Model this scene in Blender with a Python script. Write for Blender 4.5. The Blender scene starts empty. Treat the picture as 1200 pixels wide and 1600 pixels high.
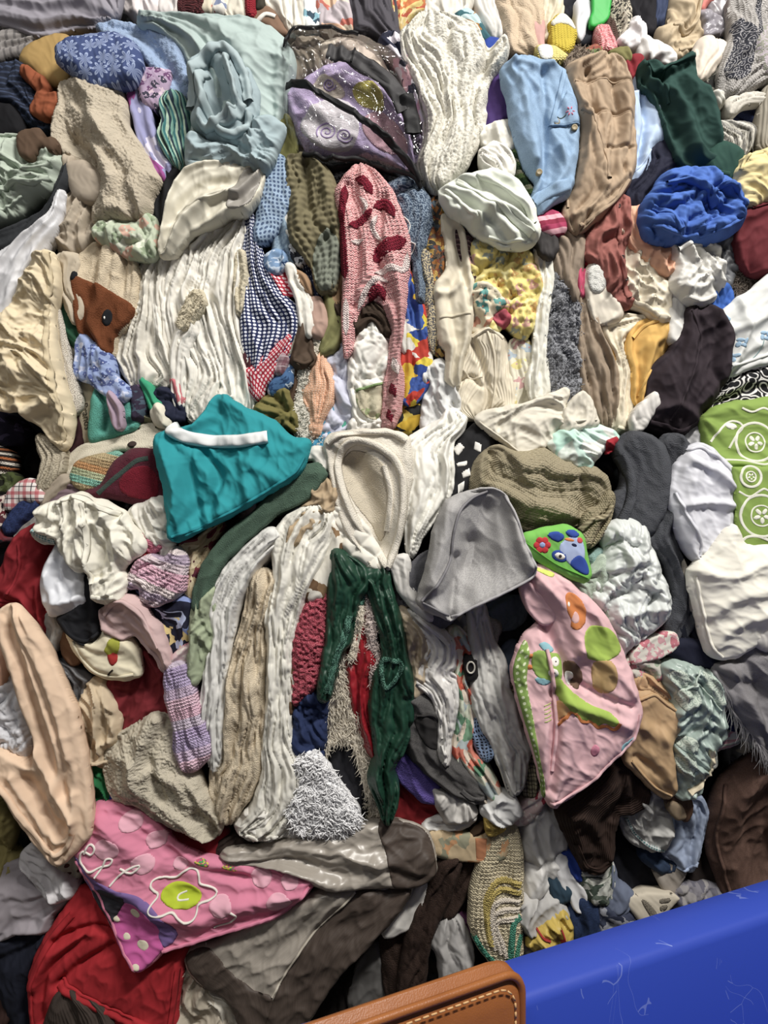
import bpy, math, random
import numpy as np
from mathutils import Vector

S = bpy.context.scene
# ---------------------------------------------------------------- camera, light, exposure
D, ZC, PX = 2.0, 1.45, 600.0          # camera stands 2 m from the bale wall, lens 1.45 m up; 600 units of the layout = 1 m
cam_d = bpy.data.cameras.new('camera'); cam = bpy.data.objects.new('camera', cam_d)
S.collection.objects.link(cam); cam.location = (0, -D, ZC); cam.rotation_euler = (math.pi/2, 0, 0)
cam_d.sensor_fit = 'HORIZONTAL'; cam_d.sensor_width = 36; cam_d.lens = 36.0; cam_d.clip_start = .02
S.camera = cam
wd = bpy.data.worlds.new('world'); S.world = wd; wd.use_nodes = True
wd.node_tree.nodes['Background'].inputs[0].default_value = (1.0, .97, .93, 1)
wd.node_tree.nodes['Background'].inputs[1].default_value = 0.085
def area(name, loc, aim, sx, sy, watts, col):
    l = bpy.data.lights.new(name, 'AREA'); l.shape = 'RECTANGLE'; l.size = sx; l.size_y = sy
    l.energy = watts; l.color = col
    o = bpy.data.objects.new(name, l); S.collection.objects.link(o); o.location = loc
    o.rotation_euler = (Vector(aim) - Vector(loc)).to_track_quat('-Z', 'Y').to_euler()
    return o
area('ceiling_lamp_light', (1.35, -2.3, 4.3), (0.1, 0, 1.2), 1.3, .22, 165, (1, .965, .91))
area('ceiling_lamp_light', (-1.2, -3.0, 4.3), (-.1, 0, 1.1), 1.3, .22, 28, (1, .965, .91))
S.view_settings.view_transform = 'Standard'; S.view_settings.look = 'None'
S.view_settings.gamma = 1; S.view_settings.use_curve_mapping = False
S.view_settings.exposure = 0.25

# ---------------------------------------------------------------- helpers
rng = np.random.RandomState(7)
PERM = np.concatenate([rng.permutation(256)]*2)
GA = np.arange(16)*(2*np.pi/16); GX, GY = np.cos(GA), np.sin(GA)
def noise(x, y, seed=0):
    x = np.asarray(x, float) + seed*17.31; y = np.asarray(y, float) + seed*9.77
    xi = np.floor(x).astype(int); yi = np.floor(y).astype(int); fx = x-xi; fy = y-yi
    u = fx*fx*fx*(fx*(fx*6-15)+10); v = fy*fy*fy*(fy*(fy*6-15)+10)
    def g(ix, iy, dx, dy):
        h = PERM[PERM[ix & 255] + (iy & 255)] & 15
        return GX[h]*dx + GY[h]*dy
    a = g(xi, yi, fx, fy); b = g(xi+1, yi, fx-1, fy); c = g(xi, yi+1, fx, fy-1); d = g(xi+1, yi+1, fx-1, fy-1)
    return (a + u*(b-a) + v*((c + u*(d-c)) - (a + u*(b-a))))*1.45
def pts(s):
    return np.array([[float(v) for v in p.split(',')] for p in s.split()])
def smooth(P, closed=True, k=5):
    n = len(P); out = []
    for i in range(n if closed else n-1):
        if closed: p0, p1, p2, p3 = P[i-1], P[i], P[(i+1) % n], P[(i+2) % n]
        else: p0, p1, p2, p3 = P[max(i-1, 0)], P[i], P[i+1], P[min(i+2, n-1)]
        l = np.linalg.norm(p2-p1)+1e-6
        m1 = (p2-p0); m1 = m1/(np.linalg.norm(m1)+1e-6)*min(l, np.linalg.norm(p1-p0)+l*.3)*.8
        m2 = (p3-p1); m2 = m2/(np.linalg.norm(m2)+1e-6)*min(l, np.linalg.norm(p3-p2)+l*.3)*.8
        for t in np.arange(k)/k:
            h1 = 2*t**3-3*t*t+1; h2 = -2*t**3+3*t*t; h3 = t**3-2*t*t+t; h4 = t**3-t*t
            out.append(h1*p1+h2*p2+h3*m1+h4*m2)
    if not closed: out.append(P[-1])
    return np.array(out)
def seg_dist(Q, A, B):
    """distance of every Q to the nearest of the segments A-B, and that nearest point"""
    best = np.full(len(Q), 1e9); near = np.zeros((len(Q), 2))
    for a, b in zip(A, B):
        ab = b-a; L = ab.dot(ab)+1e-9
        t = np.clip(((Q-a)@ab)/L, 0, 1)
        c = a+t[:, None]*ab; d = np.hypot(*(Q-c).T)
        m = d < best; best[m] = d[m]; near[m] = c[m]
    return best, near
def inside(Q, P):
    r = np.zeros(len(Q), bool); x, y = Q.T
    for a, b in zip(P, np.roll(P, -1, 0)):
        if a[1] == b[1]: continue
        c = (a[1] > y) != (b[1] > y)
        r ^= c & (x < (b[0]-a[0])*(y-a[1])/(b[1]-a[1])+a[0])
    return r
def ss(t): t = np.clip(t, 0, 1); return t*t*(3-2*t)

# every bale bellies out between its top and its foot; rows of bales stand a little proud of the row above
ROWS = [(-60, 62, -75, 10), (62, 690, -25, 42), (690, 1300, 5, 45), (1300, 1700, -10, 30)]
def bale(y):
    y = np.asarray(y, float); r = np.zeros_like(y); w = np.zeros_like(y)
    for a, b, o, k in ROWS:
        t = np.clip((y-a)/(b-a), 0, 1)
        g = np.where((y >= a-40) & (y <= b+40), ss((y-a+40)/80)*ss((b+40-y)/80)+1e-6, 1e-9)
        r += g*(o+k*np.sin(np.pi*t)**.7); w += g
    return r/w

# ---------------------------------------------------------------- materials
SAT = .8
def lin(h):
    h = h.lstrip('#'); c = [int(h[i:i+2], 16)/255 for i in (0, 2, 4)]
    g = .3*c[0]+.59*c[1]+.11*c[2]; c = [g+(v-g)*SAT for v in c]
    return tuple(((v+.055)/1.055)**2.4 if v > .04045 else v/12.92 for v in c)+(1,)
MATS = {}
class NT:
    def __init__(s, m): s.t = m.node_tree; s.n = s.t.nodes; s.l = s.t.links
    def node(s, ty, **kw):
        n = s.n.new(ty)
        for k, v in kw.items(): setattr(n, k, v)
        return n
    def math(s, op, a, b=0.0, clamp=False):
        n = s.node('ShaderNodeMath', operation=op, use_clamp=clamp)
        for i, v in enumerate((a, b)):
            if isinstance(v, (int, float)): n.inputs[i].default_value = v
            else: s.l.new(v, n.inputs[i])
        return n.outputs[0]
    def mix(s, f, a, b):
        n = s.node('ShaderNodeMix', data_type='RGBA')
        for i, v in ((0, f), (6, a), (7, b)):
            if isinstance(v, (int, float, tuple)): n.inputs[i].default_value = v
            else: s.l.new(v, n.inputs[i])
        return n.outputs[2]
    def ramp(s, f, cols):
        n = s.node('ShaderNodeValToRGB'); n.color_ramp.interpolation = 'CONSTANT'; e = n.color_ramp.elements
        k = len(cols)
        while len(e) < k: e.new(.5)
        for i, c in enumerate(cols): e[i].position = i/k; e[i].color = lin(c)
        s.l.new(f, n.inputs[0]); return n.outputs[0]
BUMP = {'w': .25, 't': .7, 'k': .6, 'r': .5, 'n': 0, 'h': .35}
def P(kind, *cols, s=40, b='w', rough=.86, r=.3, ang=0, tr=0, sheen=0, spec=.25, warp=.0, d=.5):
    key = (kind, cols, s, b, rough, r, ang, tr, sheen, spec, warp, d)
    if key in MATS: return MATS[key]
    m = bpy.data.materials.new(kind+'_cloth'); m.use_nodes = True; N = NT(m); MATS[key] = m
    bs = N.n['Principled BSDF']; bs.inputs['Roughness'].default_value = rough
    bs.inputs['Specular IOR Level'].default_value = spec
    if sheen: bs.inputs['Sheen Weight'].default_value = sheen; bs.inputs['Sheen Roughness'].default_value = .5
    uv = N.node('ShaderNodeUVMap').outputs[0]
    mp = N.node('ShaderNodeMapping'); mp.inputs['Rotation'].default_value = (0, 0, math.radians(ang))
    N.l.new(uv, mp.inputs[0]); base = mp.outputs[0]
    def nz(scale, det=2.0, vec=None):
        n = N.node('ShaderNodeTexNoise', noise_dimensions='2D'); n.inputs['Scale'].default_value = scale
        n.inputs['Detail'].default_value = det; N.l.new(vec or base, n.inputs['Vector']); return n
    if warp:
        n = nz(14, 1); v = N.node('ShaderNodeVectorMath', operation='MULTIPLY_ADD')
        N.l.new(n.outputs['Color'], v.inputs[0]); v.inputs[1].default_value = (warp, warp, 0); N.l.new(base, v.inputs[2]); base = v.outputs[0]
    xy = N.node('ShaderNodeSeparateXYZ'); N.l.new(base, xy.inputs[0]); X, Y = xy.outputs[0], xy.outputs[1]
    def vor(scale, rand, feat='F1'):
        n = N.node('ShaderNodeTexVoronoi', voronoi_dimensions='2D', feature=feat); n.inputs['Scale'].default_value = scale
        n.inputs['Randomness'].default_value = rand; N.l.new(base, n.inputs['Vector']); return n
    fr = lambda v, k: N.math('FRACT', N.math('MULTIPLY', v, k))
    c0 = lin(cols[0])
    if kind == 'plain': col = c0
    elif kind == 'heather':
        col = N.mix(N.math('GREATER_THAN', nz(s*10, 3).outputs[0], .5), c0, lin(cols[1]))
    elif kind == 'dots':
        v = vor(s, 0); col = N.mix(N.math('LESS_THAN', v.outputs['Distance'], r), c0, lin(cols[1]))
    elif kind == 'check':
        a = N.math('LESS_THAN', fr(X, s), .5); c = N.math('LESS_THAN', fr(Y, s), .5)
        col = N.mix(N.math('MULTIPLY', N.math('ADD', a, c), .5), c0, lin(cols[1]))
    elif kind == 'plaid':
        col = c0
        for ax, o in ((X, 0), (Y, .37)):
            f = fr(N.math('ADD', ax, o/s), s)
            col = N.mix(N.math('MULTIPLY', N.math('LESS_THAN', f, .28), .65), col, lin(cols[1]))
            g = N.math('LESS_THAN', N.math('ABSOLUTE', N.math('SUBTRACT', f, .6)), .05)
            col = N.mix(N.math('MULTIPLY', g, .8), col, lin(cols[2]))
    elif kind == 'stripes': col = N.ramp(fr(X, s), cols)
    elif kind == 'blob': 
        n = nz(s*1.5, 2); v = N.node('ShaderNodeVectorMath', operation='MULTIPLY_ADD'); N.l.new(n.outputs['Color'], v.inputs[0])
        v.inputs[1].default_value = (.9/s, .9/s, 0); N.l.new(base, v.inputs[2]); base = v.outputs[0]
        sc = N.node('ShaderNodeSeparateColor'); N.l.new(vor(s*1.7, 1).outputs['Color'], sc.inputs[0]); col = N.ramp(sc.outputs[0], cols)
    elif kind == 'flor':
        v = vor(s, .9); sc = N.node('ShaderNodeSeparateColor'); N.l.new(v.outputs['Color'], sc.inputs[0])
        n2 = nz(s*2.6, 1)
        dist = N.math('ADD', v.outputs['Distance'], N.math('MULTIPLY', N.math('SUBTRACT', n2.outputs[0], .5), 1.1))
        pet = N.ramp(sc.outputs[0], cols[1:])
        col = N.mix(N.math('LESS_THAN', dist, d*.62), c0, pet)
        if len(cols) > 2:
            ctr = N.math('LESS_THAN', v.outputs['Distance'], d*.13); col = N.mix(ctr, col, lin(cols[-1]))
    elif kind == 'star':
        v = vor(s, .45); pv = N.node('ShaderNodeVectorMath', operation='SUBTRACT'); 
        sv = N.node('ShaderNodeVectorMath', operation='SCALE'); N.l.new(base, sv.inputs[0]); sv.inputs['Scale'].default_value = s
        sp = N.node('ShaderNodeVectorMath', operation='SCALE'); N.l.new(v.outputs['Position'], sp.inputs[0]); sp.inputs['Scale'].default_value = s
        N.l.new(sv.outputs[0], pv.inputs[0]); N.l.new(sp.outputs[0], pv.inputs[1])
        q = N.node('ShaderNodeSeparateXYZ'); N.l.new(pv.outputs[0], q.inputs[0])
        an = N.math('ARCTAN2', q.outputs[1], q.outputs[0])
        pet = N.math('ADD', N.math('MULTIPLY', N.math('ABSOLUTE', N.math('COSINE', N.math('MULTIPLY', an, 3.5))), .5), .05)
        rad = N.math('SUBTRACT', pet, v.outputs['Distance'])
        col = N.mix(N.math('MULTIPLY', N.math('GREATER_THAN', rad, 0), .8), c0, lin(cols[1]))
        inn = N.math('GREATER_THAN', rad, .13); col = N.mix(N.math('MULTIPLY', inn, .6), col, c0)
    elif kind == 'rings':
        v = vor(s, .75); f = fr(v.outputs['Distance'], 3.2)
        col = N.mix(N.math('LESS_THAN', f, r), c0, lin(cols[1]))
        if len(cols) > 2:
            col = N.mix(N.math('LESS_THAN', v.outputs['Distance'], .14), col, lin(cols[2]))
    elif kind == 'grain':
        mp2 = N.node('ShaderNodeMapping'); mp2.inputs['Scale'].default_value = (1, .06, 1); N.l.new(base, mp2.inputs[0])
        col = N.mix(nz(s*8, 2, mp2.outputs[0]).outputs[0], c0, lin(cols[1]))
    # slight unevenness of dye and wear
    n = nz(9, 3); f = N.math('MULTIPLY_ADD', n.outputs[0], .22); 
    f.node.inputs[2].default_value = .89
    hs = N.node('ShaderNodeHueSaturation'); N.l.new(f, hs.inputs['Value'])
    if isinstance(col, tuple): hs.inputs['Color'].default_value = col
    else: N.l.new(col, hs.inputs['Color'])
    N.l.new(hs.outputs[0], bs.inputs['Base Color'])
    if b != 'n':
        bp = N.node('ShaderNodeBump'); bp.inputs['Strength'].default_value = BUMP[b]
        if b == 'w': h = nz(900, 1).outputs[0]; bp.inputs['Distance'].default_value = .0012
        elif b == 't':
            n1 = nz(330, 3); h = n1.outputs[0]; bp.inputs['Distance'].default_value = .004
        elif b == 'h':
            n1 = nz(160, 3); h = n1.outputs[0]; bp.inputs['Distance'].default_value = .004
        elif b == 'k':
            a = N.math('SINE', N.math('MULTIPLY', N.math('ADD', Y, N.math('MULTIPLY', N.math('PINGPONG', X, .004), .9)), 1100))
            c = N.math('SINE', N.math('MULTIPLY', X, 785)); h = N.math('ADD', a, N.math('MULTIPLY', c, .8)); bp.inputs['Distance'].default_value = .002
        elif b == 'r': h = N.math('SINE', N.math('MULTIPLY', X, 900)); bp.inputs['Distance'].default_value = .0018
        N.l.new(h, bp.inputs['Height']); N.l.new(bp.outputs[0], bs.inputs['Normal'])
    if tr:
        bs.inputs['Alpha'].default_value = 1-tr
    return m
def mat(c):
    return P('plain', c) if isinstance(c, str) else c
sat = lambda c, rough=.33, **k: P('plain', c, rough=rough, b='n', spec=.5, **k)
fle = lambda c, **k: P('plain', c, b='t', rough=.95, spec=.1, sheen=.06, **k)
film_m = None

# ---------------------------------------------------------------- building
def link_mesh(name, V, F, m, uv=None, parent=None, org=None, smooth_=True):
    """V world coordinates, F list of arrays of quads/tris"""
    me = bpy.data.meshes.new(name)
    V = np.asarray(V, float)
    if org is None: org = V.mean(0)
    L = V-org
    quads = [f for f in F if len(f)]
    loops = np.concatenate([f.ravel() for f in quads]); tot = np.concatenate([np.full(len(f), f.shape[1]) for f in quads])
    st = np.concatenate([[0], np.cumsum(tot)[:-1]])
    me.vertices.add(len(L)); me.vertices.foreach_set('co', L.ravel().astype(np.float32))
    me.loops.add(len(loops)); me.loops.foreach_set('vertex_index', loops.astype(np.int32))
    me.polygons.add(len(tot)); me.polygons.foreach_set('loop_start', st.astype(np.int32))
    if uv is not None:
        l = me.uv_layers.new(name='UVMap'); l.data.foreach_set('uv', np.asarray(uv)[loops].ravel().astype(np.float32))
    me.update(calc_edges=True); me.validate()
    me.polygons.foreach_set('use_smooth', np.full(len(me.polygons), smooth_))
    me.materials.append(m)
    o = bpy.data.objects.new(name, me); S.collection.objects.link(o)
    if parent is not None: o.parent = parent; o.location = Vector(org)-Vector(parent['_o'])
    else: o.location = org
    return o
SURF = {}; HK = .72
def grid_of(Pl, g):
    lo = Pl.min(0)-g; hi = Pl.max(0)+g
    xs = np.arange(lo[0], hi[0]+g, g); ys = np.arange(lo[1], hi[1]+g, g)
    gx, gy = np.meshgrid(xs, ys); Q = np.stack([gx.ravel(), gy.ravel()], 1)
    ins = inside(Q, Pl); nx = len(xs)
    i = (np.arange(len(ys)-1)[:, None]*nx+np.arange(nx-1)).ravel()
    cells = np.stack([i, i+nx, i+nx+1, i+1], 1)
    cells = cells[ins[cells].sum(1) >= 2]
    used = np.unique(cells); re = np.full(len(Q), -1); re[used] = np.arange(len(used))
    Q = Q[used]; ins = ins[used]; cells = re[cells]
    A, B = Pl, np.roll(Pl, -1, 0)
    d, near = seg_dist(Q, A, B)
    out = ~ins; Q[out] = near[out]; d[out] = 0
    cl = (~out) & (d < g*.35); Q[cl] = near[cl]; d[cl] = 0
    return Q, cells, d
def rim_edges(cells):
    e = np.concatenate([cells[:, [k, (k+1) % 4]] for k in range(4)])
    key = np.sort(e, 1); _, idx, cnt = np.unique(key[:, 0]*10_000_000+key[:, 1], return_index=True, return_counts=True)
    return e[idx[cnt == 1]]
NS = [0]
class Cloth:
    """height of one garment over the wall at any point of the layout (all in layout units)"""
    def __init__(s, Pl, b, H, st, a, A, n, r, folds, kn, fz):
        s.P = Pl; s.b = b; s.H = H; s.st = st; s.A = A; s.seed = NS[0]; NS[0] += 1
        s.dir = np.array([math.cos(math.radians(a)), math.sin(math.radians(a))]); s.per = np.array([-s.dir[1], s.dir[0]])
        pr = Pl@s.dir; i, j = pr.argmin(), pr.argmax(); N = len(Pl)
        R = [Pl[(i+k) % N] for k in range((j-i) % N+1)]; L = [Pl[(j+k) % N] for k in range((i-j) % N+1)]
        s.R, s.L = np.array(R), np.array(L)
        q = Pl@s.per; s.W = max(12, (q.max()-q.min())*.8)
        s.n = n or max(1.2, s.W/26); s.folds = [(smooth(pts(f[0]), False, 4), f[1], f[2]) for f in folds]
        s.ck = 0 if (kn or fz) else 1; s.kn = kn; s.fz = fz; s.r = r; s.c = Pl.mean(0)
        x0, y0 = Pl.min(0); x1, y1 = Pl.max(0)
        gx, gy = np.meshgrid(np.linspace(x0, x1, 18), np.linspace(y0, y1, 18)); Q = np.stack([gx.ravel(), gy.ravel()], 1)
        Q = Q[inside(Q, Pl)]; s.md = seg_dist(Q, Pl, np.roll(Pl, -1, 0))[0].max() if len(Q) else 6
        s.md = max(s.md, 3)
        if s.r is None: s.r = min(20, s.md*.55)
        s.r = min(s.r, s.md)
    def uv(s, Q):
        if s.st in 'vd':
            dl = seg_dist(Q, s.L[:-1], s.L[1:])[0]; dr = seg_dist(Q, s.R[:-1], s.R[1:])[0]
            u = dl/(dl+dr+1e-6)
        else: u = ((Q-s.c)@s.per)/s.W+.5
        return u, (Q-s.c)@s.dir
    def h(s, Q, d=None, uvv=None):
        if d is None:
            d = seg_dist(Q, s.P, np.roll(s.P, -1, 0))[0]; d[~inside(Q, s.P)] = 0
        u, v = uvv if uvv else s.uv(Q)
        sd = s.seed; x, y = Q.T; A = s.A
        t = np.clip(d/s.r, 0, 1); base = HK*s.H*np.sqrt(np.maximum(0, 1-(1-t)**2))
        cx = (Q-s.c)@s.per
        ab = lambda n, p=.75: np.abs(n)**p
        if s.st == 'v':
            X = u*s.n+.55*noise(v/95, u*s.n*.35, sd)+.18*noise(v/34, u*s.n, sd+3)
            f = 1.25*ab(noise(X, v/170+.5, sd+1))+.55*ab(noise(X*2.15, v/75, sd+2))+.16*ab(noise(cx/15, v/26, sd+5))
            f = f-.5
        elif s.st == 'd':
            X = u*s.n+.6*noise(v/120, u*s.n*.4, sd)
            f = 1.1*noise(X*.9, v/260, sd+1)+.25*noise(X*2, v/110, sd+2)+.2*noise(cx/60, v/60, sd+4)
            f += .2*np.maximum(0, 1-2*np.abs(noise(cx/24, v/40, sd+7)))**1.5-.25*ab(noise(cx/38, v/80, sd+8), .6)
        elif s.st == 'c':
            wx = 22*noise(x/55, y/55, sd); wy = 22*noise(x/55, y/55, sd+4)
            a_, b_ = (cx+wx)*1.15, (v+wy)*.8
            f = 1.1*ab(noise(a_/44, b_/44, sd+1), .65)+.6*ab(noise(a_/21, b_/21, sd+2), .7)+.24*ab(noise(a_/9, b_/9, sd+3))-.5
        elif s.st == 'r':
            wx = 26*noise(x/70, y/70, sd); wy = 26*noise(x/70, y/70, sd+4)
            a_, b_ = (cx+wx)*1.25, (v+wy)*.6
            rg = lambda k, q: np.maximum(0, 1-1.9*np.abs(noise(a_/k, b_/k, sd+q)))**1.6
            f = .8*rg(56, 1)+.5*rg(26, 2)+.17*rg(12, 3)+.6*noise(a_/75, b_/75, sd+6)-.4*ab(noise(a_/40, b_/48, sd+8), .6)-.1
        else:
            f = .7*noise(x/70, y/70, sd)+.25*noise(x/26, y/26, sd+1)+.10*(1-np.abs(noise(x/30, y/40, sd+7))*2)
            if s.st == 'q':
                k = s.n
                q1 = np.abs(np.sin(np.pi*(cx+v*.25)/k)); q2 = np.abs(np.sin(np.pi*(v-cx*.1)/(k*1.3)))
                f = f+1.1*np.minimum(q1, q2)**.5-.6
        if s.st in 'vdrcs':
            kx, ky = (cx+.3*v)/13+.8*noise(x/40, y/40, sd+23), (v*.4)/13
            f = f+s.ck*{'v': .3, 'd': .3, 'r': .4, 'c': .4, 's': .8}[s.st]*(.2*np.maximum(0, 1-2.1*np.abs(noise(kx, ky, sd+21)))**1.6-.13*np.abs(noise(kx*1.9, ky*1.7, sd+22)))
        f = f*{'v': 1.3, 'r': 1.6, 'c': 1.6, 'd': 1.3, 's': 1.35}.get(s.st, 1.)
        fade = .45+.55*ss(d/9)
        o = base+A*f*fade
        for pl, am, w in s.folds:
            dd = seg_dist(Q, pl[:-1], pl[1:])[0]; o = o+am*np.exp(-(dd/w)**2)*ss(d/6)
        if s.kn:
            k, ka = s.kn; o = o+ka*np.abs(np.sin(np.pi*u*s.W/k+.5*noise(v/20, u*4, sd)))*(.55+.45*np.sin(2*np.pi*v/(k*.9)))*ss(d/4)
        if s.fz:
            k, ka = s.fz; o = o+ka*(noise(x/k, y/k, sd+11)+.6*noise(x/k*2.1, y/k*2.1, sd+12))*ss(d/4)
        return s.b+bale(.35*y+.65*s.c[1])+o
    def world(s, Q, h):
        k = (D-(s.b+float(bale(s.c[1])))/PX)/D
        return np.stack([(Q[:, 0]-600)/PX*k, -h/PX, ZC+(800-Q[:, 1])/PX*k], 1)
def G(name, cat, label, outline, m, b=20, H=18, st='v', a=90, A=8, n=None, r=None, f=(), kn=None, fz=None, g=1.9, group=None, sh=0, wob=1.2, grow=3.5):
    if A is None: A = 8
    Pl = pts(outline)
    if not sh: Pl = smooth(Pl)
    else:
        Pl = np.concatenate([np.linspace(Pl[i], Pl[(i+1) % len(Pl)], 6)[:-1] for i in range(len(Pl))])
    if not sh and grow:
        T = np.roll(Pl, -1, 0)-np.roll(Pl, 1, 0); Nn = np.stack([T[:, 1], -T[:, 0]], 1); Nn /= np.hypot(*Nn.T)[:, None]+1e-6
        ar = np.sum(Pl[:, 0]*np.roll(Pl[:, 1], -1)-np.roll(Pl[:, 0], -1)*Pl[:, 1]); Pl = Pl+Nn*grow*np.sign(ar)
    c = Cloth(Pl, b, H, st, a, A, n, r, f, kn, fz)
    if wob:
        Pl = Pl+np.stack([noise(Pl[:, 0]/16, Pl[:, 1]/16, c.seed), noise(Pl[:, 0]/16, Pl[:, 1]/16, c.seed+50)], 1)*wob*1.8; c.P = Pl
    Q, cells, d = grid_of(Pl, g)
    uvv = c.uv(Q); h = c.h(Q, d, uvv)
    V = c.world(Q, h)
    UV = np.stack([uvv[0]*c.W/PX, uvv[1]/PX], 1)
    e = rim_edges(cells); ids = np.unique(e); re = np.full(len(Q), -1); re[ids] = np.arange(len(ids))
    n0 = len(Q); cen = Q.mean(0)
    rings = []
    F = [cells]
    prev = ids
    for k, (ins, dep) in enumerate(((.985, 7), (.95, 16), (.90, 28))):
        q = cen+(Q[ids]-cen)*ins; hb = c.b+bale(.35*q[:, 1]+.65*c.c[1])-dep
        hh = np.minimum(h[ids]-4, hb)
        rings.append(c.world(q, hh)); cur = n0+k*len(ids)+np.arange(len(ids))
        F.append(np.stack([prev[re[e[:, 1]]], prev[re[e[:, 0]]], cur[re[e[:, 0]]], cur[re[e[:, 1]]]], 1)); prev = cur
    V = np.concatenate([V]+rings+[c.world(cen[None], np.array([c.b+float(bale(c.c[1]))-31.]))]); last = len(V)-1
    F.append(np.stack([prev[re[e[:, 1]]], prev[re[e[:, 0]]], np.full(len(e), last)], 1))
    UV = np.concatenate([UV]+[UV[ids]]*3+[UV.mean(0)[None]])
    o = link_mesh(name, V, F, mat(m), UV)
    o['label'] = label; o['category'] = cat
    if group: o['group'] = group
    o['_o'] = list(o.location); SURF[o.name] = c
    return o
def part_label(o, label):
    if label: o['label'] = label
    return o
def patch(p, name, outline, m, lift=1.6, label=None, g=2.4, sm=True, wob=0, root=None, fz=None):
    """a piece of cloth, lining or print lying on the surface of garment p"""
    c = SURF[(root or p).name]
    Pl = outline if not isinstance(outline, str) else pts(outline)
    if sm: Pl = smooth(Pl, True, 4)
    Q, cells, d = grid_of(Pl, g)
    h = c.h(Q)+lift*np.minimum(1, .25+d/3)
    if fz: h = h+fz[1]*(noise(Q[:, 0]/fz[0], Q[:, 1]/fz[0], 5)+.6*noise(Q[:, 0]/fz[0]*2.1, Q[:, 1]/fz[0]*2.1, 6))*np.minimum(1, d/4)
    V = c.world(Q, h); uvv = c.uv(Q); UV = np.stack([uvv[0]*c.W/PX, uvv[1]/PX], 1)
    e = rim_edges(cells); ids = np.unique(e); re = np.full(len(Q), -1); re[ids] = np.arange(len(ids)); n0 = len(Q)
    V = np.concatenate([V, c.world(Q[ids], h[ids]-lift-3)]); UV = np.concatenate([UV, UV[ids]]); cur = n0+np.arange(len(ids))
    F = [cells, np.stack([e[:, 1], e[:, 0], cur[re[e[:, 0]]], cur[re[e[:, 1]]]], 1)]
    o = link_mesh(name, V, F, mat(m), UV, parent=p); o['_o'] = [a+b for a, b in zip(p['_o'], o.location)]
    return part_label(o, label)
def ellipse(x, y, rx, ry=None, a=0, k=20):
    t = np.arange(k)/k*2*np.pi; ry = ry or rx; a = math.radians(a)
    X, Y = rx*np.cos(t), ry*np.sin(t)
    return np.stack([x+X*math.cos(a)-Y*math.sin(a), y+X*math.sin(a)+Y*math.cos(a)], 1)
def band(p, name, line, w, m, lift=3, label=None, closed=False, root=None, flat=.6, step=3.0, wob=0, taper=False, rel=True, dep=None):
    """hem, piping, strap or cord that runs over garment p: a rounded strip along a line"""
    c = SURF[(root or p).name]
    L = smooth(pts(line) if isinstance(line, str) else np.array(line, float), closed, 8)
    if closed: L = np.concatenate([L, L[:1]])
    ln = np.concatenate([[0], np.cumsum(np.hypot(*np.diff(L, axis=0).T))]); k = max(3, int(ln[-1]/step))
    t = np.linspace(0, ln[-1], k); L = np.stack([np.interp(t, ln, L[:, 0]), np.interp(t, ln, L[:, 1])], 1)
    T = np.gradient(L, axis=0); T /= np.hypot(*T.T)[:, None]+1e-9; Nn = np.stack([-T[:, 1], T[:, 0]], 1)
    if wob: L = L+Nn*(noise(t/9, t*0, 3)*wob)[:, None]
    K = 9; V = []; UV = []
    ww = np.full(k, w/2.)
    if taper: ww = ww*np.minimum(1, .15+np.minimum(t, t[-1]-t)/12)
    h0 = c.h(L) if dep is None else np.interp(np.linspace(0, 1, k), np.linspace(0, 1, len(dep)), dep)+c.b+float(bale(c.c[1]))
    for i in range(K):
        s_ = -1+2*i/(K-1); q = L+Nn*(ww*s_)[:, None]
        hq = c.h(q) if (w > 7 and dep is None) else h0
        up = lift*math.sqrt(max(0, 1-abs(s_)**3))-(1.5 if abs(s_) > .99 else 0)
        V.append(c.world(q, hq*.75+h0*.25+up)); UV.append(np.stack([np.full(k, s_*w/2/PX), t/PX], 1))
    bk = c.world(L, h0-3); V.append(bk); UV.append(UV[4])
    V = np.concatenate(V); UV = np.concatenate(UV); K += 1
    i = np.arange(k-1); F = []
    for j in range(K):
        j2 = (j+1) % K
        F.append(np.stack([j*k+i, j*k+i+1, j2*k+i+1, j2*k+i], 1)[:, ::-1])
    o = link_mesh(name, V, F, mat(m), UV, parent=p); o['_o'] = [a+b for a, b in zip(p['_o'], o.location)]
    return part_label(o, label)
def disc(p, name, x, y, r, m, lift=4, label=None, root=None):
    c = SURF[(root or p).name]; k = 16; h = float(c.h(np.array([[x, y]]))[0]); V = []; 
    prof = ((1.0, -3), (1.0, .6), (.86, 1.), (.6, .8), (.3, .75))
    for rr, hh in prof:
        e = ellipse(x, y, r*rr, k=k); V.append(c.world(e, np.full(k, h+lift*hh)))
    V.append(c.world(np.array([[x, y]]), np.array([h+lift*.75]))); V = np.concatenate(V); F = []
    i = np.arange(k); i2 = (i+1) % k
    for j in range(len(prof)-1): F.append(np.stack([j*k+i, j*k+i2, (j+1)*k+i2, (j+1)*k+i], 1)[:, ::-1])
    j = len(prof)-1; F.append(np.stack([j*k+i, j*k+i2, np.full(k, len(V)-1)], 1)[:, ::-1])
    o = link_mesh(name, V, F, mat(m), np.zeros((len(V), 2)), parent=p); o['_o'] = [a+b for a, b in zip(p['_o'], o.location)]
    return part_label(o, label)
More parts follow.
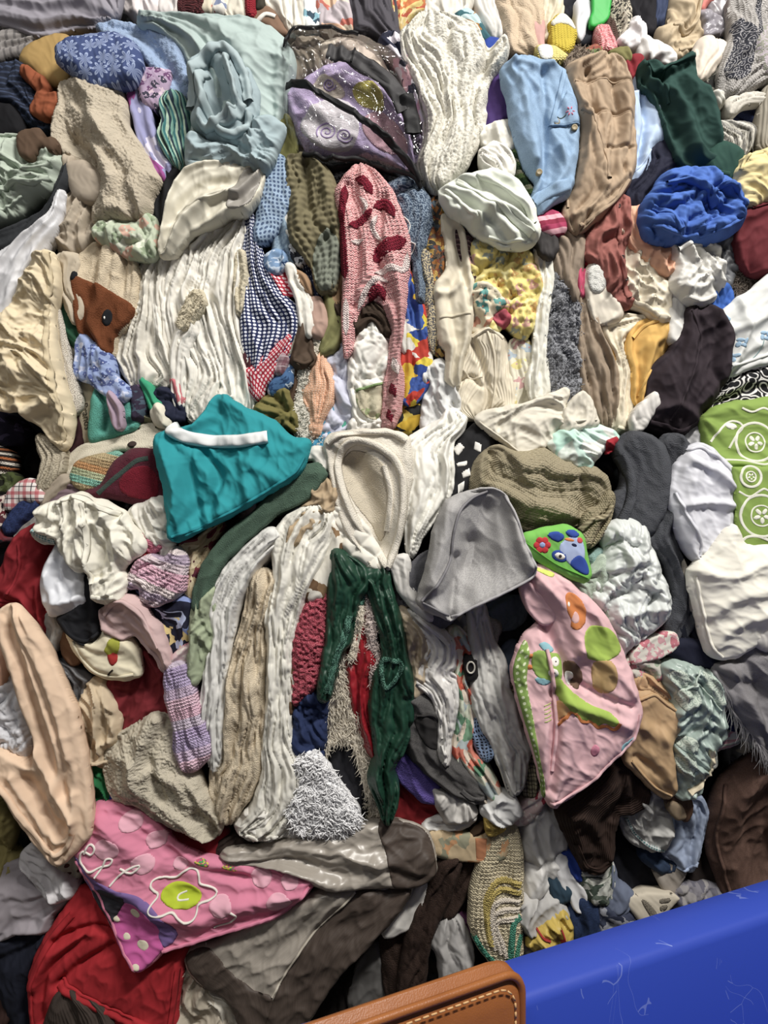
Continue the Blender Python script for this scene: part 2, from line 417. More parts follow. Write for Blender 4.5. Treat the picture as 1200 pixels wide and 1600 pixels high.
def strands(p, name, roots, dirs, length, m, w=1.1, lift=2, jit=.35, seed=1, curl=.3, root=None, up=6):
    """fringe or pile: many fine tapering tufts of yarn, one part"""
    c = SURF[(root or p).name]; r = np.random.RandomState(seed); N = len(roots)
    h0 = c.h(roots); ang = np.arctan2(dirs[:, 1], dirs[:, 0])+r.normal(0, jit, N); Ls = length*r.uniform(.6, 1.2, N)
    V = []; k = 4
    q = roots.copy(); hh = h0+lift*.2
    for i in range(k+1):
        d = np.stack([np.cos(ang), np.sin(ang)], 1); nn = np.stack([-d[:, 1], d[:, 0]], 1); ww = w*(1-.75*i/k)
        V += [c.world(q-nn*ww/2, hh), c.world(q+nn*ww/2, hh), c.world(q, hh+ww*.7)]
        q = q+d*(Ls/k)[:, None]; ang = ang+r.normal(0, curl, N); hh = hh+(up/k)*(1 if i < 2 else -.3)
    V = np.stack(V, 1); M = V.shape[1]; base = np.arange(N)[:, None]*M; F = []
    for i in range(k):
        for a_, b_ in ((0, 2), (2, 1), (1, 0)):
            F.append(np.concatenate([base+3*i+a_, base+3*i+b_, base+3*i+3+b_, base+3*i+3+a_], 1))
    o = link_mesh(name, V.reshape(-1, 3), F, mat(m), np.zeros((N*M, 2)), parent=p); o['kind'] = 'stuff'
    return o
def fur(p, m, length=9, dens=.05, ang=90, seed=1, jit=1.2, w=1.6, up=7, name='fur'):
    c = SURF[p.name]; r = np.random.RandomState(seed); lo, hi = c.P.min(0), c.P.max(0)
    Q = r.uniform(0, 1, (int((hi-lo).prod()*dens), 2))*(hi-lo)+lo; Q = Q[inside(Q, c.P)]
    d = np.tile([[math.cos(math.radians(ang)), math.sin(math.radians(ang))]], (len(Q), 1))
    return strands(p, name, Q, d, length, m, w=w, jit=jit, seed=seed, up=up)
def fringe(p, line, length, ang, m, step=2.2, seed=1, w=1.3, jit=.2, name='fringe'):
    L = smooth(pts(line), False, 8); ln = np.concatenate([[0], np.cumsum(np.hypot(*np.diff(L, axis=0).T))])
    t = np.arange(0, ln[-1], step); R = np.stack([np.interp(t, ln, L[:, 0]), np.interp(t, ln, L[:, 1])], 1)
    d = np.tile([[math.cos(math.radians(ang)), math.sin(math.radians(ang))]], (len(R), 1))
    return strands(p, name, R, d, length, m, w=w, jit=jit, seed=seed, curl=.12, up=2)
def letters(p, name, text, x, y, size, ang, m, lift=1.2):
    c = SURF[p.name]; cu = bpy.data.curves.new('t', 'FONT'); cu.body = text; cu.size = size; cu.align_x = 'CENTER'; cu.align_y = 'CENTER'
    ob = bpy.data.objects.new('t', cu); S.collection.objects.link(ob); bpy.context.view_layer.update()
    me = ob.to_mesh(); v = np.array([w.co[:2] for w in me.vertices]); Fs = [np.array([list(f.vertices)]) for f in me.polygons]; ob.to_mesh_clear()
    bpy.data.objects.remove(ob); a = math.radians(ang)
    q = np.stack([x+v[:, 0]*math.cos(a)+v[:, 1]*math.sin(a), y+v[:, 0]*math.sin(a)-v[:, 1]*math.cos(a)], 1)
    o = link_mesh(name, c.world(q, c.h(q)+lift), Fs, mat(m), q/PX, parent=p)
    return o
# ---------------------------------------------------------------- room: floor, wall behind the bales, bale filling
def box(name, lo, hi, m, parent=None):
    v = np.array([[x, y, z] for x in (lo[0], hi[0]) for y in (lo[1], hi[1]) for z in (lo[2], hi[2])], float)
    f = np.array([[0, 1, 3, 2], [4, 6, 7, 5], [0, 4, 5, 1], [2, 3, 7, 6], [0, 2, 6, 4], [1, 5, 7, 3]])
    return link_mesh(name, v, [f], m, np.zeros((8, 2)), parent, smooth_=False)
conc = P('heather', '#77736d', '#6c6963', s=20, b='w')
o = box('floor', (-2.6, -4.2, -.08), (2.6, .9, 0), conc); o['kind'] = 'structure'
o = box('wall_back', (-2.6, .55, 0), (2.6, .63, 4.4), P('plain', '#8d8a84')); o['kind'] = 'structure'
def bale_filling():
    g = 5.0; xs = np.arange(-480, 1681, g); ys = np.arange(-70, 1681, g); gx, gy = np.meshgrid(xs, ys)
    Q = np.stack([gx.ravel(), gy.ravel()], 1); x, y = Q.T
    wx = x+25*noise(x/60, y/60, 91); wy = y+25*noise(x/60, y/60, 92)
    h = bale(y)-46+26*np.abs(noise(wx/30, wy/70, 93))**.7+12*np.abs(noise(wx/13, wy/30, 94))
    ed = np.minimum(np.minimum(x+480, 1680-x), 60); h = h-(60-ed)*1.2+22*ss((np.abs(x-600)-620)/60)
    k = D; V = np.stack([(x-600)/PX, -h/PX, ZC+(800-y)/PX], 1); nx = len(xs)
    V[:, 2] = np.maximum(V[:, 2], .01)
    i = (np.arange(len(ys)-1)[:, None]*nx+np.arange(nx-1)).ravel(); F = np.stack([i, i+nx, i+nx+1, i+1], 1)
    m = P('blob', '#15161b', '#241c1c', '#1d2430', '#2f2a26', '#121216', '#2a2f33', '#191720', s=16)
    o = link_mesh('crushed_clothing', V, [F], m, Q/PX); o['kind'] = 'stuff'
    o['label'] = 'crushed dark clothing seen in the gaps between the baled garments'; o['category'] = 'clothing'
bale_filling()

# ---------------------------------------------------------------- top strip: foot of the upper bales
G('sheet', 'sheet', 'greyish lavender sheet hanging over the top left corner of the pile', '-30,-30 188,-30 184,22 165,33 150,42 120,45 95,52 68,58 40,50 0,36 -30,40', '#8f8b96', b=75, H=16, st='d', a=60, A=9)
G('shirt', 'shirt', 'pinkish white shirt gathered in the top row above the pale blue fleece', '190,-30 247,-30 247,25 215,32 205,25 195,10', '#dcd2d2', st='r', A=10)
G('shirt', 'shirt', 'white tucked shirt in the top row beside maroon striped cloth', '244,-30 284,-30 281,24 250,26', '#d9d2cf', A=8)
G('sweater', 'sweater', 'maroon cable sweater squeezed in the top row', '283,-30 313,-30 325,25 281,26', P('heather', '#5c2629', '#3e1a1e', s=30, b='k'), A=8)
G('scarf', 'scarf', 'cream scarf strip between maroon sweater and white printed tee in top row', '309,-30 330,-30 332,25 317,25', '#cabfa8', A=6)
G('tee', 'shirt', 'white tee with small red print in the top row', '329,-30 356,-30 354,24 330,23', P('flor', '#d8d4cc', '#c2504e', '#7a86a8', s=30, d=.5), A=6)
G('blouse', 'blouse', 'cream crumpled blouse in the top row above the sage comforter', '352,-30 390,-30 389,34 354,27', '#d3ccbb', A=8, n=3)
G('sweater', 'sweater', 'bright crimson knit strip in the top row', '386,-30 406,-30 404,32 388,32', P('plain', '#931a27', b='k'), A=7)
G('jacket', 'jacket', 'dark olive jacket sliver beside the crimson knit at the top edge', '402,-30 416,-30 414,20 402,22', '#3a352c')
cap = G('cap', 'cap', 'brown cap with white band tucked behind the sage comforter', '391,27 402,14 426,17 434,30 441,44 447,57 430,54 414,40 400,36', P('plain', '#7d5f4b'), b=25, H=12, st='s', A=2)
band(cap, 'cap_band', '404,38 416,28 432,32', 8, '#d9d4cc', label='white band')
G('blouse', 'blouse', 'cream ruffled blouse gathered in the top row above the clear plastic bag', '409,-30 445,-30 446,30 462,50 445,40 430,24 412,12', '#ded7ca', b=18, A=9)
G('nightgown', 'nightgown', 'long ivory nightgown hanging in tight folds in the top row', '440,-30 480,-30 478,48 455,54 444,30', '#e2dccf', A=8, n=3)
G('blouse', 'blouse', 'white blouse with teal and navy leaf print in the top row', '474,-30 507,-30 499,48 476,48', P('blob', '#dfe4e4', '#e4e6e2', '#7fb0c2', '#e2e6e6', '#32495c', '#dfe4e4', s=40), A=8, n=3)
G('quilt', 'quilt', 'peach and white patchwork quilt crushed in the top row', '498,-30 555,-30 554,54 530,50 500,46', P('blob', '#d8b394', '#cfc4b4', '#d9a98a', '#b5aab0', '#d8c6ae', '#c4685a', s=26), A=9, n=3)
G('curtain', 'curtain', 'charcoal ribbed curtain hanging in the top row', '553,-30 611,-30 623,55 619,72 600,67 575,54 555,50', '#4a474f', A=8, n=5, b=24)
G('scarf', 'scarf', 'orange and yellow figured scarf in the top row left of the sherpa', '609,-30 682,-30 668,22 640,32 622,54', P('blob', '#d4b066', '#c8703e', '#d9c48c', '#b8503a', '#d8c070', s=60), A=8, n=4)
G('blouse', 'blouse', 'off white gathered blouse in the top row right of the orange scarf', '671,-30 740,-30 731,22 706,40 681,30 664,24', '#d8d3c7', A=9, n=6, b=24)
G('skirt', 'skirt', 'pale blue skirt with ochre leaves above the cream sherpa blanket', '710,24 735,16 752,40 762,60 768,74 755,78 735,57 711,42', P('blob', '#a9c3c6', '#9fbcc4', '#b07a32', '#2f5c66', '#b8cccb', '#a86f2c', s=18), b=28, A=7)
G('shirt', 'shirt', 'light grey shirt twisted in the top row beside tan bales', '737,-30 785,-30 791,60 778,70 762,52 745,22', '#c9c6c0', A=9, n=4)
G('scarf', 'scarf', 'small royal blue scarf end showing above denim shirt', '757,68 776,60 774,82 759,84', '#26409a')
G('blanket', 'blanket', 'tan fleece blanket in two thick vertical folds in the top row', '779,-30 843,-30 841,94 815,97 795,92 788,50', fle('#bfa98e'), b=25, H=24, n=2.2, A=12)
G('dress', 'dress', 'dusty pink dress edge beside the tan fleece blanket', '831,30 848,30 844,94 832,94', '#b58a84', b=18)
G('blouse', 'blouse', 'cream pleated blouse in the top row beside a yellow knit mitten', '842,-30 881,-30 876,25 863,45 859,72 842,72', '#cdc3aa', A=9, n=4, b=24)
mit = G('mitten', 'mitten', 'yellow and white fringed knit mitten in the top row', '860,38 878,22 893,34 897,60 891,82 880,92 862,77 861,55', P('plain', '#bfa72c', b='k'), b=36, H=18, st='s', A=4)
patch(mit, 'cuff', '860,38 878,22 893,34 897,52 885,44 872,42 862,46', P('plain', '#d5d3c4', b='t'), label='white fluffy cuff')
mit = G('mitten', 'mitten', 'cream and pale yellow knit mitten just above the denim shirt', '842,72 862,72 884,90 878,100 845,100 839,86', P('plain', '#d3c26c', b='k'), b=40, H=14, st='s', A=4)
patch(mit, 'cuff', '840,76 858,72 860,98 845,100 840,88', P('plain', '#d9dad2', b='t'), label='white stitched cuff')
G('trousers', 'trousers', 'black navy trousers bunched above the yellow mitten', '866,-30 916,-30 911,32 891,37 880,22 868,12', '#20222c', A=9)
G('shirt', 'shirt', 'white shirt with navy lining right of the yellow mitten', '898,8 914,0 922,26 912,47 906,70 898,62', '#c8c9d0', b=28, A=8)
G('trousers', 'trousers', 'dark navy trouser leg left of the bright green tag', '906,32 930,-30 931,60 910,80 898,78', '#1d2029', A=8, b=15)
G('tag', 'tag', 'bright green plastic tag at the top edge', '932,-30 950,-20 951,18 941,34 925,39 928,20', P('plain', '#27a83c', b='n', rough=.5), b=48, H=3, st='s', A=1.5, r=3)
o = G('scarf', 'scarf', 'black and cream fringed yarn scarf beside the green tag', '949,-30 973,-30 985,30 979,57 966,62 954,25', P('heather', '#bdb4a0', '#3a3834', s=16, b='t'), b=34, A=7)
fringe(o, '966,20 975,40 972,58', 22, 110, '#b9b0a0', step=1.5)
G('sweater', 'sweater', 'dark brown sweater under the fringed yarn scarf', '934,38 955,20 963,60 951,90 930,64', P('plain', '#4f3a32', b='k'), A=7)
G('sweater', 'sweater', 'salmon pink knitted sleeve in the top row', '931,44 950,40 957,86 938,92', P('heather', '#cf6a72', '#e0a0a0', s=25, b='k'), b=26, n=3)
G('coat', 'coat', 'black coat hanging at the top right of the green tag', '970,-30 1022,-30 1026,36 1022,58 1000,58 985,32 975,20', '#1a191f', A=9)
G('shorts', 'shorts', 'denim blue shorts in the top row beside the black coat', '1016,-30 1056,-30 1049,22 1040,42 1022,42 1018,20', '#323d5c', A=9, n=3, b=22)
G('tee', 'shirt', 'white tee crumpled above a dark green sweater', '965,69 985,45 993,27 1004,45 1005,72 998,89 984,84', '#d4d0d3', b=32, st='r', A=9)
G('blouse', 'blouse', 'white scrunched blouse directly above the green sweater collar', '1002,57 1015,54 1031,68 1046,85 1051,102 1040,108 1020,98 1000,97', '#cfccca', b=30, st='c', A=9)
G('shirt', 'shirt', 'khaki collared shirt crumpled in the top right', '1055,-30 1097,-30 1091,30 1093,60 1081,82 1068,97 1051,100 1040,77 1027,50 1045,40', '#b19e80', b=34, st='r', A=12)
G('cap', 'cap', 'coral pink cap at the top edge on the right', '1089,-30 1120,-12 1111,6 1100,13 1092,22 1087,5', '#dc7a70', b=38, A=6)
G('cap', 'cap', 'grey satin cap beside the coral pink one', '1104,0 1146,-30 1141,22 1125,34 1109,28', sat('#757075'), b=36, st='s', A=6)
G('scarf', 'scarf', 'magenta scarf sliver at the top right edge', '1144,-30 1168,-30 1159,12 1149,28', '#93248a', b=28)
G('sock', 'sock', 'bright blue sock end left of the paisley scarf', '1141,30 1156,27 1153,52 1142,54', '#3e80c2', b=34)
G('scarf', 'scarf', 'grey silk scarf scrunched under the satin cap', '1087,25 1105,21 1131,35 1129,52 1115,57 1100,64 1094,42', sat('#85818a'), b=36, st='c', A=9)
G('sweater', 'sweater', 'beige sweater sleeve hanging left of the grey paisley scarf', '1091,66 1105,54 1119,65 1126,86 1113,112 1095,132 1079,132 1084,96', '#cdc0b0', b=40, H=20, A=8)
G('blouse', 'blouse', 'cream gathered blouse between the beige sleeve and paisley scarf', '1117,64 1134,70 1130,102 1115,117 1112,100', '#d6ccba', b=30, n=3)
G('shirt', 'shirt', 'black and grey camouflage shirt below the beige sleeve', '1090,126 1121,100 1124,142 1110,152 1094,142', P('blob', '#23241f', '#4a4a44', '#1b1b1a', '#6a685e', s=40), b=25)
o = G('scarf', 'scarf', 'silver grey scarf with a navy paisley band hanging at right', '1160,-30 1230,-30 1230,120 1185,137 1150,157 1125,162 1117,146 1121,115 1139,70 1153,30', P('heather', '#a7a3a0', '#97938f', s=20, b='k'), b=48, H=24, A=13, n=4, a=105)
patch(o, 'paisley_band', '1150,30 1166,28 1176,50 1172,90 1158,130 1140,142 1124,136 1122,118 1140,78', P('rings', '#23252f', '#8f8d90', s=45, r=.25), label='navy paisley band', lift=1)
band(o, 'edge_stripe', '1196,-20 1190,30 1178,70', 12, P('rings', '#25262e', '#8f8d90', s=60, r=.3), lift=1, label='narrow navy paisley stripe')
G('sweater', 'sweater', 'fuzzy grey green sweater at the right edge below the paisley scarf', '1184,42 1230,30 1230,132 1190,132 1175,102', P('heather', '#86867a', '#a49aa2', s=12, b='t'), b=52, H=22)
G('shirt', 'shirt', 'white cuff poking out under the paisley scarf', '1109,155 1120,147 1127,160 1118,174', '#c9c6bc', b=38, st='r')
G('towel', 'towel', 'pale grey towel edge under the paisley scarf at right', '1134,160 1165,150 1230,146 1230,160 1165,163 1142,180', '#bcb7ac', b=44, H=8)
G('blanket', 'blanket', 'navy fleece blanket in the dark hollow at upper right', '1122,186 1150,166 1230,156 1230,214 1180,218 1150,202', fle('#1f2748'), b=10)
o = G('scarf', 'scarf', 'grey and white striped fringed scarf over the navy fleece', '1113,196 1140,194 1175,204 1160,246 1130,228', P('stripes', '#8d8a84', '#c0bcb2', '#6a6864', s=60), b=30, A=9, n=6)
fringe(o, '1132,205 1150,210 1170,214', 34, 100, '#aaa69c', step=2)
G('sweater', 'sweater', 'taupe ribbed sweater at the right edge above the yellow pillow', '1196,140 1230,130 1230,242 1188,237 1184,205', P('plain', '#8d8678', b='r'), b=40, A=5)

# ---------------------------------------------------------------- second bale, left third
G('shirt', 'shirt', 'grey striped shirt at the left edge under the lavender sheet', '-30,30 30,34 70,47 98,52 86,60 62,76 30,96 -30,116', P('stripes', '#8c8785', '#8c8785', '#6c6868', s=70, ang=60), b=42, A=9, a=140)
G('cushion', 'cushion', 'ochre yellow cushion behind the blue flower quilt', '34,96 46,74 74,56 102,51 112,72 110,142 84,142 60,122 44,110', '#a8864a', b=36, H=26, st='s', A=4)
G('coat', 'coat', 'black coat in the hollow above the blue flower quilt', '94,56 120,46 152,38 168,40 132,60 108,74', '#131217', b=15)
G('shirt', 'shirt', 'navy pinstriped shirt with orange lining at the left edge', '-30,108 0,106 30,98 52,120 62,140 64,156 70,165 97,160 94,196 72,207 40,192 20,177 -30,172', P('stripes', '#1d2436', '#1d2436', '#34405c', s=70, ang=90), b=42, H=22, A=9)
G('scarf', 'scarf', 'rust orange scarf knotted on the navy pinstriped shirt', '34,106 60,118 77,136 73,150 90,149 96,162 80,187 62,185 51,172 58,155 60,142 44,126', '#93492a', b=62, H=14, st='r', A=7)
G('shoe', 'shoe', 'black cloth shoe at the left edge below the navy shirt', '-30,168 20,168 39,190 36,216 -30,218', '#121217', b=44, H=22, st='s', A=3)
G('blanket', 'blanket', 'pale blue fluffy fleece blanket arching behind the blue flower quilt', '150,40 180,30 215,37 255,49 286,74 298,110 307,150 301,168 284,168 264,152 238,112 213,82 170,60', fle('#8fa6c9'), b=46, H=42, st='s', A=8, fz=(5, 2.2), f=[('170,45 220,60 262,110 290,160', -14, 10)])
G('quilt', 'quilt', 'blue quilted fabric with white daisy flowers at upper left', '90,74 110,57 145,47 175,45 200,59 216,80 222,100 213,128 195,136 170,139 150,141 130,129 110,113 93,97', P('star', '#3a4a7c', '#9fb0d6', s=27, b='w'), b=92, H=26, st='s', A=7, r=24)
o = G('blanket', 'blanket', 'cream sherpa fleece blanket hanging below the blue flower quilt', '100,130 125,126 150,138 188,143 197,165 202,200 224,235 242,268 253,290 241,312 233,347 200,354 155,354 152,326 160,300 140,266 110,250 91,236 89,200 96,165', fle('#bdb09a'), b=52, H=40, st='d', a=80, A=13, n=4, fz=(3.2, 2.4), g=1.5, f=[('150,150 165,200 180,260 200,340', 10, 20), ('122,225 140,240 150,262', -22, 12), ('120,180 150,210 160,250', 8, 14)])
G('blouse', 'blouse', 'lavender blouse with magenta flowers beside the cream sherpa', '198,132 214,128 232,165 237,195 252,240 267,262 263,285 245,272 224,236 217,215 208,180', P('flor', '#8f90bd', '#a04a94', '#8f90bd', '#c8c4dc', s=12, d=.7), b=58, H=10, st='d', A=6)
G('blouse', 'blouse', 'mauve ditsy flower blouse tucked below the blue flower quilt', '217,110 262,112 264,126 256,152 248,172 228,162 217,137', P('flor', '#a890ae', '#6d4470', '#3c3a4c', '#d0b8c8', s=45, d=.55), b=66, H=10, st='s', A=6)
G('skirt', 'skirt', 'green and teal striped pleated skirt left of the sage comforter', '252,158 271,144 288,154 297,190 296,220 291,265 280,268 262,247 249,216 256,190', P('stripes', '#2f6a6e', '#9fb8a2', '#27384a', '#74a596', s=55, ang=8), b=56, A=9, n=5)
G('comforter', 'comforter', 'pale sage comforter bulging over the top of the bale', '214,33 260,24 320,21 370,27 410,39 441,60 457,85 461,110 451,150 446,185 431,230 416,268 380,265 330,258 305,266 294,240 299,200 305,150 290,92 250,52', '#9fb1ae', b=48, H=52, st='d', a=50, A=13, n=6, r=60, f=[('225,38 280,55 310,90', 8, 10), ('350,45 400,60 440,110', 9, 12)])
o = G('sheet', 'sheet', 'grey blue fitted sheet twisted into a hooded coil on the sage comforter', '295,106 318,85 345,69 372,85 388,110 403,150 400,192 386,222 350,231 330,222 316,207 301,190 309,160', '#8fa2a8', b=84, H=26, st='d', a=70, A=7, r=22, f=[('325,105 338,130 350,165 335,190', -26, 13), ('356,100 372,150 372,180 340,205', 14, 8), ('345,200 368,175 385,200', -16, 7), ('335,215 360,185 372,200', 14, 6), ('305,120 322,160 316,195', 10, 8), ('360,95 380,130 385,170', -14, 6)])
cs = P('plain', '#9aacb0')
band(o, 'rolled_fold', '300,172 303,135 318,100 345,80 368,94 384,128 390,165', 17, cs, lift=9, wob=2)
band(o, 'rolled_fold', '322,120 318,150 330,185 352,205 372,195 382,170', 15, cs, lift=8, wob=2)
band(o, 'rolled_fold', '356,100 366,140 372,170 358,196 334,214 316,200', 12, cs, lift=9, wob=2)
band(o, 'rolled_fold', '392,185 386,210 362,222 344,212 350,196', 12, cs, lift=8, wob=1)
G('sheet', 'sheet', 'blue grey crumpled sheet below the hooded coil', '300,215 330,226 385,222 400,190 430,190 444,200 432,240 416,270 370,268 330,262 300,272 293,240', '#93a7ad', b=72, H=26, st='r', a=15, A=12)
o = G('sheet', 'sheet', 'ivory satin sheet with grey hem draped over the white quilts', '256,352 268,305 290,270 330,257 385,259 411,270 402,312 386,334 362,336 340,348 300,366 266,402 252,398', sat('#d0cab6', .55), b=66, H=26, st='d', a=125, A=10, n=6)
patch(o, 'hem_panel', '366,302 384,273 408,271 402,310 386,331 358,332', sat('#918c84', .5), label='grey hem panel')
G('quilt', 'quilt', 'big white quilt crushed into vertical folds at left centre', '255,398 264,352 300,346 345,332 386,336 389,370 381,400 386,440 379,480 386,530 401,575 401,642 385,655 300,660 286,640 276,600 258,560 240,500 235,450', '#e3dfd4', b=30, H=26, A=13, n=11)
G('sheet', 'sheet', 'off white sheet in tight strips left of the big white quilt', '178,562 190,522 212,472 216,430 240,400 262,380 262,430 258,480 270,560 276,602 236,614 210,608 190,580', '#d8d3c6', b=38, H=20, A=13, n=6, a=100)
G('sheet', 'sheet', 'white bunched pillow slip lying across the big white quilt', '268,555 275,520 292,508 304,496 308,520 296,545 288,600 282,640 272,612', '#e0dcd2', b=54, H=14, A=8, n=3)
o = G('blanket', 'blanket', 'cream sherpa roll lying on the big white quilt', '279,508 284,490 300,458 316,456 320,476 303,500 290,516', fle('#cfc3a6'), b=58, H=14, st='s', A=4, fz=(4, 2.5))
fur(o, fle('#d2c7ab'), 4, .06, 90, 4)
G('blanket', 'blanket', 'cream fleece strip along the right side of the big white quilt', '372,395 384,400 388,440 381,480 374,492 368,450', fle('#cbc0a4'), b=46, H=10, fz=(4, 2.5))
G('ribbon', 'ribbon', 'coral pink ribbon end below the white bunched slip', '271,592 282,600 288,625 280,634 275,610', '#cc6a72', b=62, H=6)
G('shirt', 'shirt', 'pale sage green shirt crumpled at the left edge', '-30,232 0,224 30,214 60,219 90,239 101,256 96,282 86,302 60,312 40,332 10,347 -30,350', '#acb9a9', b=60, H=28, st='r', a=30, A=13)
G('sock', 'sock', 'brown sock lying on the pale sage green shirt', '31,210 60,204 66,219 85,217 83,236 60,231 48,249 33,241', '#5a4433', b=92, H=10, st='s', A=4)
G('trousers', 'trousers', 'charcoal trouser leg running diagonally below the sage green shirt', '104,258 113,270 106,292 86,332 60,358 30,384 -30,400 -30,380 40,347 70,330 86,300', '#2d3034', b=66, H=12, a=125, A=7)
G('curtain', 'curtain', 'silvery white satin curtain hanging at the left edge', '96,298 98,322 89,356 70,387 45,432 20,492 -30,505 -30,420 0,396 30,370 60,350 82,330', sat('#d0d0d4', .45), b=74, H=20, st='d', a=125, A=9, n=4)
G('shirt', 'shirt', 'taupe shirt crumpled below the charcoal trouser leg', '104,255 130,253 156,274 166,300 156,322 149,347 151,377 130,402 98,404 92,362 96,322 94,292', '#ab9d89', b=40, H=24, st='r', A=12)
G('tee', 'shirt', 'taupe tee with a smooth round fold beside the sherpa blanket', '105,262 130,254 152,270 164,292 160,310 140,318 118,305', '#a39583', b=66, H=18, st='s', A=3)
G('blouse', 'blouse', 'pale green floral blouse gathered under the cream sherpa', '152,352 175,348 215,350 239,338 247,376 239,404 200,402 170,384 149,371', P('flor', '#b0bba2', '#8fa080', '#c8a08c', '#cfd4c0', s=25, d=.6), b=62, H=18, st='c', A=9)
G('trousers', 'trousers', 'black trousers showing between the sherpa and ivory sheet', '250,268 275,260 291,270 281,312 262,352 250,382 240,398 238,350 235,320', '#1b1b1f', b=44, H=10)
o = G('pillowcase', 'pillowcase', 'beige pillowcase with a piped hem hanging at far left', '60,404 80,397 89,405 93,450 83,480 86,530 96,590 109,640 109,682 98,702 85,692 60,662 42,652 35,642 -30,628 -30,520 15,488', P('plain', '#dccaa6'), b=92, H=18, st='r', a=35, A=10, r=14, f=[('70,430 40,500 10,560', 8, 14), ('0,590 50,580 85,600', 8, 12), ('40,650 80,625 100,625', 12, 9), ('15,540 60,560', -8, 10)])
band(o, 'hem', '84,402 87,450 78,482 80,535 90,595 102,645 102,682 95,695', 9, '#cdbb96', lift=3)
G('lace', 'lace', 'white lace trim strip behind the beige pillowcase', '90,482 101,520 113,580 123,622 118,642 105,652 98,600', P('rings', '#c8c0b2', '#8c8378', s=70, r=.3), b=74, H=8, A=5)
G('shirt', 'shirt', 'bottle green shirt wedged right of the beige pillowcase', '84,455 92,443 106,480 121,505 129,530 126,547 110,532 90,502 82,480', '#17432c', b=56, H=12, a=60)
G('sheet', 'sheet', 'taupe cotton strip above the bottle green shirt', '90,402 120,400 121,440 131,480 120,506 102,475 92,445', '#b9ab94', b=60, H=12, a=80, A=7, n=2.5)
G('sheet', 'sheet', 'ecru gathered sheet between the lace trim and blue floral cloth', '94,470 112,500 128,540 124,600 128,650 120,640 110,590 98,530', '#a99d86', b=48, H=10, A=7)
o = G('throw', 'throw', 'cream sherpa throw with a brown animal face and round eyes', '117,432 128,400 150,384 180,379 206,394 216,420 213,470 211,490 202,508 183,527 176,557 160,552 140,532 128,520 121,470', fle('#cfbd9f'), b=50, H=30, st='d', a=100, A=9, n=5, r=24, f=[('160,390 150,445', -6, 4), ('186,390 172,455', -6, 4), ('200,400 196,470', -6, 4)])
fc = patch(o, 'brown_face', '116,428 128,437 160,449 186,464 214,484 204,508 184,530 177,559 158,554 139,534 126,520 119,470', P('plain', '#71391a', b='t'), lift=2.5, label='brown plush face')
e_ = patch(fc, 'eye', ellipse(174, 501, 8.5, 14, 8), P('plain', '#15171d'), lift=4.5, sm=False, root=o, label='black oval eye')
e_ = patch(fc, 'eye', ellipse(122, 437, 6, 9, 20), P('plain', '#15171d'), lift=4.5, sm=False, root=o, label='black oval eye')
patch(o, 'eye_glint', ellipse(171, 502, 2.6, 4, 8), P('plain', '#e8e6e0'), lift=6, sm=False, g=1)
G('blouse', 'blouse', 'light blue sprigged blouse bunched below the brown animal face', '127,526 150,539 176,558 179,588 202,608 198,627 175,622 160,612 140,597 119,587 121,560', P('flor', '#8ea2d2', '#4a5a96', '#5a6aa8', '#c0c8e4', s=45, d=.55), b=70, H=12, st='r', A=8)
o = G('banner', 'banner', 'khaki printed cloth strip with black lettering', '127,588 149,594 147,640 141,692 130,690 123,640', P('plain', '#b5a88c'), b=60, H=8, st='s', A=2)
letters(o, 'lettering', 'n Brands', 136, 645, 15, 84, P('plain', '#26221e', b='n'))
G('towel', 'towel', 'teal fleece towel rolled on itself at left', '141,680 146,640 156,605 175,618 179,642 181,665 194,652 190,625 203,615 213,640 214,667 195,677 165,688 145,690', fle('#4f9f8f'), b=66, H=22, st='s', A=4, f=[('160,615 172,650 165,672', -12, 5), ('178,650 190,668 208,660', -10, 5)])
G('sock', 'sock', 'lilac sock standing in the teal towel roll', '170,614 180,619 191,640 189,667 180,668 174,645', '#ac94a8', b=86, H=8)
G('scarf', 'scarf', 'dark plum floral scarf beside the teal towel', '203,612 222,604 231,625 226,652 209,657', P('flor', '#352c42', '#7a5a80', '#46586a', s=40), b=62)
G('ribbon', 'ribbon', 'emerald ribbon under the off white sheet strips', '221,594 235,604 243,625 251,632 240,642 231,622', '#2f9f72', b=72, H=6)
G('scarf', 'scarf', 'dark navy scarf bunched above the teal skirt', '244,614 275,611 286,630 289,657 265,660 249,642', '#20243c', b=60, st='c')
G('flower', 'ornament', 'cream ruffled cloth flower beside the navy scarf', '238,640 250,634 263,650 263,667 244,662', '#ddd5c0', b=76, H=10, st='c', A=8)
G('top', 'top', 'olive black print top behind the cream cloth flower', '210,642 240,650 262,668 214,672', P('blob', '#33342a', '#1d1e1b', '#7c7a5c', '#23241f', s=40), b=56)

# ---------------------------------------------------------------- below the beige pillowcase
o = G('blanket', 'blanket', 'cream fleece blanket with a plush dog nose above the maroon plaid', '104,742 108,720 125,700 170,684 205,667 235,661 263,672 252,692 236,707 215,708 190,703 160,713 130,720 113,747', fle('#d2c9b3'), b=58, H=16, st='d', a=165, A=6, n=2)
patch(o, 'nose', ellipse(209, 695, 7, 5.5), P('plain', '#3a2c2a'), lift=5, sm=False, label='dark brown nose')
G('hat', 'hat', 'striped crochet hat in tan teal and orange', '114,736 130,718 165,711 188,709 180,731 167,757 136,767 115,752', P('stripes', '#a88c62', '#b5a076', '#74b09c', '#a8b088', '#b98452', s=11, ang=105, b='k'), b=66, H=18, st='s', A=3, kn=(6, 2.5))
o = G('blanket', 'blanket', 'maroon plaid fleece blanket with a green stripe', '134,772 163,756 180,725 205,704 236,704 259,714 266,750 277,797 250,802 215,788 180,778 150,780', fle('#58202e'), b=62, H=34, st='s', A=6, fz=(4, .8))
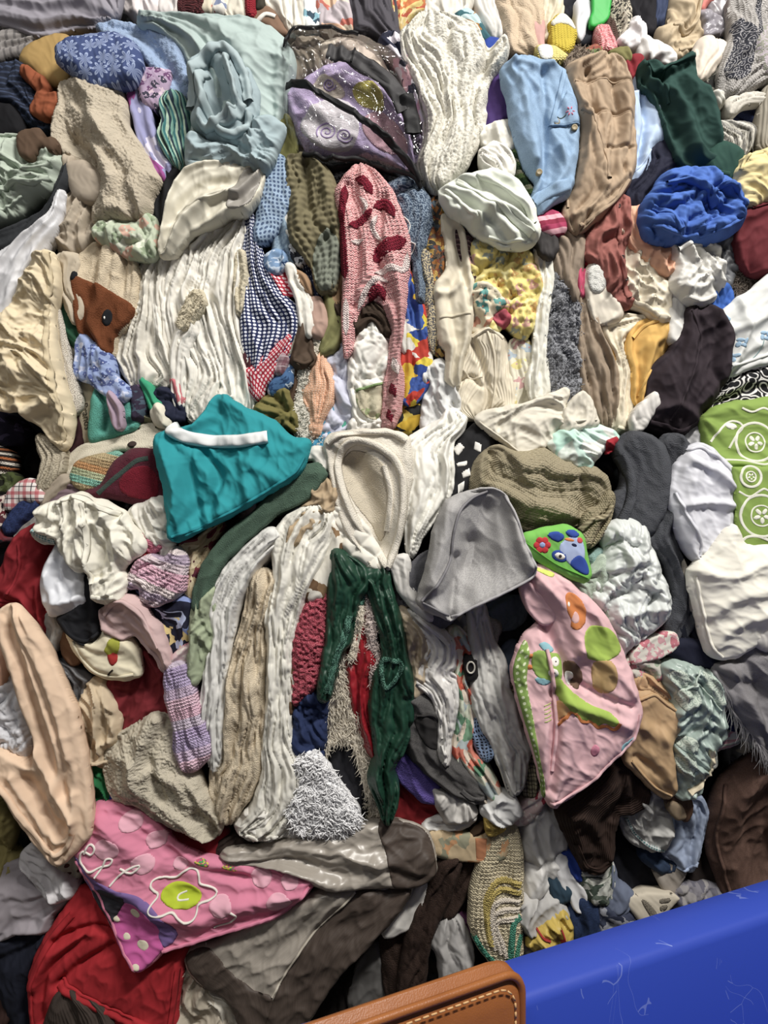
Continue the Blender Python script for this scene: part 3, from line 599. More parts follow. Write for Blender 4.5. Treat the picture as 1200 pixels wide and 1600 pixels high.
patch(o, 'lit_red_area', '196,752 214,734 240,730 254,748 250,778 214,778 198,768', fle('#7c1a2a'), lift=.5, label='lit area painted red')  # light on the middle of the maroon fleece, painted as a redder patch
band(o, 'green_stripe', '162,772 190,748 222,722 240,718', 9, fle('#3a4a44'), lift=.8, label='dark green stripe')
G('dress', 'dress', 'dark burgundy dress behind the beige pillowcase', '104,652 124,634 131,690 126,707 105,728 94,716 98,700', '#321418', b=54)
G('lace', 'lace', 'old cream lace hanging below the beige pillowcase', '54,680 80,690 99,706 96,737 86,752 64,768 67,720', P('rings', '#b0a58e', '#857a66', s=60, r=.3), b=72, H=12, A=8, n=4)
G('scarf', 'scarf', 'dusty mauve scarf under the striped crochet hat', '80,762 115,754 131,770 100,792 74,802 70,780', '#755f68', b=54, a=150)
G('shirt', 'shirt', 'taupe shirt fold left of the dusty mauve scarf', '68,768 100,744 117,750 86,782 66,792', '#a09280', b=58, a=145)
G('blouse', 'blouse', 'dark purple blouse in the hollow at the left edge', '-30,650 30,656 47,690 20,698 -30,695', P('flor', '#211d33', '#4a4262', '#18161f', s=30), b=36)
G('scarf', 'scarf', 'orange and black zigzag crochet scarf at the left edge', '-30,700 15,707 19,730 10,748 -30,748', P('stripes', '#a4582c', '#1d1b1b', '#d0c8ba', '#2c211d', s=40, ang=80, b='k'), b=48, kn=(5, 2))
G('jacket', 'jacket', 'green camouflage jacket at the left edge', '-30,742 20,740 26,760 10,778 -30,780', P('blob', '#2b3218', '#3f4a22', '#1a1c12', '#55603a', s=40), b=42)
G('shirt', 'shirt', 'red and white plaid shirt collar at the left edge', '14,772 30,755 50,751 62,762 68,780 50,783 40,780 20,796 11,792', P('plaid', '#d8d0cc', '#b43040', '#2a2430', s=32), b=68, H=10, st='s', A=4)
G('jeans', 'jeans', 'dark blue jeans below the red plaid collar', '10,822 25,790 40,780 66,778 63,802 46,817 20,838', P('heather', '#27376a', '#1e2a52', s=30), b=52)
G('scarf', 'scarf', 'maroon and cream printed scarf left of the dark blue jeans', '-30,790 15,780 13,830 27,842 10,852 -30,850', P('blob', '#5c2a32', '#c8b8ac', '#6a2028', '#2a2028', s=40), b=50)
G('sheet', 'sheet', 'grey sheet sliver between dark jeans and red shirt', '26,838 60,802 68,806 42,840', '#8f8c88', b=58, H=6)
# ---------------------------------------------------------------- second bale, middle
def spiral(x, y, r, turns=2.2, k=40, a0=0):
    t = np.linspace(0, 1, k); a = a0+t*turns*2*np.pi
    return np.stack([x+r*(1-t*.92)*np.cos(a), y+r*(1-t*.92)*np.sin(a)], 1)
o = G('blanket', 'blanket', 'lavender and white plush blanket packed in the clear plastic bag', '450,150 470,134 500,112 540,102 580,122 610,150 632,190 642,232 640,266 600,258 560,246 520,252 482,236 465,214 453,182', P('plain', '#b9a6d2', b='t'), b=38, H=34, st='d', a=70, A=9, n=4)
wp = patch(o, 'white_panel', '482,190 500,172 530,165 556,180 562,215 552,244 520,250 490,236 472,214', P('plain', '#d6d0d8', b='t'), lift=3, label='white plush panel with lilac scrolls')
for x, y, r, a0 in ((513, 222, 16, 2.6), (540, 228, 13, .3)): band(o, 'scroll', spiral(x, y, r, a0=a0), 3, P('plain', '#a48fc0'), lift=4.5)
patch(o, 'yellow_panel', '552,148 575,138 596,158 598,185 578,182 560,172', P('plain', '#cfc25e', b='t'), lift=2.5, label='yellow plush panel')
patch(o, 'pink_panel', '575,190 600,188 625,215 636,250 604,250 580,236 566,212', P('plain', '#d2a4b4', b='t'), lift=2.5, label='pink plush panel')
patch(o, 'cream_panel', '492,142 505,128 530,140 540,160 520,168 500,164 490,155', P('plain', '#d8cabc', b='t'), lift=2.5)
band(o, 'scroll', spiral(516, 146, 10), 2.6, P('plain', '#a48fc0'), lift=5)
G('pillow', 'pillow', 'pale pink and beige pillow in the top of the clear plastic bag', '500,74 548,64 590,88 612,130 616,170 580,140 545,112 512,104', P('blob', '#cdbcae', '#c8b0ae', '#d0c2b0', '#bfae9e', s=12), b=44, H=24, st='s', A=6)
G('towel', 'towel', 'brown grey towel folded in the left of the clear plastic bag', '452,100 462,66 495,58 520,80 516,112 480,130 454,140', P('plain', '#7d7264'), b=36, H=22, st='r', A=10)
def plastic_film(name='clear_plastic'):
    m = bpy.data.materials.new(name); m.use_nodes = True; N = NT(m); N.n.remove(N.n['Principled BSDF'])
    out = N.n['Material Output']; tr = N.node('ShaderNodeBsdfTransparent'); tr.inputs[0].default_value = (.985, .985, .98, 1)
    gl = N.node('ShaderNodeBsdfGlossy'); gl.inputs['Roughness'].default_value = .12
    fr_ = N.node('ShaderNodeFresnel'); fr_.inputs[0].default_value = 1.5
    bp = N.node('ShaderNodeBump'); bp.inputs['Strength'].default_value = .6; bp.inputs['Distance'].default_value = .008
    nz = N.node('ShaderNodeTexNoise', noise_dimensions='2D'); nz.inputs['Scale'].default_value = 26; nz.inputs['Detail'].default_value = 3
    N.l.new(N.node('ShaderNodeUVMap').outputs[0], nz.inputs['Vector']); N.l.new(nz.outputs[0], bp.inputs['Height'])
    N.l.new(bp.outputs[0], gl.inputs['Normal']); N.l.new(bp.outputs[0], fr_.inputs['Normal'])
    mx = N.node('ShaderNodeMixShader'); f = N.math('ADD', N.math('MULTIPLY', fr_.outputs[0], .75), .02, True)
    N.l.new(f, mx.inputs[0]); N.l.new(tr.outputs[0], mx.inputs[1]); N.l.new(gl.outputs[0], mx.inputs[2]); N.l.new(mx.outputs[0], out.inputs[0])
    return m
film = plastic_film()
bag = G('plastic_bag', 'plastic bag', 'clear vinyl storage bag with black straps holding a lavender blanket', '444,76 460,52 510,45 560,54 600,78 640,110 660,150 667,200 664,245 662,285 657,304 622,274 585,256 550,254 500,258 470,240 452,202 446,146', film, b=62, H=44, st='r', a=60, A=7, r=60)
blk = P('plain', '#1f1f21', b='w', rough=.6)
band(bag, 'strap', '514,98 545,106 582,124 612,150 632,190', 27, P('plain', '#3a393b', rough=.6), lift=3, label='wide dark grey strap')
band(bag, 'strap', '556,95 550,118', 3, blk, lift=5)
band(bag, 'strap', '632,168 642,200 645,222', 26, blk, lift=3, label='wide black strap end')
band(bag, 'piping', '449,143 478,152 520,172 570,206 615,244 656,296', 10, blk, lift=5, label='black piping')
band(bag, 'piping', '445,78 454,58 478,46 520,47 560,56', 5, blk, lift=4, label='black zipped rim')
band(bag, 'piping', '474,246 510,256 555,254 600,266 640,286 657,302', 7, blk, lift=4)
G('mesh_bag', 'bag', 'black mesh bag edge under the clear vinyl storage bag', '474,244 520,252 580,252 625,270 660,305 668,345 650,300 600,282 550,275 520,285 490,268', P('plain', '#17171a', b='k'), b=44, H=10)
G('scarf', 'scarf', 'navy and white swirl scarf with pink between plastic bag and cream sherpa', '594,60 614,50 636,74 642,100 657,135 664,180 668,212 650,184 634,132 611,92 597,76', P('blob', '#23263a', '#c9c3cc', '#2a2d44', '#d2a2ac', '#1f2133', '#d0ccd4', s=26), b=52, A=10, n=3)
G('jacket', 'jacket', 'olive jacket sliver left of the plastic bag', '439,190 450,183 463,215 461,247 450,262 435,250', '#6f6e3a', b=44)
G('quilt', 'quilt', 'light blue quilt with dark ditsy flowers left of the olive quilt', '410,264 435,243 453,265 457,300 452,332 436,362 415,382 398,376 404,330', P('dots', '#8fa8c4', '#44597c', s=95, r=.32, warp=.02), b=46, H=20, st='s', A=8)
G('quilt', 'quilt', 'blue grey ditsy quilt corner above the light blue quilt', '402,262 440,238 447,262 424,304 402,330', P('dots', '#5f7694', '#a8b8cc', s=95, r=.28, warp=.02), b=40, H=14)
G('quilt', 'quilt', 'small blue and grey patchwork quilt end at centre left', '428,350 445,344 459,370 464,402 456,418 434,412 427,385', P('heather', '#6b8298', '#7f97aa', s=12), b=38, H=14, a=80, A=9)
G('quilt', 'quilt', 'blue floral patchwork above the red gingham square', '416,402 440,394 447,417 424,430', P('flor', '#6f90b8', '#2c4878', '#b8c8dc', s=45), b=42)
G('ribbon', 'ribbon', 'narrow white ribbon beside the olive quilt', '439,340 452,333 464,370 456,378', '#d0cfc8', b=48, H=6)
G('blouse', 'blouse', 'black and white leaf print blouse under the olive quilt', '454,388 471,386 480,405 466,416', P('blob', '#c8ccd0', '#2a2c34', '#b8bcc4', s=70), b=42)
G('skirt', 'skirt', 'navy skirt with tiny white flowers below the olive quilt', '477,394 490,383 498,420 512,450 518,490 507,524 502,482 484,450 476,420', P('dots', '#222b4c', '#a8b2cc', s=110, r=.2, warp=.03), b=34, H=12)
o = G('quilt', 'quilt', 'olive quilted coverlet hanging below the plastic bag', '448,252 470,243 495,254 516,270 536,330 540,370 537,392 522,456 500,457 489,422 474,402 453,377 449,330', P('plain', '#6f674a'), b=46, H=22, st='v', a=85, A=11, n=3, f=[('478,262 482,330', -16, 8), ('520,370 496,395 490,430', -12, 6)], kn=(11, 3.5))
patch(o, 'lining', '492,396 512,364 530,384 533,420 522,455 501,457 490,424', P('plain', '#747a6c'), lift=2, label='grey green lining')
o = G('dress', 'dress', 'navy dress with white dots and red gingham trim', '391,333 400,360 408,395 421,425 441,460 461,480 470,500 467,532 451,562 421,592 400,602 384,562 377,520 379,450 384,380', P('dots', '#202a58', '#d8dcea', s=105, r=.34), b=42, H=16, A=10, n=4)
patch(o, 'gingham_square', '418,424 449,416 462,450 459,464 444,464', P('dots', '#b82238', '#e8c8cc', s=105, r=.34), lift=4, sm=False, label='red gingham square')
G('dress', 'dress', 'red gingham frill below the white dotted navy dress', '386,582 400,568 430,545 454,526 450,552 431,577 411,607 400,624 391,604', P('dots', '#b82238', '#e8c8cc', s=105, r=.34), b=58, H=10, a=140, A=5)
G('sock', 'sock', 'dark maroon sock between white quilt and gingham frill', '383,540 397,539 399,572 388,594', '#4d2229', b=44)
G('scarf', 'scarf', 'white twisted scarf strip right of the navy dotted dress', '447,415 460,417 471,445 483,460 490,500 484,527 472,517 467,480 457,450', '#dedacf', b=48, H=12, n=2)
G('sock', 'sock', 'dusty pink sock pressed beside the white twisted scarf', '484,468 500,469 509,490 510,516 501,530 488,522 485,495', '#b08e7e', b=46, H=14, st='s')
G('scarf', 'scarf', 'tan scarf bit above the dusty pink sock', '461,428 480,438 487,462 474,458', '#9f7b5a', b=40)
G('jacket', 'jacket', 'moss green quilted jacket edge left of the pink crochet afghan', '507,458 520,456 538,510 527,542 505,558 500,546 511,500', P('plain', '#7c7b4a'), b=38, A=6)
G('scarf', 'scarf', 'caramel scarf strip left of the pink crochet afghan', '534,392 542,430 532,450 527,482 517,472 521,440', '#957654', b=40, H=10)
G('belt', 'belt', 'dark brown belt end beside the moss green jacket', '521,478 533,476 542,516 531,508', '#38291f', b=44, H=6)
G('trousers', 'trousers', 'dark brown trousers bundled under the white twisted scarf', '464,520 475,503 489,545 492,567 480,574 457,570 457,548', '#514032', b=46, H=14)
G('trousers', 'trousers', 'dark brown trouser leg hanging beside the white boucle scarf', '453,572 466,569 464,622 451,654 443,642 451,600', '#4d3829', b=38)
G('towel', 'towel', 'grey beige towel beside the gingham frill', '438,562 460,523 467,535 452,567 446,578', '#918b7c', b=40)
G('shirt', 'shirt', 'pink plaid shirt bit below the gingham frill', '430,566 448,553 452,570 441,588 430,584', P('plaid', '#a08088', '#70404c', '#c8b8bc', s=40), b=46)
G('shirt', 'shirt', 'blue shirt with white leaf sprigs below the gingham frill', '422,602 435,584 454,568 455,600 441,617 424,616', P('flor', '#3f6596', '#b8cade', '#24406c', s=42), b=50, H=12)
G('blouse', 'blouse', 'olive ruffled blouse above the teal shirt', '398,645 420,620 446,609 457,640 463,672 440,668 412,664', P('plain', '#726a36'), b=56, H=14, st='c', A=12)
o = G('scarf', 'scarf', 'cream boucle scarf end under the dusty pink sock', '480,520 495,512 507,540 502,562 484,562 478,540', fle('#d8cfbb'), b=40, H=12, st='s', fz=(4, 2.5))
o = G('scarf', 'scarf', 'long white boucle scarf left of the peach towel', '467,575 485,566 487,600 476,625 483,640 490,665 510,690 492,704 475,694 458,670 456,640 464,610', fle('#dcd7c9'), b=44, H=16, st='s', A=5, fz=(4, 3.5))
fur(o, fle('#dcd7c9'), 4, .07, 90, 5, w=1.8)
o = G('towel', 'towel', 'peach waffle towel beside the lavender shirt', '488,572 505,553 516,580 522,600 519,632 505,653 498,677 487,684 487,650 477,625 474,610 483,600', P('dots', '#e8ac86', '#f0c8ac', s=170, r=.3, b='t'), b=48, H=14, A=9, n=3)
G('shirt', 'shirt', 'pale lavender shirt crushed right of the peach towel', '534,516 541,545 546,570 552,605 554,640 546,667 530,682 515,692 504,708 498,692 509,660 519,620 514,590 505,565 515,540', '#c3c6da', b=40, H=14, st='c', A=8)
G('shirt', 'shirt', 'sky blue shirt edge below the pale lavender shirt', '490,690 508,652 521,635 517,672 502,704 488,706', '#3f93bb', b=50, H=8)
G('tee', 'shirt', 'aqua green tee sliver below the pale lavender shirt', '534,682 548,643 554,660 552,678', '#4cb094', b=48, H=8)
pk, mr, wt = '#d98e90', '#86152b', '#e2d3cd'
o = G('afghan', 'blanket', 'pink maroon and white zigzag crochet afghan hanging at centre', '540,280 562,262 582,272 607,295 627,340 640,385 637,420 634,460 630,520 624,560 630,600 624,642 612,670 598,667 602,600 610,560 612,510 600,480 580,470 560,490 550,540 541,557 536,500 538,450 536,400 533,350 525,310', P('heather', pk, '#e4b0ae', s=22, b='k'), b=52, H=26, st='d', a=88, A=10, n=4, kn=(6.5, 3.2), f=[('545,300 560,380 552,480', -10, 7), ('600,320 590,400 605,470', -10, 7)])
mk_, wk_ = P('heather', mr, '#6c1024', s=22, b='k'), P('heather', wt, '#d0bab8', s=22, b='k')
for q, w in (('541,300 535,350 538,400 540,440', 13), ('556,288 570,296 582,314', 17), ('546,364 566,354 582,338', 15), ('584,336 600,326 616,350', 16), ('584,414 602,396 634,384', 26), ('577,474 590,456 601,472', 17), ('611,600 617,622', 15), ('606,640 612,662', 12)): band(o, 'maroon_band', q, w, mk_, lift=2, label='maroon crochet band', taper=True)
for q, w in (('596,384 582,366 590,346', 9), ('550,386 568,384', 14), ('586,434 606,426 630,428 636,402', 12), ('560,486 574,456 592,440 606,446', 10), ('614,560 622,588', 14), ('541,470 541,525', 11), ('562,318 572,332 568,344', 9)): band(o, 'white_band', q, w, wk_, lift=2, label='white crochet band', taper=True)
G('skirt', 'skirt', 'dark brown skirt showing through the arch of the crochet afghan', '552,502 569,472 590,477 612,500 614,522 600,524 580,502 556,522', P('plain', '#392b20'), b=50, H=10, n=4)
o = G('quilt', 'quilt', 'white crinkled quilt end under the arch of the crochet afghan', '549,542 565,518 585,501 601,512 612,540 610,582 602,612 600,642 602,667 580,676 558,664 550,632 546,590', '#e4e1d8', b=44, H=22, st='c', a=80, A=9, f=[])
gp = patch(o, 'floral_patch', '558,612 580,606 598,604 599,640 588,658 568,650 558,632', P('flor', '#b8b094', '#8c9a6a', '#a09a80', s=40), lift=2, label='beige floral patch')
band(o, 'green_trim', '556,613 578,607 600,601', 5, P('plain', '#7d9a62', b='t'), lift=4, label='green embroidered trim')
G('blouse', 'blouse', 'white ruffle hem below the white crinkled quilt', '546,668 556,652 575,662 598,655 604,678 580,690 552,692', '#e0dcd4', b=56, H=12, st='c', A=10)
G('shirt', 'shirt', 'blue yellow and red cartoon print shirt beside the crochet afghan', '626,438 640,427 650,470 662,480 670,520 674,560 670,600 656,622 640,632 626,622 622,560 627,500', P('blob', '#2c4796', '#3a5aac', '#d8b02c', '#c83a2c', '#d8d4cc', '#2c4796', '#d8c030', s=19), b=46, H=16, A=10, n=3)
G('trousers', 'trousers', 'black and yellow printed trousers beside the white quilt end', '611,672 619,640 640,624 661,624 667,650 656,670 630,680', P('blob', '#26282a', '#2c2e30', '#d0a828', '#26282a', '#c8b040', s=20), b=44, H=14)
G('sock', 'sock', 'white sock strip between the afghan and the printed shirt', '624,488 637,498 633,552 625,542', '#d4d0c8', b=54, H=6)
o = G('sweater', 'sweater', 'denim blue tweed sweater right of the crochet afghan', '602,295 625,281 651,286 670,315 674,350 667,377 656,402 660,440 662,472 649,474 647,420 638,390 628,350 610,316', P('heather', '#35465f', '#8092a6', s=22, b='t'), b=44, H=24, st='v', A=9, n=2.4, f=[('615,312 650,300', -8, 4)])
band(o, 'stitching', '630,345 640,360 636,380 648,388 642,402', 2, '#d0d0cc', lift=2)
G('scarf', 'scarf', 'orange gold and green tweed scarf left of the cream trousers', '666,325 685,308 694,340 699,380 692,420 687,470 698,540 692,558 677,547 675,500 667,470 669,400 658,390', P('blob', '#3f3c38', '#a86a34', '#6a5a4c', '#c8a04c', '#4a5660', '#8a4a34', s=60, b='t'), b=34, H=16, A=9, n=3)
G('scarf', 'scarf', 'grey and yellow flecked knit scarf beside the denim tweed sweater', '654,400 668,395 677,450 682,500 677,552 668,542 659,470', P('heather', '#55555c', '#c0b08a', s=22, b='t'), b=40, H=14, A=6, n=2)
G('sweater', 'sweater', 'dark navy sweater sliver below the flecked knit scarf', '682,480 700,540 694,566 676,552', P('plain', '#2b3142', b='t'), b=26)
G('sweater', 'sweater', 'dark brown sweater above the cream trousers', '676,300 700,296 704,345 690,345', P('heather', '#3a302c', '#51443c', s=22, b='k'), b=22)
o = G('trousers', 'trousers', 'cream trouser leg with a stitched hem hanging right of the tweed scarf', '693,338 712,343 724,370 737,440 738,470 733,530 722,562 716,602 699,592 699,550 688,540 683,500 680,450 699,420 696,380', P('plain', '#d4cab2'), b=48, H=16, st='d', A=8, n=2.5, f=[('684,462 705,458 718,445', 7, 6), ('712,360 722,420 735,480', -9, 5)])
band(o, 'hem', '686,500 708,496 734,494', 4, '#c4baa2', lift=2)
G('sweater', 'sweater', 'burgundy and grey knit sleeve behind the cream trouser leg', '711,354 726,348 737,365 740,420 737,452 728,430 719,400', P('stripes', '#4c3036', '#7a6060', '#3a2830', s=80, ang=70, b='k'), b=40, H=10)
G('blouse', 'blouse', 'mint white blouse with big crumpled folds above the yellow quilt', '686,300 704,289 730,277 765,268 802,279 827,310 838,340 840,372 822,388 790,387 765,377 740,362 728,346 700,330', '#d3d8cb', b=72, H=24, st='d', a=40, A=9, n=3, f=[('700,300 740,318 800,372', 15, 9), ('735,352 770,332 800,340 832,374', 15, 8), ('720,284 770,298 818,332', 14, 8), ('712,312 750,340 790,380', -10, 7), ('750,290 790,318 830,352', -11, 6), ('695,315 720,322 740,345', 9, 6)])
G('blouse', 'blouse', 'white ruffled collar above the mint white blouse', '750,237 764,228 775,223 797,240 802,262 792,283 765,272 753,256', '#d9d6cc', b=70, H=14, st='v', a=50, A=9, n=6)
G('blouse', 'blouse', 'white cotton blouse between purple top and denim shirt', '744,208 770,196 797,192 804,224 790,240 764,232', '#d4d1c6', b=52, H=14, st='r')
G('afghan', 'blanket', 'green and cream striped crochet blanket edge under the denim shirt', '788,228 815,230 832,280 835,310 815,292 793,262', P('stripes', '#35502f', '#6f8c50', '#a8a688', '#2c4428', s=28, ang=80, b='k'), b=42, H=14, kn=(6, 3))
G('top', 'top', 'deep purple top right of the cream sherpa blanket', '754,152 775,120 800,140 804,192 775,208 750,228', '#432c6c', b=34, H=18, A=9)
ye = P('flor', '#dfcc74', '#d4a860', '#a0a89a', '#cc9a8a', '#e4d890', s=30, d=.5)
o = G('quilt', 'quilt', 'yellow floral patchwork quilt crushed at centre right', '730,388 755,373 790,386 822,392 837,420 844,450 837,492 822,528 805,523 790,507 770,522 753,497 733,472 730,430', ye, b=38, H=20, st='c', a=100, A=11, kn=(14, 3))
patch(o, 'cream_patch', '729,460 745,445 770,455 790,478 776,490 757,520 741,525 731,500', P('flor', '#dccfb2', '#a8404c', '#5c9a94', '#c88a70', s=26, d=.5), lift=4, label='cream patch with pink and teal flowers')
patch(o, 'rose_patch', '768,498 784,488 796,494 792,512 776,512', P('plain', '#b04a58'), lift=4, label='rose patch')
G('trousers', 'trousers', 'cream corduroy trousers folded below the yellow floral quilt', '732,526 760,513 786,530 797,560 802,602 800,638 780,648 750,656 720,654 707,642 705,600 714,570 729,550', P('plain', '#d6cbb3', b='r'), b=42, H=18, st='d', A=9, n=3, f=[('740,540 760,600 762,650', -10, 5), ('715,600 735,590 750,605', -8, 4), ('775,530 785,600 790,640', 6, 8)])
G('dress', 'dress', 'ivory ruffled dress edge in narrow folds right of the yellow quilt', '836,388 858,398 864,430 857,480 852,530 854,580 858,614 836,626 824,600 834,560 837,500 844,450', '#dfddd0', b=46, H=14, n=3, A=9)
G('quilt', 'quilt', 'cream floral quilt strip with pale blue patches beside ivory ruffles', '796,540 815,528 832,545 834,590 830,624 810,644 797,634', P('flor', '#d8d2bc', '#b0c0cc', '#d8cc84', '#c89a98', s=28), b=38, H=12, n=3)
G('blouse', 'blouse', 'sheer silvery white blouse crumpled above the white ruffled sheets', '660,590 685,563 702,580 714,612 718,642 700,655 676,674 658,668 663,620', '#cbcccb', b=54, H=14, st='r', a=80, A=10)

# ---------------------------------------------------------------- second bale, right third
o = G('blanket', 'blanket', 'cream sherpa blanket hanging in thick folds right of the plastic bag', '626,56 645,37 670,24 710,34 746,50 762,82 786,64 792,86 782,106 762,131 757,166 754,211 737,246 717,281 691,308 669,302 654,262 664,220 659,180 648,140 638,110 630,86', P('plain', '#d9d5c8', b='t', rough=.95, spec=.1), b=52, H=34, st='v', a=88, A=16, n=5, fz=(3.4, 1.8), g=1.5, f=[('762,84 750,140', -16, 7), ('700,60 690,150', -10, 6)])
dn = P('heather', '#84a2c2', '#7b99ba', s=40)
o = G('shirt', 'shirt', 'light blue denim shirt with an embroidered pink flower on its pocket', '784,110 800,92 830,87 850,95 880,105 897,150 902,200 900,240 892,290 882,311 862,322 840,336 829,326 837,290 819,260 799,190 794,150', dn, b=70, H=22, st='d', a=85, A=10, n=4, r=20, f=[('800,100 830,110 860,104', 10, 7), ('812,120 822,190 836,260', 9, 8), ('846,110 850,190 846,280', -9, 6), ('870,240 880,270 862,300', 8, 6)])
pf = patch(o, 'pocket_flap', '858,202 868,180 882,150 894,158 902,200 886,206', dn, lift=4, sm=False)
band(o, 'placket', '882,108 872,150 858,205', 9, dn, lift=3)
band(o, 'seam', '858,205 902,202', 3, P('plain', '#6a88aa'), lift=4)
for x, y in ((866, 199), (893, 209), (838, 279)): disc(o, 'button', x, y, 5, P('plain', '#8a7a58', b='n', rough=.4), label='brown metal button')
for a in range(6): patch(o, 'petal', ellipse(886+5*math.cos(a), 185+5*math.sin(a), 4, 2.6, a*57), P('plain', '#d26a84'), lift=5.5, sm=False, g=1.2, label='pink petal')
band(o, 'flower_stem', '880,189 872,194 866,193', 2, '#4a5a4c', lift=5)
band(o, 'cuff', '832,322 850,310 884,298', 22, dn, lift=4)
G('jacket', 'jacket', 'taupe quilted jacket hanging right of the light denim shirt', '888,104 910,91 951,84 972,100 988,150 988,200 991,252 978,292 957,322 931,347 900,367 884,352 879,335 895,300 905,240 903,190 888,140', P('plain', '#a28a70'), b=62, H=24, st='v', a=92, A=12, n=3, r=22, f=[('905,180 930,240 940,300', 12, 8), ('915,120 925,180', -10, 5), ('950,100 960,200 950,280', -8, 6), ('890,345 930,330 975,280', 7, 5), ('900,135 950,128 984,140', -5, 2.5), ('912,185 950,180 986,190', -5, 2.5), ('940,240 985,236', -5, 2.5)])
G('sheet', 'sheet', 'pale blue sheet folded between taupe jacket and green sweater', '976,150 990,145 1000,143 1015,142 1032,165 1053,222 1022,228 1011,262 990,288 974,288 986,230', '#acc2e0', b=50, H=14, st='d', A=9, n=3, f=[('1000,150 1005,200 995,260', -10, 5)])
G('ribbon', 'ribbon', 'light blue strap beside the red sweater at upper right', '993,124 1001,121 1003,146 994,148', '#9fb0cc', b=58, H=5)
G('sweater', 'sweater', 'dark forest green sweatshirt slumped at upper right', '1000,103 1015,96 1036,109 1061,99 1079,90 1083,130 1103,150 1118,200 1118,264 1095,272 1060,262 1044,225 1029,175 1019,150 1002,135', P('plain', '#20403a'), b=66, H=30, st='d', a=70, A=13, n=3, f=[('1005,130 1040,125 1078,110', -12, 7), ('1040,140 1070,200 1080,260', 8, 9), ('1035,110 1030,150 1050,220', -9, 6)])
G('sweater', 'sweater', 'dark green sweatshirt sleeve end above the blue sheet', '1103,252 1125,224 1157,240 1154,267 1136,284 1110,278', P('plain', '#20433a'), b=70, H=20, st='s', A=5)
G('sweater', 'sweater', 'crimson sweater bit above the green sweatshirt', '979,92 1001,91 1004,112 992,130 979,120', '#86202a', b=48, H=14)
G('shirt', 'shirt', 'olive green shirt above the taupe quilted jacket', '952,84 976,78 983,107 960,98', '#706c3c', b=44)
o = G('hat', 'hat', 'tan fur trimmed hat behind the taupe quilted jacket', '884,99 900,77 920,76 934,90 906,103 889,110', P('plain', '#80705f', b='t'), b=50, H=12, st='s', fz=(4, 2))
fur(o, P('plain', '#86766a'), 6, .1, 0, 11, jit=3)
G('scarf', 'scarf', 'rust and green patterned scarf above the taupe jacket', '912,80 936,76 932,96 918,94', P('blob', '#8a4438', '#5c7a3c', '#a06a4a', s=50), b=44)
G('trousers', 'trousers', 'midnight navy trousers under the pale blue sheet', '1008,229 1045,224 1062,245 1070,267 1030,284 1006,313 990,334 970,314 978,290 999,275', '#1d1f33', b=42, H=16, A=9)
G('sheet', 'sheet', 'royal blue bed sheet bundled at right', '1003,320 1019,300 1034,278 1070,265 1100,269 1131,284 1152,300 1160,331 1147,362 1110,380 1080,383 1040,383 1009,372 1000,345', '#3f66bb', b=74, H=36, st='c', a=35, A=12, r=40, f=[('1040,285 1080,300 1110,330', 10, 7), ('1110,300 1140,320 1130,360 1090,370', 14, 12), ('1090,330 1100,350 1085,375', -10, 5), ('1020,320 1060,340 1050,375', 8, 6)])
G('pillow', 'pillow', 'pale yellow pillow at the right edge above the burgundy cloth', '1141,277 1155,250 1185,239 1230,236 1230,312 1190,318 1162,328 1147,307', '#d0bd82', b=66, H=24, st='r', a=20, A=8)
G('jacket', 'jacket', 'burgundy sweatshirt at the right edge under the yellow pillow', '1163,326 1190,318 1230,300 1230,430 1180,431 1158,417 1146,382 1146,350', '#651f26', b=56, H=24, st='d', a=120, A=10, n=3)
o = G('hat', 'hat', 'dark brown fur hat in the hollow below the burgundy sweatshirt', '1136,432 1165,418 1184,440 1172,460 1142,466', P('plain', '#5f544a', b='t'), b=40, H=16, st='s', fz=(4, 2))
fur(o, P('plain', '#6d6258'), 8, .1, 60, 12, jit=3)
G('shirt', 'shirt', 'rose brown shirt crumpled left of the peach cloth', '917,362 935,335 955,314 971,307 984,330 980,370 972,402 977,440 988,473 970,483 949,457 938,427 915,402', '#96564e', b=50, H=16, st='r', a=95, A=10)
G('shirt', 'shirt', 'peach shirt twisted beside the royal blue bundle', '974,340 985,325 1004,327 1004,366 1020,382 1031,371 1047,400 1050,427 1039,432 1020,417 993,392 978,370', '#dfa585', b=58, H=14, st='r', a=65, A=9)
G('shirt', 'shirt', 'cream shirt with collar crumpled below the peach shirt', '964,364 985,384 1006,405 1036,420 1047,440 1048,480 1042,508 1025,503 1000,483 974,475 970,440 974,400', '#ddd2ba', b=48, H=16, st='r', a=80, A=10)
o = G('vest', 'vest', 'cream fleece lined vest left of the rose brown shirt', '913,436 925,413 946,430 950,455 966,470 970,496 935,503 920,472', '#d5ccbb', b=52, H=14, st='d', A=8)
patch(o, 'fleece_lining', '914,428 926,414 942,424 946,444 936,460 920,455', P('plain', '#d8d8d2', b='t'), lift=4, fz=(4, 2), label='white fleece lining')
G('shirt', 'shirt', 'crisp white shirt crumpled under the royal blue bundle', '1040,384 1070,380 1110,378 1124,410 1127,440 1112,472 1085,481 1060,473 1044,450 1047,420', '#d3d1ca', b=56, H=20, st='r', a=50, A=12, f=[('1060,400 1090,430 1110,470', 8, 7), ('1050,460 1090,455 1120,420', 8, 6)])
G('shirt', 'shirt', 'white sleeve hanging below the crisp white shirt', '1044,472 1062,469 1074,500 1070,527 1050,539 1041,512', '#d8d6d0', b=58, H=12, st='d')
G('jacket', 'jacket', 'grey nylon jacket right of the crisp white shirt', '1119,370 1145,364 1157,400 1147,432 1130,455 1121,425', sat('#5e6064', .5), b=44, H=14, st='c', A=9)
G('tee', 'shirt', 'bright blue tee bundled below the crisp white shirt', '1088,477 1110,454 1131,444 1143,470 1127,493 1110,500', '#2f5cb4', b=52, H=16, st='c', A=9)
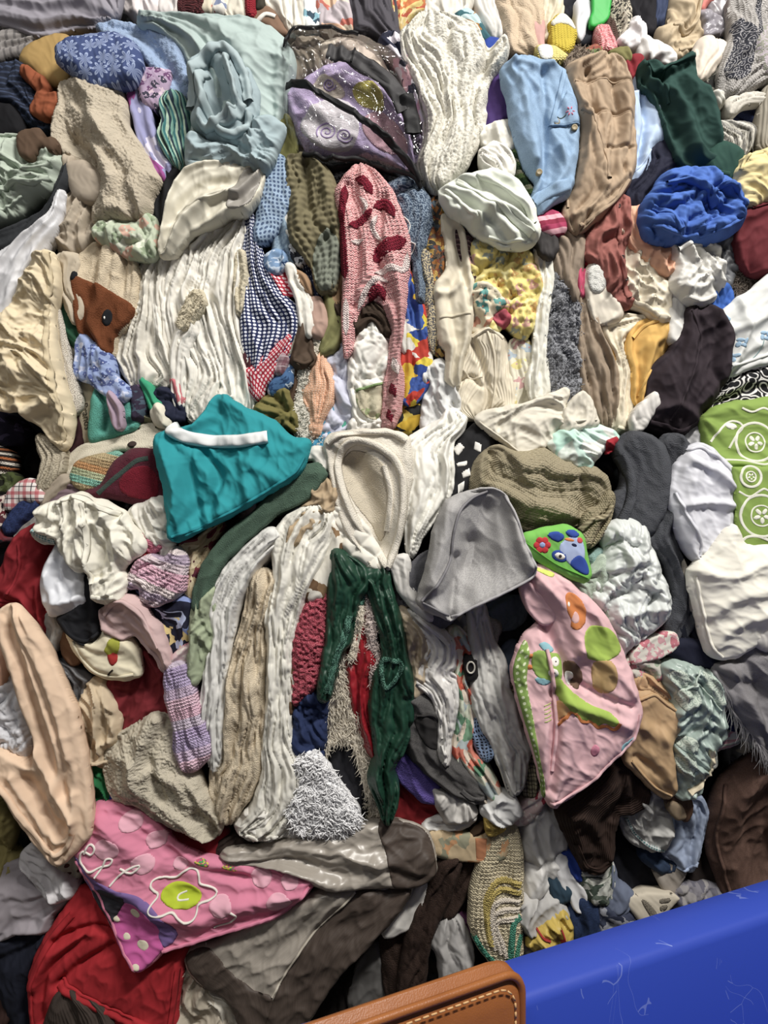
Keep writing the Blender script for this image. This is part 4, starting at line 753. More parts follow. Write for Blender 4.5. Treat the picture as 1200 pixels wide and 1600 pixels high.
G('shirt', 'shirt', 'mustard yellow shirt draped beside the plum shirt', '982,525 1000,505 1030,493 1047,515 1048,540 1027,562 1012,592 1002,634 991,626 988,580 980,550', '#dcaa54', b=54, H=16, st='d', a=105, A=10, n=3)
G('shirt', 'shirt', 'mustard yellow sleeve left of the cream cotton shirt', '934,518 955,511 967,545 968,587 955,580 943,550', '#d5a04e', b=40, H=12, st='d', A=8)
G('shirt', 'shirt', 'cream cotton shirt hanging between two mustard yellow pieces', '921,503 945,496 970,493 1000,496 1030,490 1000,508 984,528 970,537 986,580 992,642 988,668 962,674 958,630 966,590 956,550 934,524', '#dfd3b8', b=46, H=14, st='v', A=10, n=3)
G('tee', 'shirt', 'red tee bit beside the rose brown shirt', '906,380 922,370 927,400 915,414', '#bf2733', b=44, H=10)
G('top', 'top', 'hot pink top sliver left of the fleece lined vest', '900,430 912,424 914,457 905,466', '#c8486a', b=42)
G('sock', 'sock', 'burgundy and pink striped sock under the denim shirt', '838,345 860,330 880,345 878,367 850,364', P('stripes', '#8c2440', '#d89aa8', '#a83458', s=26, ang=80), b=62, H=14, st='s')
G('sock', 'sock', 'charcoal sock with pink heel under the striped sock', '838,360 862,358 870,386 858,404 845,392', '#3d3a3a', b=60, H=10, st='s')
G('jacket', 'jacket', 'taupe quilted jacket sleeve below the taupe jacket hem', '856,342 885,346 906,360 914,386 908,422 900,472 885,454 869,422 862,382', P('plain', '#8f7e6c'), b=46, H=18, A=9, n=2)
o = G('throw', 'throw', 'grey sherpa throw hanging in a ragged column at right of centre', '860,430 872,418 887,450 902,480 905,530 908,582 903,624 886,644 868,638 856,600 848,560 850,500', P('plain', '#8d8f96', b='t', rough=.95), b=40, H=20, st='c', A=8, fz=(4.5, 4))
fur(o, P('plain', '#8d8f96'), 5, .06, 95, 14, w=2)
G('quilt', 'quilt', 'taupe quilted blanket column right of the grey sherpa throw', '898,492 904,440 922,478 932,500 947,540 962,580 968,618 964,657 950,672 928,658 904,627 901,582 896,532', P('plain', '#95826d'), b=42, H=22, st='v', A=12, n=4, a=85)
G('shirt', 'shirt', 'plum black sweatshirt bulging at right below the mustard shirt', '1068,490 1085,481 1112,489 1133,520 1133,572 1122,612 1097,643 1082,668 1060,682 1030,675 1002,664 1010,620 1013,580 1039,555 1061,522', P('plain', '#30262d'), b=64, H=32, st='d', a=105, A=14, n=3.5, f=[('1075,500 1070,560 1050,640', 9, 10), ('1110,520 1100,580 1120,610', -8, 7), ('1020,640 1060,640 1080,660', 8, 7)])
G('ribbon', 'ribbon', 'white lace cuff on the lower left of the plum black sweatshirt', '996,642 1022,616 1028,630 1012,657 996,674 990,655', '#d8d4ce', b=92, H=8, st='c', A=5)
o = G('sheet', 'sheet', 'white sheet with blue flower sprigs at the right edge', '1118,500 1150,470 1175,454 1195,434 1230,425 1230,555 1175,573 1131,585 1128,545 1129,520', '#d4d6d3', b=72, H=20, st='d', a=150, A=8, n=3, f=[('1130,520 1170,510 1230,470', 8, 8), ('1150,470 1160,520 1135,580', 7, 6)])
for x, y, a in ((1128, 502, 30), (1136, 560, 80), (1188, 528, 100), (1150, 540, 20)):
    for k in range(4): patch(o, 'petal', ellipse(x+5*math.cos(a+k*1.6), y+5*math.sin(a+k*1.6), 5, 3, a+k*90), P('plain', '#8fb0cc'), lift=1.2, sm=False, g=1.4, label='printed blue petal')
band(o, 'flower_stem', '1186,534 1180,552 1172,562', 1.6, '#7f9a9c', lift=1.2)
G('dress', 'dress', 'black and white paisley dress above the green pillowcase', '1088,660 1100,630 1120,609 1140,579 1170,564 1230,540 1230,645 1170,634 1120,636 1105,650', P('rings', '#17171b', '#cfccc8', '#17171b', s=34, r=.42, warp=.02), b=74, H=20, st='d', a=150, A=8)
gr = '#7d9b40'; wh = P('plain', '#dcdccc')
o = G('pillowcase', 'pillowcase', 'green pillowcase with white eye and flower print at the right edge', '1097,655 1125,634 1165,627 1230,629 1230,738 1175,737 1129,732 1110,712 1100,690', P('plain', gr), b=98, H=24, st='d', a=20, A=6, r=16)
o2 = G('pillowcase', 'pillowcase', 'green printed pillowcase end hanging below the folded part', '1146,728 1230,728 1230,868 1155,865 1148,800', P('plain', gr), b=94, H=8, st='d', A=4, r=8, sh=1)
def flower_ring(p, x, y, r):
    band(p, 'printed_ring', ellipse(x, y, r, k=24), 5, wh, lift=.6, closed=True)
    band(p, 'printed_ring', ellipse(x, y, r*.5, k=18), 3, wh, lift=.6, closed=True)
    for k in range(5):
        a = k*1.257+.3; patch(p, 'printed_petal', ellipse(x+r*.24*math.cos(a), y+r*.24*math.sin(a), r*.17, r*.1, math.degrees(a)), wh, lift=.6, sm=False, g=1.5)
flower_ring(o, 1170, 693, 30)
band(o, 'printed_eye', '1104,692 1118,672 1136,660 1152,668 1140,684 1130,702', 4, wh, lift=.6)
patch(o, 'printed_petal', ellipse(1134, 668, 9, 5, 10), wh, lift=1.2, sm=False)
band(o, 'printed_scroll', '1150,640 1166,646 1184,640 1196,646', 4, wh, lift=.6)
band(o, 'printed_scroll', '1118,720 1150,722 1180,728 1200,722', 4, wh, lift=.6)
flower_ring(o2, 1172, 745, 16); flower_ring(o2, 1186, 806, 32); band(o2, 'printed_scroll', '1152,858 1160,840 1180,838 1200,846', 5, wh, lift=.6); band(o2, 'printed_scroll', '1152,768 1170,776 1190,764 1200,768', 4, wh, lift=.6)
G('sheet', 'sheet', 'pale lavender fitted sheet bunched left of the green pillowcase', '1046,766 1060,720 1080,697 1102,694 1127,714 1150,740 1150,800 1142,837 1115,862 1082,875 1059,842 1047,792', '#cccdd6', b=84, H=24, st='d', a=60, A=10, n=3, f=[('1075,720 1110,735 1140,760', 9, 7), ('1060,790 1100,785 1140,790', 8, 6), ('1080,740 1070,800 1085,850', 6, 8)])
G('sheet', 'sheet', 'white cotton cuff between plum sweatshirt and green pillowcase', '1073,684 1095,658 1114,692 1090,703', '#cfcfd2', b=82, H=10, st='r')
G('pillow', 'pillow', 'big cream pillow at the right edge under the green pillowcase', '1078,890 1110,862 1145,820 1165,850 1230,860 1230,985 1182,1003 1150,1024 1120,1028 1101,1012 1089,962 1077,912', '#e2ded0', b=84, H=40, st='d', a=20, A=8, n=3, r=60, f=[('1085,890 1130,900 1180,880', 7, 7), ('1100,960 1140,930 1200,920', 6, 9), ('1110,1005 1130,980 1180,960', 6, 8)])
gf = P('plain', '#4b4d53', b='t', rough=.95, spec=.1)
o = G('throw', 'throw', 'charcoal plush throw folded to show cream sherpa lining', '964,696 985,677 1012,678 1037,699 1045,740 1038,792 1012,834 990,844 963,822 957,780 972,765 976,730', gf, b=72, H=24, st='d', a=70, A=6, r=14)
patch(o, 'sherpa_lining', '974,702 998,690 1016,700 1026,724 1022,750 1010,778 990,806 976,818 990,775 998,745 990,716', P('plain', '#d0c8ba', b='t', rough=.95), lift=-3, fz=(4, 3), label='cream sherpa lining')
band(o, 'rolled_edge', '966,712 974,724 982,752 978,786 966,812', 16, gf, lift=8)
o = G('throw', 'throw', 'charcoal plush throw hanging behind the lavender fitted sheet', '1033,690 1060,678 1078,700 1067,762 1053,800 1057,860 1074,902 1084,952 1074,984 1045,1004 1033,977 1049,930 1038,880 1013,852 1010,830 1031,790 1042,742', gf, b=60, H=22, st='d', a=88, A=10, n=3)
patch(o, 'sherpa_lining', '1062,872 1070,890 1078,925 1076,955 1068,930 1062,900', P('plain', '#bdb4a6', b='t'), lift=4, fz=(4, 2), label='cream sherpa lining edge')

# ---------------------------------------------------------------- top of the third bale
tu = P('plain', '#ddd6c4', tr=.12, rough=.7)
G('curtain', 'curtain', 'cream organza curtain lying across the middle of the pile', '743,655 755,645 790,638 830,630 872,613 887,610 882,640 930,655 906,672 872,692 842,702 816,718 790,694 762,674', tu, b=92, H=10, st='r', a=165, A=8, r=10)
G('curtain', 'curtain', 'cream organza corner folded up above the mint striped tee', '884,644 910,614 927,638 932,662 900,672 880,676', tu, b=98, H=8, st='r', a=120, A=7, r=8)
o = G('tee', 'shirt', 'white and mint green tee with a red label on top of the khaki cardigan', '858,692 884,670 920,664 952,671 967,690 941,702 926,722 916,731 890,723 868,712', P('blob', '#d2dcd2', '#d6dcd4', '#aed6c6', '#dcdfd6', '#bcd8cc', s=9), b=88, H=14, st='r', a=20, A=9)
patch(o, 'label', '941,690 962,682 963,702 944,713', P('plain', '#a8222e', b='n'), lift=3, sm=False, label='red label')
G('trousers', 'trousers', 'black trousers with white geometric print beside the khaki cardigan', '703,722 718,690 740,664 766,654 771,690 757,735 736,775 715,782 700,778', '#1c1c1f', b=62, H=16, st='d', a=110, A=7)
p_ = bpy.data.objects['trousers']
p_ = [x for x in bpy.data.objects if x.get('label', '').startswith('black trousers with white geometric')][0]
for q in ('708,700 718,690 726,700 714,714', '712,724 730,720 728,728 714,730', '742,690 752,694 750,708 740,702', '720,738 732,732 734,744 722,748', '714,758 724,752 722,768 714,772'):
    patch(p_, 'printed_shape', q, P('plain', '#dcdad4'), lift=1.2, sm=False, label='white printed shape')
kh = P('heather', '#a3977a', '#968a6c', s=40, b='k')
o = G('sweater', 'sweater', 'khaki knitted cardigan heaped at right of centre', '743,722 775,698 810,708 850,703 881,720 920,729 946,745 953,782 936,803 900,819 860,826 830,828 800,817 784,792 754,772 736,770', kh, b=66, H=30, st='d', a=60, A=13, n=4, r=30, f=[('765,710 760,760', -10, 7), ('900,725 912,780 900,815', -10, 7), ('800,715 830,760 840,820', 8, 12)], kn=(8, 1.6))
o = G('sweater', 'sweater', 'khaki knitted cardigan cuff and cord right of the grey bucket hat', '915,806 935,793 956,768 955,800 942,832 921,853 903,850', P('plain', '#978b6c', b='k'), b=74, H=14, A=8, n=2, kn=(6, 2.5))
band(o, 'cord', '905,828 922,812 942,806 952,790', 9, P('stripes', '#a89c7c', '#7c7056', s=90, ang=45), lift=6, label='twisted cord')
o = G('sheet', 'sheet', 'white frilled sheet bunched right of the hooded towel', '634,694 650,676 690,655 702,638 728,650 722,674 707,692 708,732 703,772 682,803 657,843 640,868 632,802 642,745', '#e2e0d7', b=62, H=18, st='v', a=100, A=12, n=4)
G('quilt', 'quilt', 'white quilted pad under the hooded towel', '524,790 560,808 592,860 606,888 592,898 568,880 543,864 526,830', P('plain', '#dedacd'), b=68, H=12, st='q', n=22, A=6, a=50)
tw = P('plain', '#e0d8c8', b='t')
o = G('towel', 'towel', 'cream hooded baby towel opened like a pouch at centre', '508,690 520,678 560,673 610,673 637,685 643,740 635,792 622,852 606,889 584,884 568,862 543,832 528,792 519,750 513,715', tw, b=82, H=18, st='d', a=80, A=5, r=12, f=[('552,720 575,780 590,850', -34, 24), ('540,690 580,684 615,710', 5, 12)])
patch(o, 'inner_hood', '532,725 548,704 570,706 596,722 606,745 606,800 596,846 580,820 556,790 540,760', P('plain', '#c9bda6', b='t'), lift=1, label='darker beige inner hood')
band(o, 'trim', '604,884 584,850 556,812 538,772 528,728 536,702 556,690 586,696 614,716 628,744 630,790 622,840 606,884', 13, tw, lift=8, label='padded towel trim')
band(o, 'trim', '512,694 530,681 570,676 612,677 634,690', 9, tw, lift=6, label='padded towel trim')
band(o, 'fold', '600,728 610,770 604,830', 10, tw, lift=5)
tl = P('plain', '#1b929c')
o = G('scrub_top', 'shirt', 'teal scrub top with a white waistband slung over the pile', '243,682 262,672 300,664 318,640 340,614 370,631 400,644 430,661 456,684 481,690 479,717 466,742 420,772 370,802 320,827 275,843 268,810 260,762 249,722', tl, b=104, H=22, st='d', a=75, A=11, n=3, r=12, f=[('345,625 400,655 470,700', 5, 10), ('290,700 330,740 350,800', 12, 12), ('262,700 280,760 290,830', 10, 9), ('322,715 345,745 335,790', -18, 9), ('300,700 305,760 318,820', -10, 8), ('400,700 385,740 395,780', 9, 9), ('300,668 330,650 345,625', 6, 10), ('380,720 420,740 440,755', 6, 9)])
band(o, 'waistband', '264,664 275,676 300,686 340,690 380,690 421,684', 22, '#d9dcdc', lift=9, label='white waistband')
band(o, 'hem', '277,838 322,822 372,797 422,767 464,739 477,716', 5, P('plain', '#178894'), lift=2)
G('shirt', 'shirt', 'teal pocket edge of cloth tucked behind the scrub top band', '330,676 352,664 372,676 350,684', P('plain', '#0e5560'), b=112, H=4, st='s', A=2)
G('cord', 'cord', 'white cotton drawcord bunched right of the teal scrub top', '476,716 490,699 506,704 514,730 502,734 490,718', '#d6d3ca', b=84, H=12, st='s')
gh = P('heather', '#b0aeac', '#9a9898', s=50, b='w')
o = G('hat', 'hat', 'grey wool bucket hat with a piped brim at centre right', '688,800 704,780 740,767 770,764 787,772 802,800 817,850 832,882 829,900 790,923 740,947 714,958 704,967 660,948 653,936 668,882 678,832', gh, b=116, H=26, st='d', a=70, A=5, r=16, f=[('765,800 752,840 748,880', -34, 34), ('735,850 728,890 720,930', -20, 16), ('800,790 814,840 826,880', 10, 12), ('702,800 690,850 672,910', 14, 14), ('712,870 708,920 704,962', -16, 7)])
band(o, 'piping', '762,768 738,778 716,800 706,836 702,872 684,906 658,936', 5, P('plain', '#7c7a7e'), lift=6, label='grey piping')
band(o, 'piping', '788,774 802,802 818,852 831,884 828,899 790,921 742,944 706,964', 5, P('plain', '#a8a6a8'), lift=5, label='grey piping')
band(o, 'piping', '658,938 682,950 702,962', 4, P('plain', '#7c7a7e'), lift=4)
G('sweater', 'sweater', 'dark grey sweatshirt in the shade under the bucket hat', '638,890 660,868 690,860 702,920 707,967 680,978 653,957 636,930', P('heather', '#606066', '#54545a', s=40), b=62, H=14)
G('sheet', 'sheet', 'white cotton strip left of the grey bucket hat', '613,880 635,868 645,920 667,947 674,968 650,953 628,930', '#d3d0ca', b=70, H=10, a=60)

# ---------------------------------------------------------------- third bale, left
o = G('shirt', 'shirt', 'white shirt with teal lace cuff heaped left of the teal scrub top', '62,795 90,784 125,771 141,779 165,784 192,800 203,815 222,840 227,856 207,876 192,891 199,906 190,936 153,937 148,915 143,900 138,882 128,892 105,872 95,852 70,847 54,837 62,815', '#e2dece', b=86, H=22, st='r', a=100, A=11, f=[('125,775 140,830 150,890', 10, 7), ('165,790 185,840 190,870', 9, 7), ('190,805 170,850 160,900', -8, 6), ('70,800 110,820 130,870', 8, 8)])
band(o, 'lace_cuff', '57,828 70,840 92,846', 10, P('dots', '#cfd8d4', '#5c9aa0', s=150, r=.35), lift=4, label='teal lace cuff')
G('blouse', 'blouse', 'shiny white gathered blouse left of the black shirt', '92,850 105,835 120,860 124,890 132,920 133,942 110,958 80,958 71,935 67,910 74,880', sat('#d5d8e0', .5), b=78, H=22, st='d', a=100, A=9, n=3, f=[('80,900 95,940 128,930', 8, 7), ('105,840 95,890 115,930', -8, 6)])
G('blouse', 'blouse', 'white cotton blouse above the pink crochet blanket', '203,800 230,784 256,777 270,800 278,830 273,852 264,875 248,870 239,852 223,842', '#dedacf', b=66, H=16, st='r', a=60, A=10)
G('shirt', 'shirt', 'crimson red shirt hanging at the left edge', '24,842 55,820 62,830 86,850 77,890 74,935 77,950 70,1004 50,972 30,947 -30,944 -30,930 8,880', '#992029', b=58, H=20, st='d', a=120, A=12, n=3, f=[('60,840 50,890 20,930', 8, 7), ('75,860 55,920 60,980', -8, 7)])
G('scarf', 'scarf', 'bright pink knit scarf under the white cotton blouse', '210,832 235,841 253,854 241,862 222,853', P('plain', '#d9748f', b='k'), b=74, H=8)
G('scarf', 'scarf', 'red cloth bit under the bright pink knit scarf', '222,850 240,862 244,876 226,872', '#a82430', b=62)
lv = P('stripes', '#dca8bc', '#d8c4cc', '#b8a4bc', '#e0d0d0', '#dcaabf', s=9, ang=100, b='k')
G('afghan', 'blanket', 'pink and lavender crochet baby blanket folded below the white blouse', '203,900 214,880 240,868 259,872 276,856 290,870 290,900 287,922 265,938 240,945 223,938 220,920 203,917', lv, b=72, H=24, st='v', a=120, A=10, n=3, kn=(7, 3.5))
G('scarf', 'scarf', 'maroon cream and olive floral scarf above the sage cotton cloth', '284,842 310,840 347,817 332,850 317,882 307,917 302,944 289,934 284,890', P('flor', '#a89470', '#6a2430', '#8c7a48', '#d0c09a', '#5a2030', s=24, d=.6), b=56, H=14, A=9, n=3)
G('shirt', 'shirt', 'black shirt under the white shirt sleeve', '96,963 120,950 136,935 140,883 151,903 157,935 164,960 162,987 140,1006 120,998 104,982', '#1b1c21', b=68, H=16, st='d', a=60, A=9)
G('cardigan', 'sweater', 'blush pink cardigan twisted around the navy floral cloth', '159,955 175,939 195,929 211,934 227,950 237,965 252,985 260,1010 265,1036 257,1048 241,1023 226,1008 210,993 190,998 164,983', '#caa9a7', b=76, H=18, st='d', a=45, A=10, n=3)
G('dress', 'dress', 'navy dress with pastel flowers right of the blush cardigan', '203,926 240,934 265,945 285,929 305,943 304,980 303,1006 285,1034 264,1033 253,990 238,965 213,950', P('flor', '#1b1d33', '#7a8cc4', '#c08aa4', '#a8b4d8', '#c8b070', s=17, d=.5), b=60, H=14, st='d', A=8)
G('scarf', 'scarf', 'pale pink floral scrap below the navy pastel dress', '266,1036 284,1012 302,1008 298,1030 278,1042', P('flor', '#d0b0b4', '#c8788a', '#dcd0c8', s=40), b=68, H=8)
G('tee', 'shirt', 'silver grey tee left of the black shirt', '68,962 95,962 103,980 92,1007 75,1024 66,1004', '#95938f', b=56, H=12)
o = G('pillowcase', 'pillowcase', 'cream pillowcase with a green and red stitched motif', '106,977 125,990 150,1000 166,985 195,993 212,1010 219,1040 216,1057 180,1061 150,1053 129,1032 114,1007', '#ddd3b4', b=66, H=14, st='d', a=10, A=6)
patch(o, 'green_motif', '176,996 190,996 192,1008 186,1020 174,1024 168,1014 172,1006', P('plain', '#a4a832'), lift=1.6, label='olive green stitched shape')
patch(o, 'red_motif', '172,1020 184,1016 187,1030 180,1038 174,1032', P('plain', '#b02a28'), lift=1.8, label='red stitched shape')
band(o, 'stitched_line', '171,1054 176,1048 181,1044', 3, '#2a2420', lift=1.6)
G('bag', 'bag', 'brown suede patch with a frayed cream edge', '96,985 111,985 124,1030 113,1038 99,1020', '#6f4d35', b=58, H=8, st='s')
G('trousers', 'trousers', 'charcoal trousers with satin sheen beside the peach sheet', '78,1020 95,1030 116,1036 131,1049 145,1059 137,1077 132,1112 121,1128 107,1107 93,1077 83,1047', sat('#505053', .5), b=48, H=18, A=11, n=4)
G('tee', 'shirt', 'beige knit tee bunched left of the burgundy cloth', '139,1062 165,1061 180,1090 187,1110 190,1150 182,1163 168,1178 180,1188 150,1192 133,1172 120,1147 129,1110', '#c7b292', b=54, H=20, st='r', a=80, A=11)
G('tee', 'shirt', 'darker beige tee folded below the beige knit tee', '122,1150 150,1144 186,1165 182,1182 168,1200 140,1190 122,1176', '#aa9478', b=50, H=14, a=30)
G('sweater', 'sweater', 'burgundy fleece top between cream pillowcase and pink knit', '176,1060 210,1053 216,1030 220,1012 242,1030 264,1050 270,1076 268,1112 240,1118 212,1138 190,1160 180,1132 184,1105 168,1076', P('plain', '#7e2028'), b=52, H=22, st='d', a=120, A=13, n=3)
G('scarf', 'scarf', 'pink to lavender ribbed knit baby scarf hanging above the cream fleece', '264,1040 280,1033 293,1040 302,1075 312,1105 324,1140 333,1162 322,1188 300,1204 284,1200 273,1170 273,1140 263,1100 260,1065', P('stripes', '#deb0c4', '#dcb4c6', '#c8b0cc', '#b6a4cc', '#b09cc4', '#c8b8cc', s=6.2, ang=90, b='k'), b=74, H=22, st='v', a=75, A=8, n=2.5, kn=(6, 3))
o = G('blanket', 'blanket', 'cream sherpa blanket bulging above the pink flower quilt', '168,1172 185,1150 215,1129 246,1110 266,1114 277,1150 292,1190 312,1210 332,1250 348,1278 342,1303 320,1311 290,1303 250,1283 215,1258 178,1247 165,1210', P('plain', '#c3b9a3', b='t', rough=.95), b=72, H=36, st='d', a=60, n=4, A=13, r=34, g=1.5, fz=(3.4, 2.2), f=[('260,1125 240,1180 260,1240', -12, 8), ('240,1200 280,1215 300,1260', 10, 9), ('185,1175 215,1190 210,1240', 6, 8)])

# ---------------------------------------------------------------- third bale, middle
o = G('towel', 'towel', 'dark green terry towel running diagonally under the teal scrub top', '308,912 320,880 350,840 400,798 450,744 492,724 508,740 483,777 432,802 387,842 352,877 332,912 324,952 303,948', P('plain', '#4b6654', b='t'), b=78, H=14, st='d', a=130, A=6, n=2)
G('sheet', 'sheet', 'sage green cotton sheet folded below the dark green towel', '303,945 325,926 337,920 334,960 332,1002 320,1032 312,1062 300,1068 296,1030 300,982', '#9ca988', b=66, H=12, st='r', a=100, A=8)
G('comforter', 'comforter', 'white sheer comforter curving down in long folds', '328,950 345,900 380,858 420,826 442,838 402,890 377,940 362,1000 354,1060 352,1120 347,1182 335,1204 321,1152 316,1100 323,1040 331,1000', P('plain', '#dcdbd6', tr=.06), b=58, H=22, st='v', a=105, A=11, n=4)
G('blanket', 'blanket', 'long beige fleece blanket twisted down the middle left', '394,902 415,888 432,905 427,940 414,982 417,1022 412,1080 417,1110 412,1162 407,1202 392,1242 360,1286 343,1278 333,1250 330,1202 343,1182 348,1120 353,1060 368,1010 383,960', P('plain', '#d0bfa2', b='t'), b=54, H=26, st='v', a=95, A=15, n=4.5)
G('curtain', 'curtain', 'long white satin curtain gathered beside the beige fleece', '428,842 450,806 490,790 517,798 522,830 507,872 492,902 477,932 467,962 457,1012 452,1090 457,1162 472,1202 467,1262 440,1307 400,1312 372,1302 386,1276 402,1240 412,1202 411,1160 417,1110 420,1020 417,960 430,900', P('plain', '#e0ddd1', rough=.6), b=60, H=20, st='v', a=97, A=12, n=5)
G('sheet', 'sheet', 'white satin pillow slip spilling out at the foot of the long curtain', '368,1288 385,1265 420,1249 450,1228 472,1250 494,1282 480,1303 420,1315 385,1311', '#dfdcd4', b=78, H=22, st='r', a=160, A=10)
G('sheet', 'sheet', 'khaki cotton sheet twisted beside the hooded towel', '446,852 454,820 480,780 504,748 523,758 525,790 507,817 481,832 466,850', '#ad9574', b=72, H=16, st='r', a=120, A=9)
bs = P('blob', '#d9d4c6', '#dcd7c9', '#6a4d33', '#dcd7c9', '#8a6a48', '#dcd7c9', s=26)
G('pillowcase', 'pillowcase', 'cream pillowcase with brown animal print left of the green robe', '495,872 509,840 519,813 532,840 533,870 522,902 512,928 490,938 478,932 483,905', bs, b=66, H=14, st='d', a=110, A=6)
G('sheet', 'sheet', 'narrow cream sheet with brown print along the raspberry rug', '457,930 477,934 468,990 463,1092 451,1116 449,1000', bs, b=56, H=10, A=6)
G('rug', 'rug', 'raspberry red looped rug hanging left of the green robe', '478,947 500,930 516,913 515,960 511,1002 502,1062 476,1088 460,1100 457,1050 460,990', P('rings', '#a23547', '#c4606c', s=75, r=.35, b='t'), b=58, H=16, st='s', A=5, fz=(5, 4))
gs = P('plain', '#17422f', rough=.48, spec=.45, b='n')
o = G('robe', 'robe', 'dark green satin robe with beaded trim, left panel', '523,857 545,870 572,890 578,912 562,937 554,962 547,1002 532,1022 522,1062 511,1094 498,1090 503,1040 511,1000 513,940 516,888', gs, b=68, H=18, st='v', a=100, A=13, n=3)
bt = P('heather', '#1a4638', '#5a8c78', s=34, b='t')
band(o, 'beaded_trim', '548,960 540,990 525,1030 512,1080', 13, bt, lift=4, wob=2, label='beaded green trim')
o = G('robe', 'robe', 'dark green satin robe, right panel with long hanging folds', '562,895 580,890 602,886 614,930 628,980 643,1050 645,1112 631,1172 614,1202 621,1242 607,1289 595,1268 576,1216 587,1180 578,1110 584,1060 599,1020 590,970 578,930', gs, b=66, H=20, st='v', a=82, A=14, n=3, f=[('610,930 625,1000 632,1080', 8, 7)])
band(o, 'beaded_trim', '598,1030 612,1028 626,1032 622,1052 604,1070 596,1050', 9, bt, lift=4, closed=True, label='beaded green loop')
band(o, 'beaded_trim', '562,915 566,930 564,944', 10, bt, lift=5, label='beaded green tassel')
G('jeans', 'jeans', 'navy fleece jeans bundle below the raspberry rug', '460,1092 480,1078 496,1073 512,1090 510,1132 507,1162 502,1186 480,1172 458,1178 453,1140', P('plain', '#22305a'), b=54, H=20, st='c', A=11)
shag = P('plain', '#e0d6c2', b='n', rough=1)
o = G('throw', 'throw', 'cream shaggy throw below the red satin cushion', '526,1040 540,1012 552,1080 567,1130 582,1190 584,1232 575,1244 559,1182 545,1157 525,1157 510,1174 503,1205 506,1150 514,1090', shag, b=46, H=20, st='s', A=7, fz=(5, 3))
fur(o, shag, 14, .07, 80, 31, jit=.5, w=1.6, up=10)
o = G('throw', 'throw', 'pinkish white shaggy strip right of the red satin cushion', '573,923 586,934 592,960 588,1002 595,1042 592,1067 580,1071 576,1020 573,970', P('plain', '#d0bfb8', b='t'), b=56, H=12, st='s', fz=(5, 3))
fur(o, P('plain', '#d0bfb8', b='t'), 7, .08, 80, 32, w=1.6)
o = G('throw', 'throw', 'cream shaggy tuft between green robe and red cushion', '551,1010 558,970 566,945 562,985 553,1030 545,1030', shag, b=62, H=8, st='s')
fur(o, shag, 8, .08, 80, 33, w=1.5)
G('cushion', 'cushion', 'glossy red satin cushion squeezed inside the green robe', '543,1022 560,978 573,943 580,970 582,1010 592,1030 580,1060 582,1110 590,1150 587,1184 575,1173 559,1130 548,1080', sat('#a01822', .35), b=50, H=18, st='v', a=82, A=11, n=2.5)
G('trousers', 'trousers', 'black velvet trousers hanging right of the white fluffy toy', '520,1160 540,1150 556,1165 567,1205 574,1252 567,1282 545,1265 529,1228 518,1202', '#202026', b=46, H=16, A=9)
wf = P('plain', '#f0f0f2', b='n', rough=1)
o = G('toy', 'toy', 'white fluffy fur bundle at the foot of the third bale', '462,1187 475,1169 500,1178 522,1210 542,1240 560,1265 560,1283 540,1298 500,1303 475,1301 453,1288 448,1260 468,1220', wf, b=78, H=28, st='s', A=6, fz=(7, 5))
fur(o, wf, 12, .17, 70, 34, jit=1.0, w=3, up=8)
o = G('throw', 'throw', 'cream shaggy corner above the satin curtain end', '566,1238 580,1240 594,1252 600,1278 580,1292 568,1264', shag, b=52, H=10, st='s')
fur(o, shag, 9, .08, 80, 35, w=1.6)
G('sheet', 'sheet', 'tan satin sheet crumpled left of the white satin blouse', '622,950 645,963 667,1000 674,1036 662,1080 645,1088 638,1030 628,990', sat('#b3a083', .5), b=56, H=16, st='r', a=70, A=10)
G('blouse', 'blouse', 'shiny white satin blouse hanging below the grey bucket hat', '638,953 660,963 692,984 708,1000 711,1040 703,1050 715,1060 713,1102 703,1162 697,1196 683,1152 680,1102 668,1082 648,1067 652,1040 668,1010 652,980', sat('#d3d0cb', .42), b=58, H=18, st='v', a=80, A=13, n=3.5)
o = G('sweatpants', 'trousers', 'dark grey jersey sweatpants with a pocket, right of the green robe', '636,1085 660,1078 684,1105 692,1140 690,1165 722,1190 752,1225 758,1253 735,1252 698,1233 658,1198 633,1168 628,1130', P('heather', '#555352', '#484645', s=40), b=60, H=16, st='d', a=55, A=9)
band(o, 'pocket_edge', '650,1112 676,1112 686,1130 688,1168', 4, '#2e2c2c', lift=3, label='black pocket edge')
patch(o, 'pocket', '648,1116 674,1116 682,1134 684,1166 664,1158 652,1138', P('plain', '#2c2a2a'), lift=1.2, label='black pocket lining')
G('dress', 'dress', 'red green and cream floral satin dress hanging at centre right', '698,985 712,978 737,1000 740,1030 727,1060 740,1090 742,1140 737,1170 762,1200 783,1240 788,1264 760,1259 733,1234 713,1202 703,1170 710,1120 706,1060', P('blob', '#5c8a6a', '#c9d0b8', '#c8553f', '#d8c9b4', '#6f9a78', '#d87a64', '#aab8b8', s=20, rough=.5), b=48, H=16, A=11, n=3)
bk = G('belt', 'belt', 'black belt loop with a pale ring beside the floral satin dress', '726,1028 740,1026 744,1056 732,1064', P('plain', '#1c1b1b', rough=.5), b=62, H=5, st='s', A=1)
band(bk, 'ring', ellipse(735, 1042, 6, 9), 3, '#b8b4a8', lift=3, closed=True, label='pale ring')
G('blouse', 'blouse', 'blue blouse with black dots tucked under the sheer curtain', '735,1140 745,1122 762,1145 771,1175 757,1189', P('dots', '#7f98bc', '#1f2430', s=110, r=.3, warp=.03), b=56, H=10)
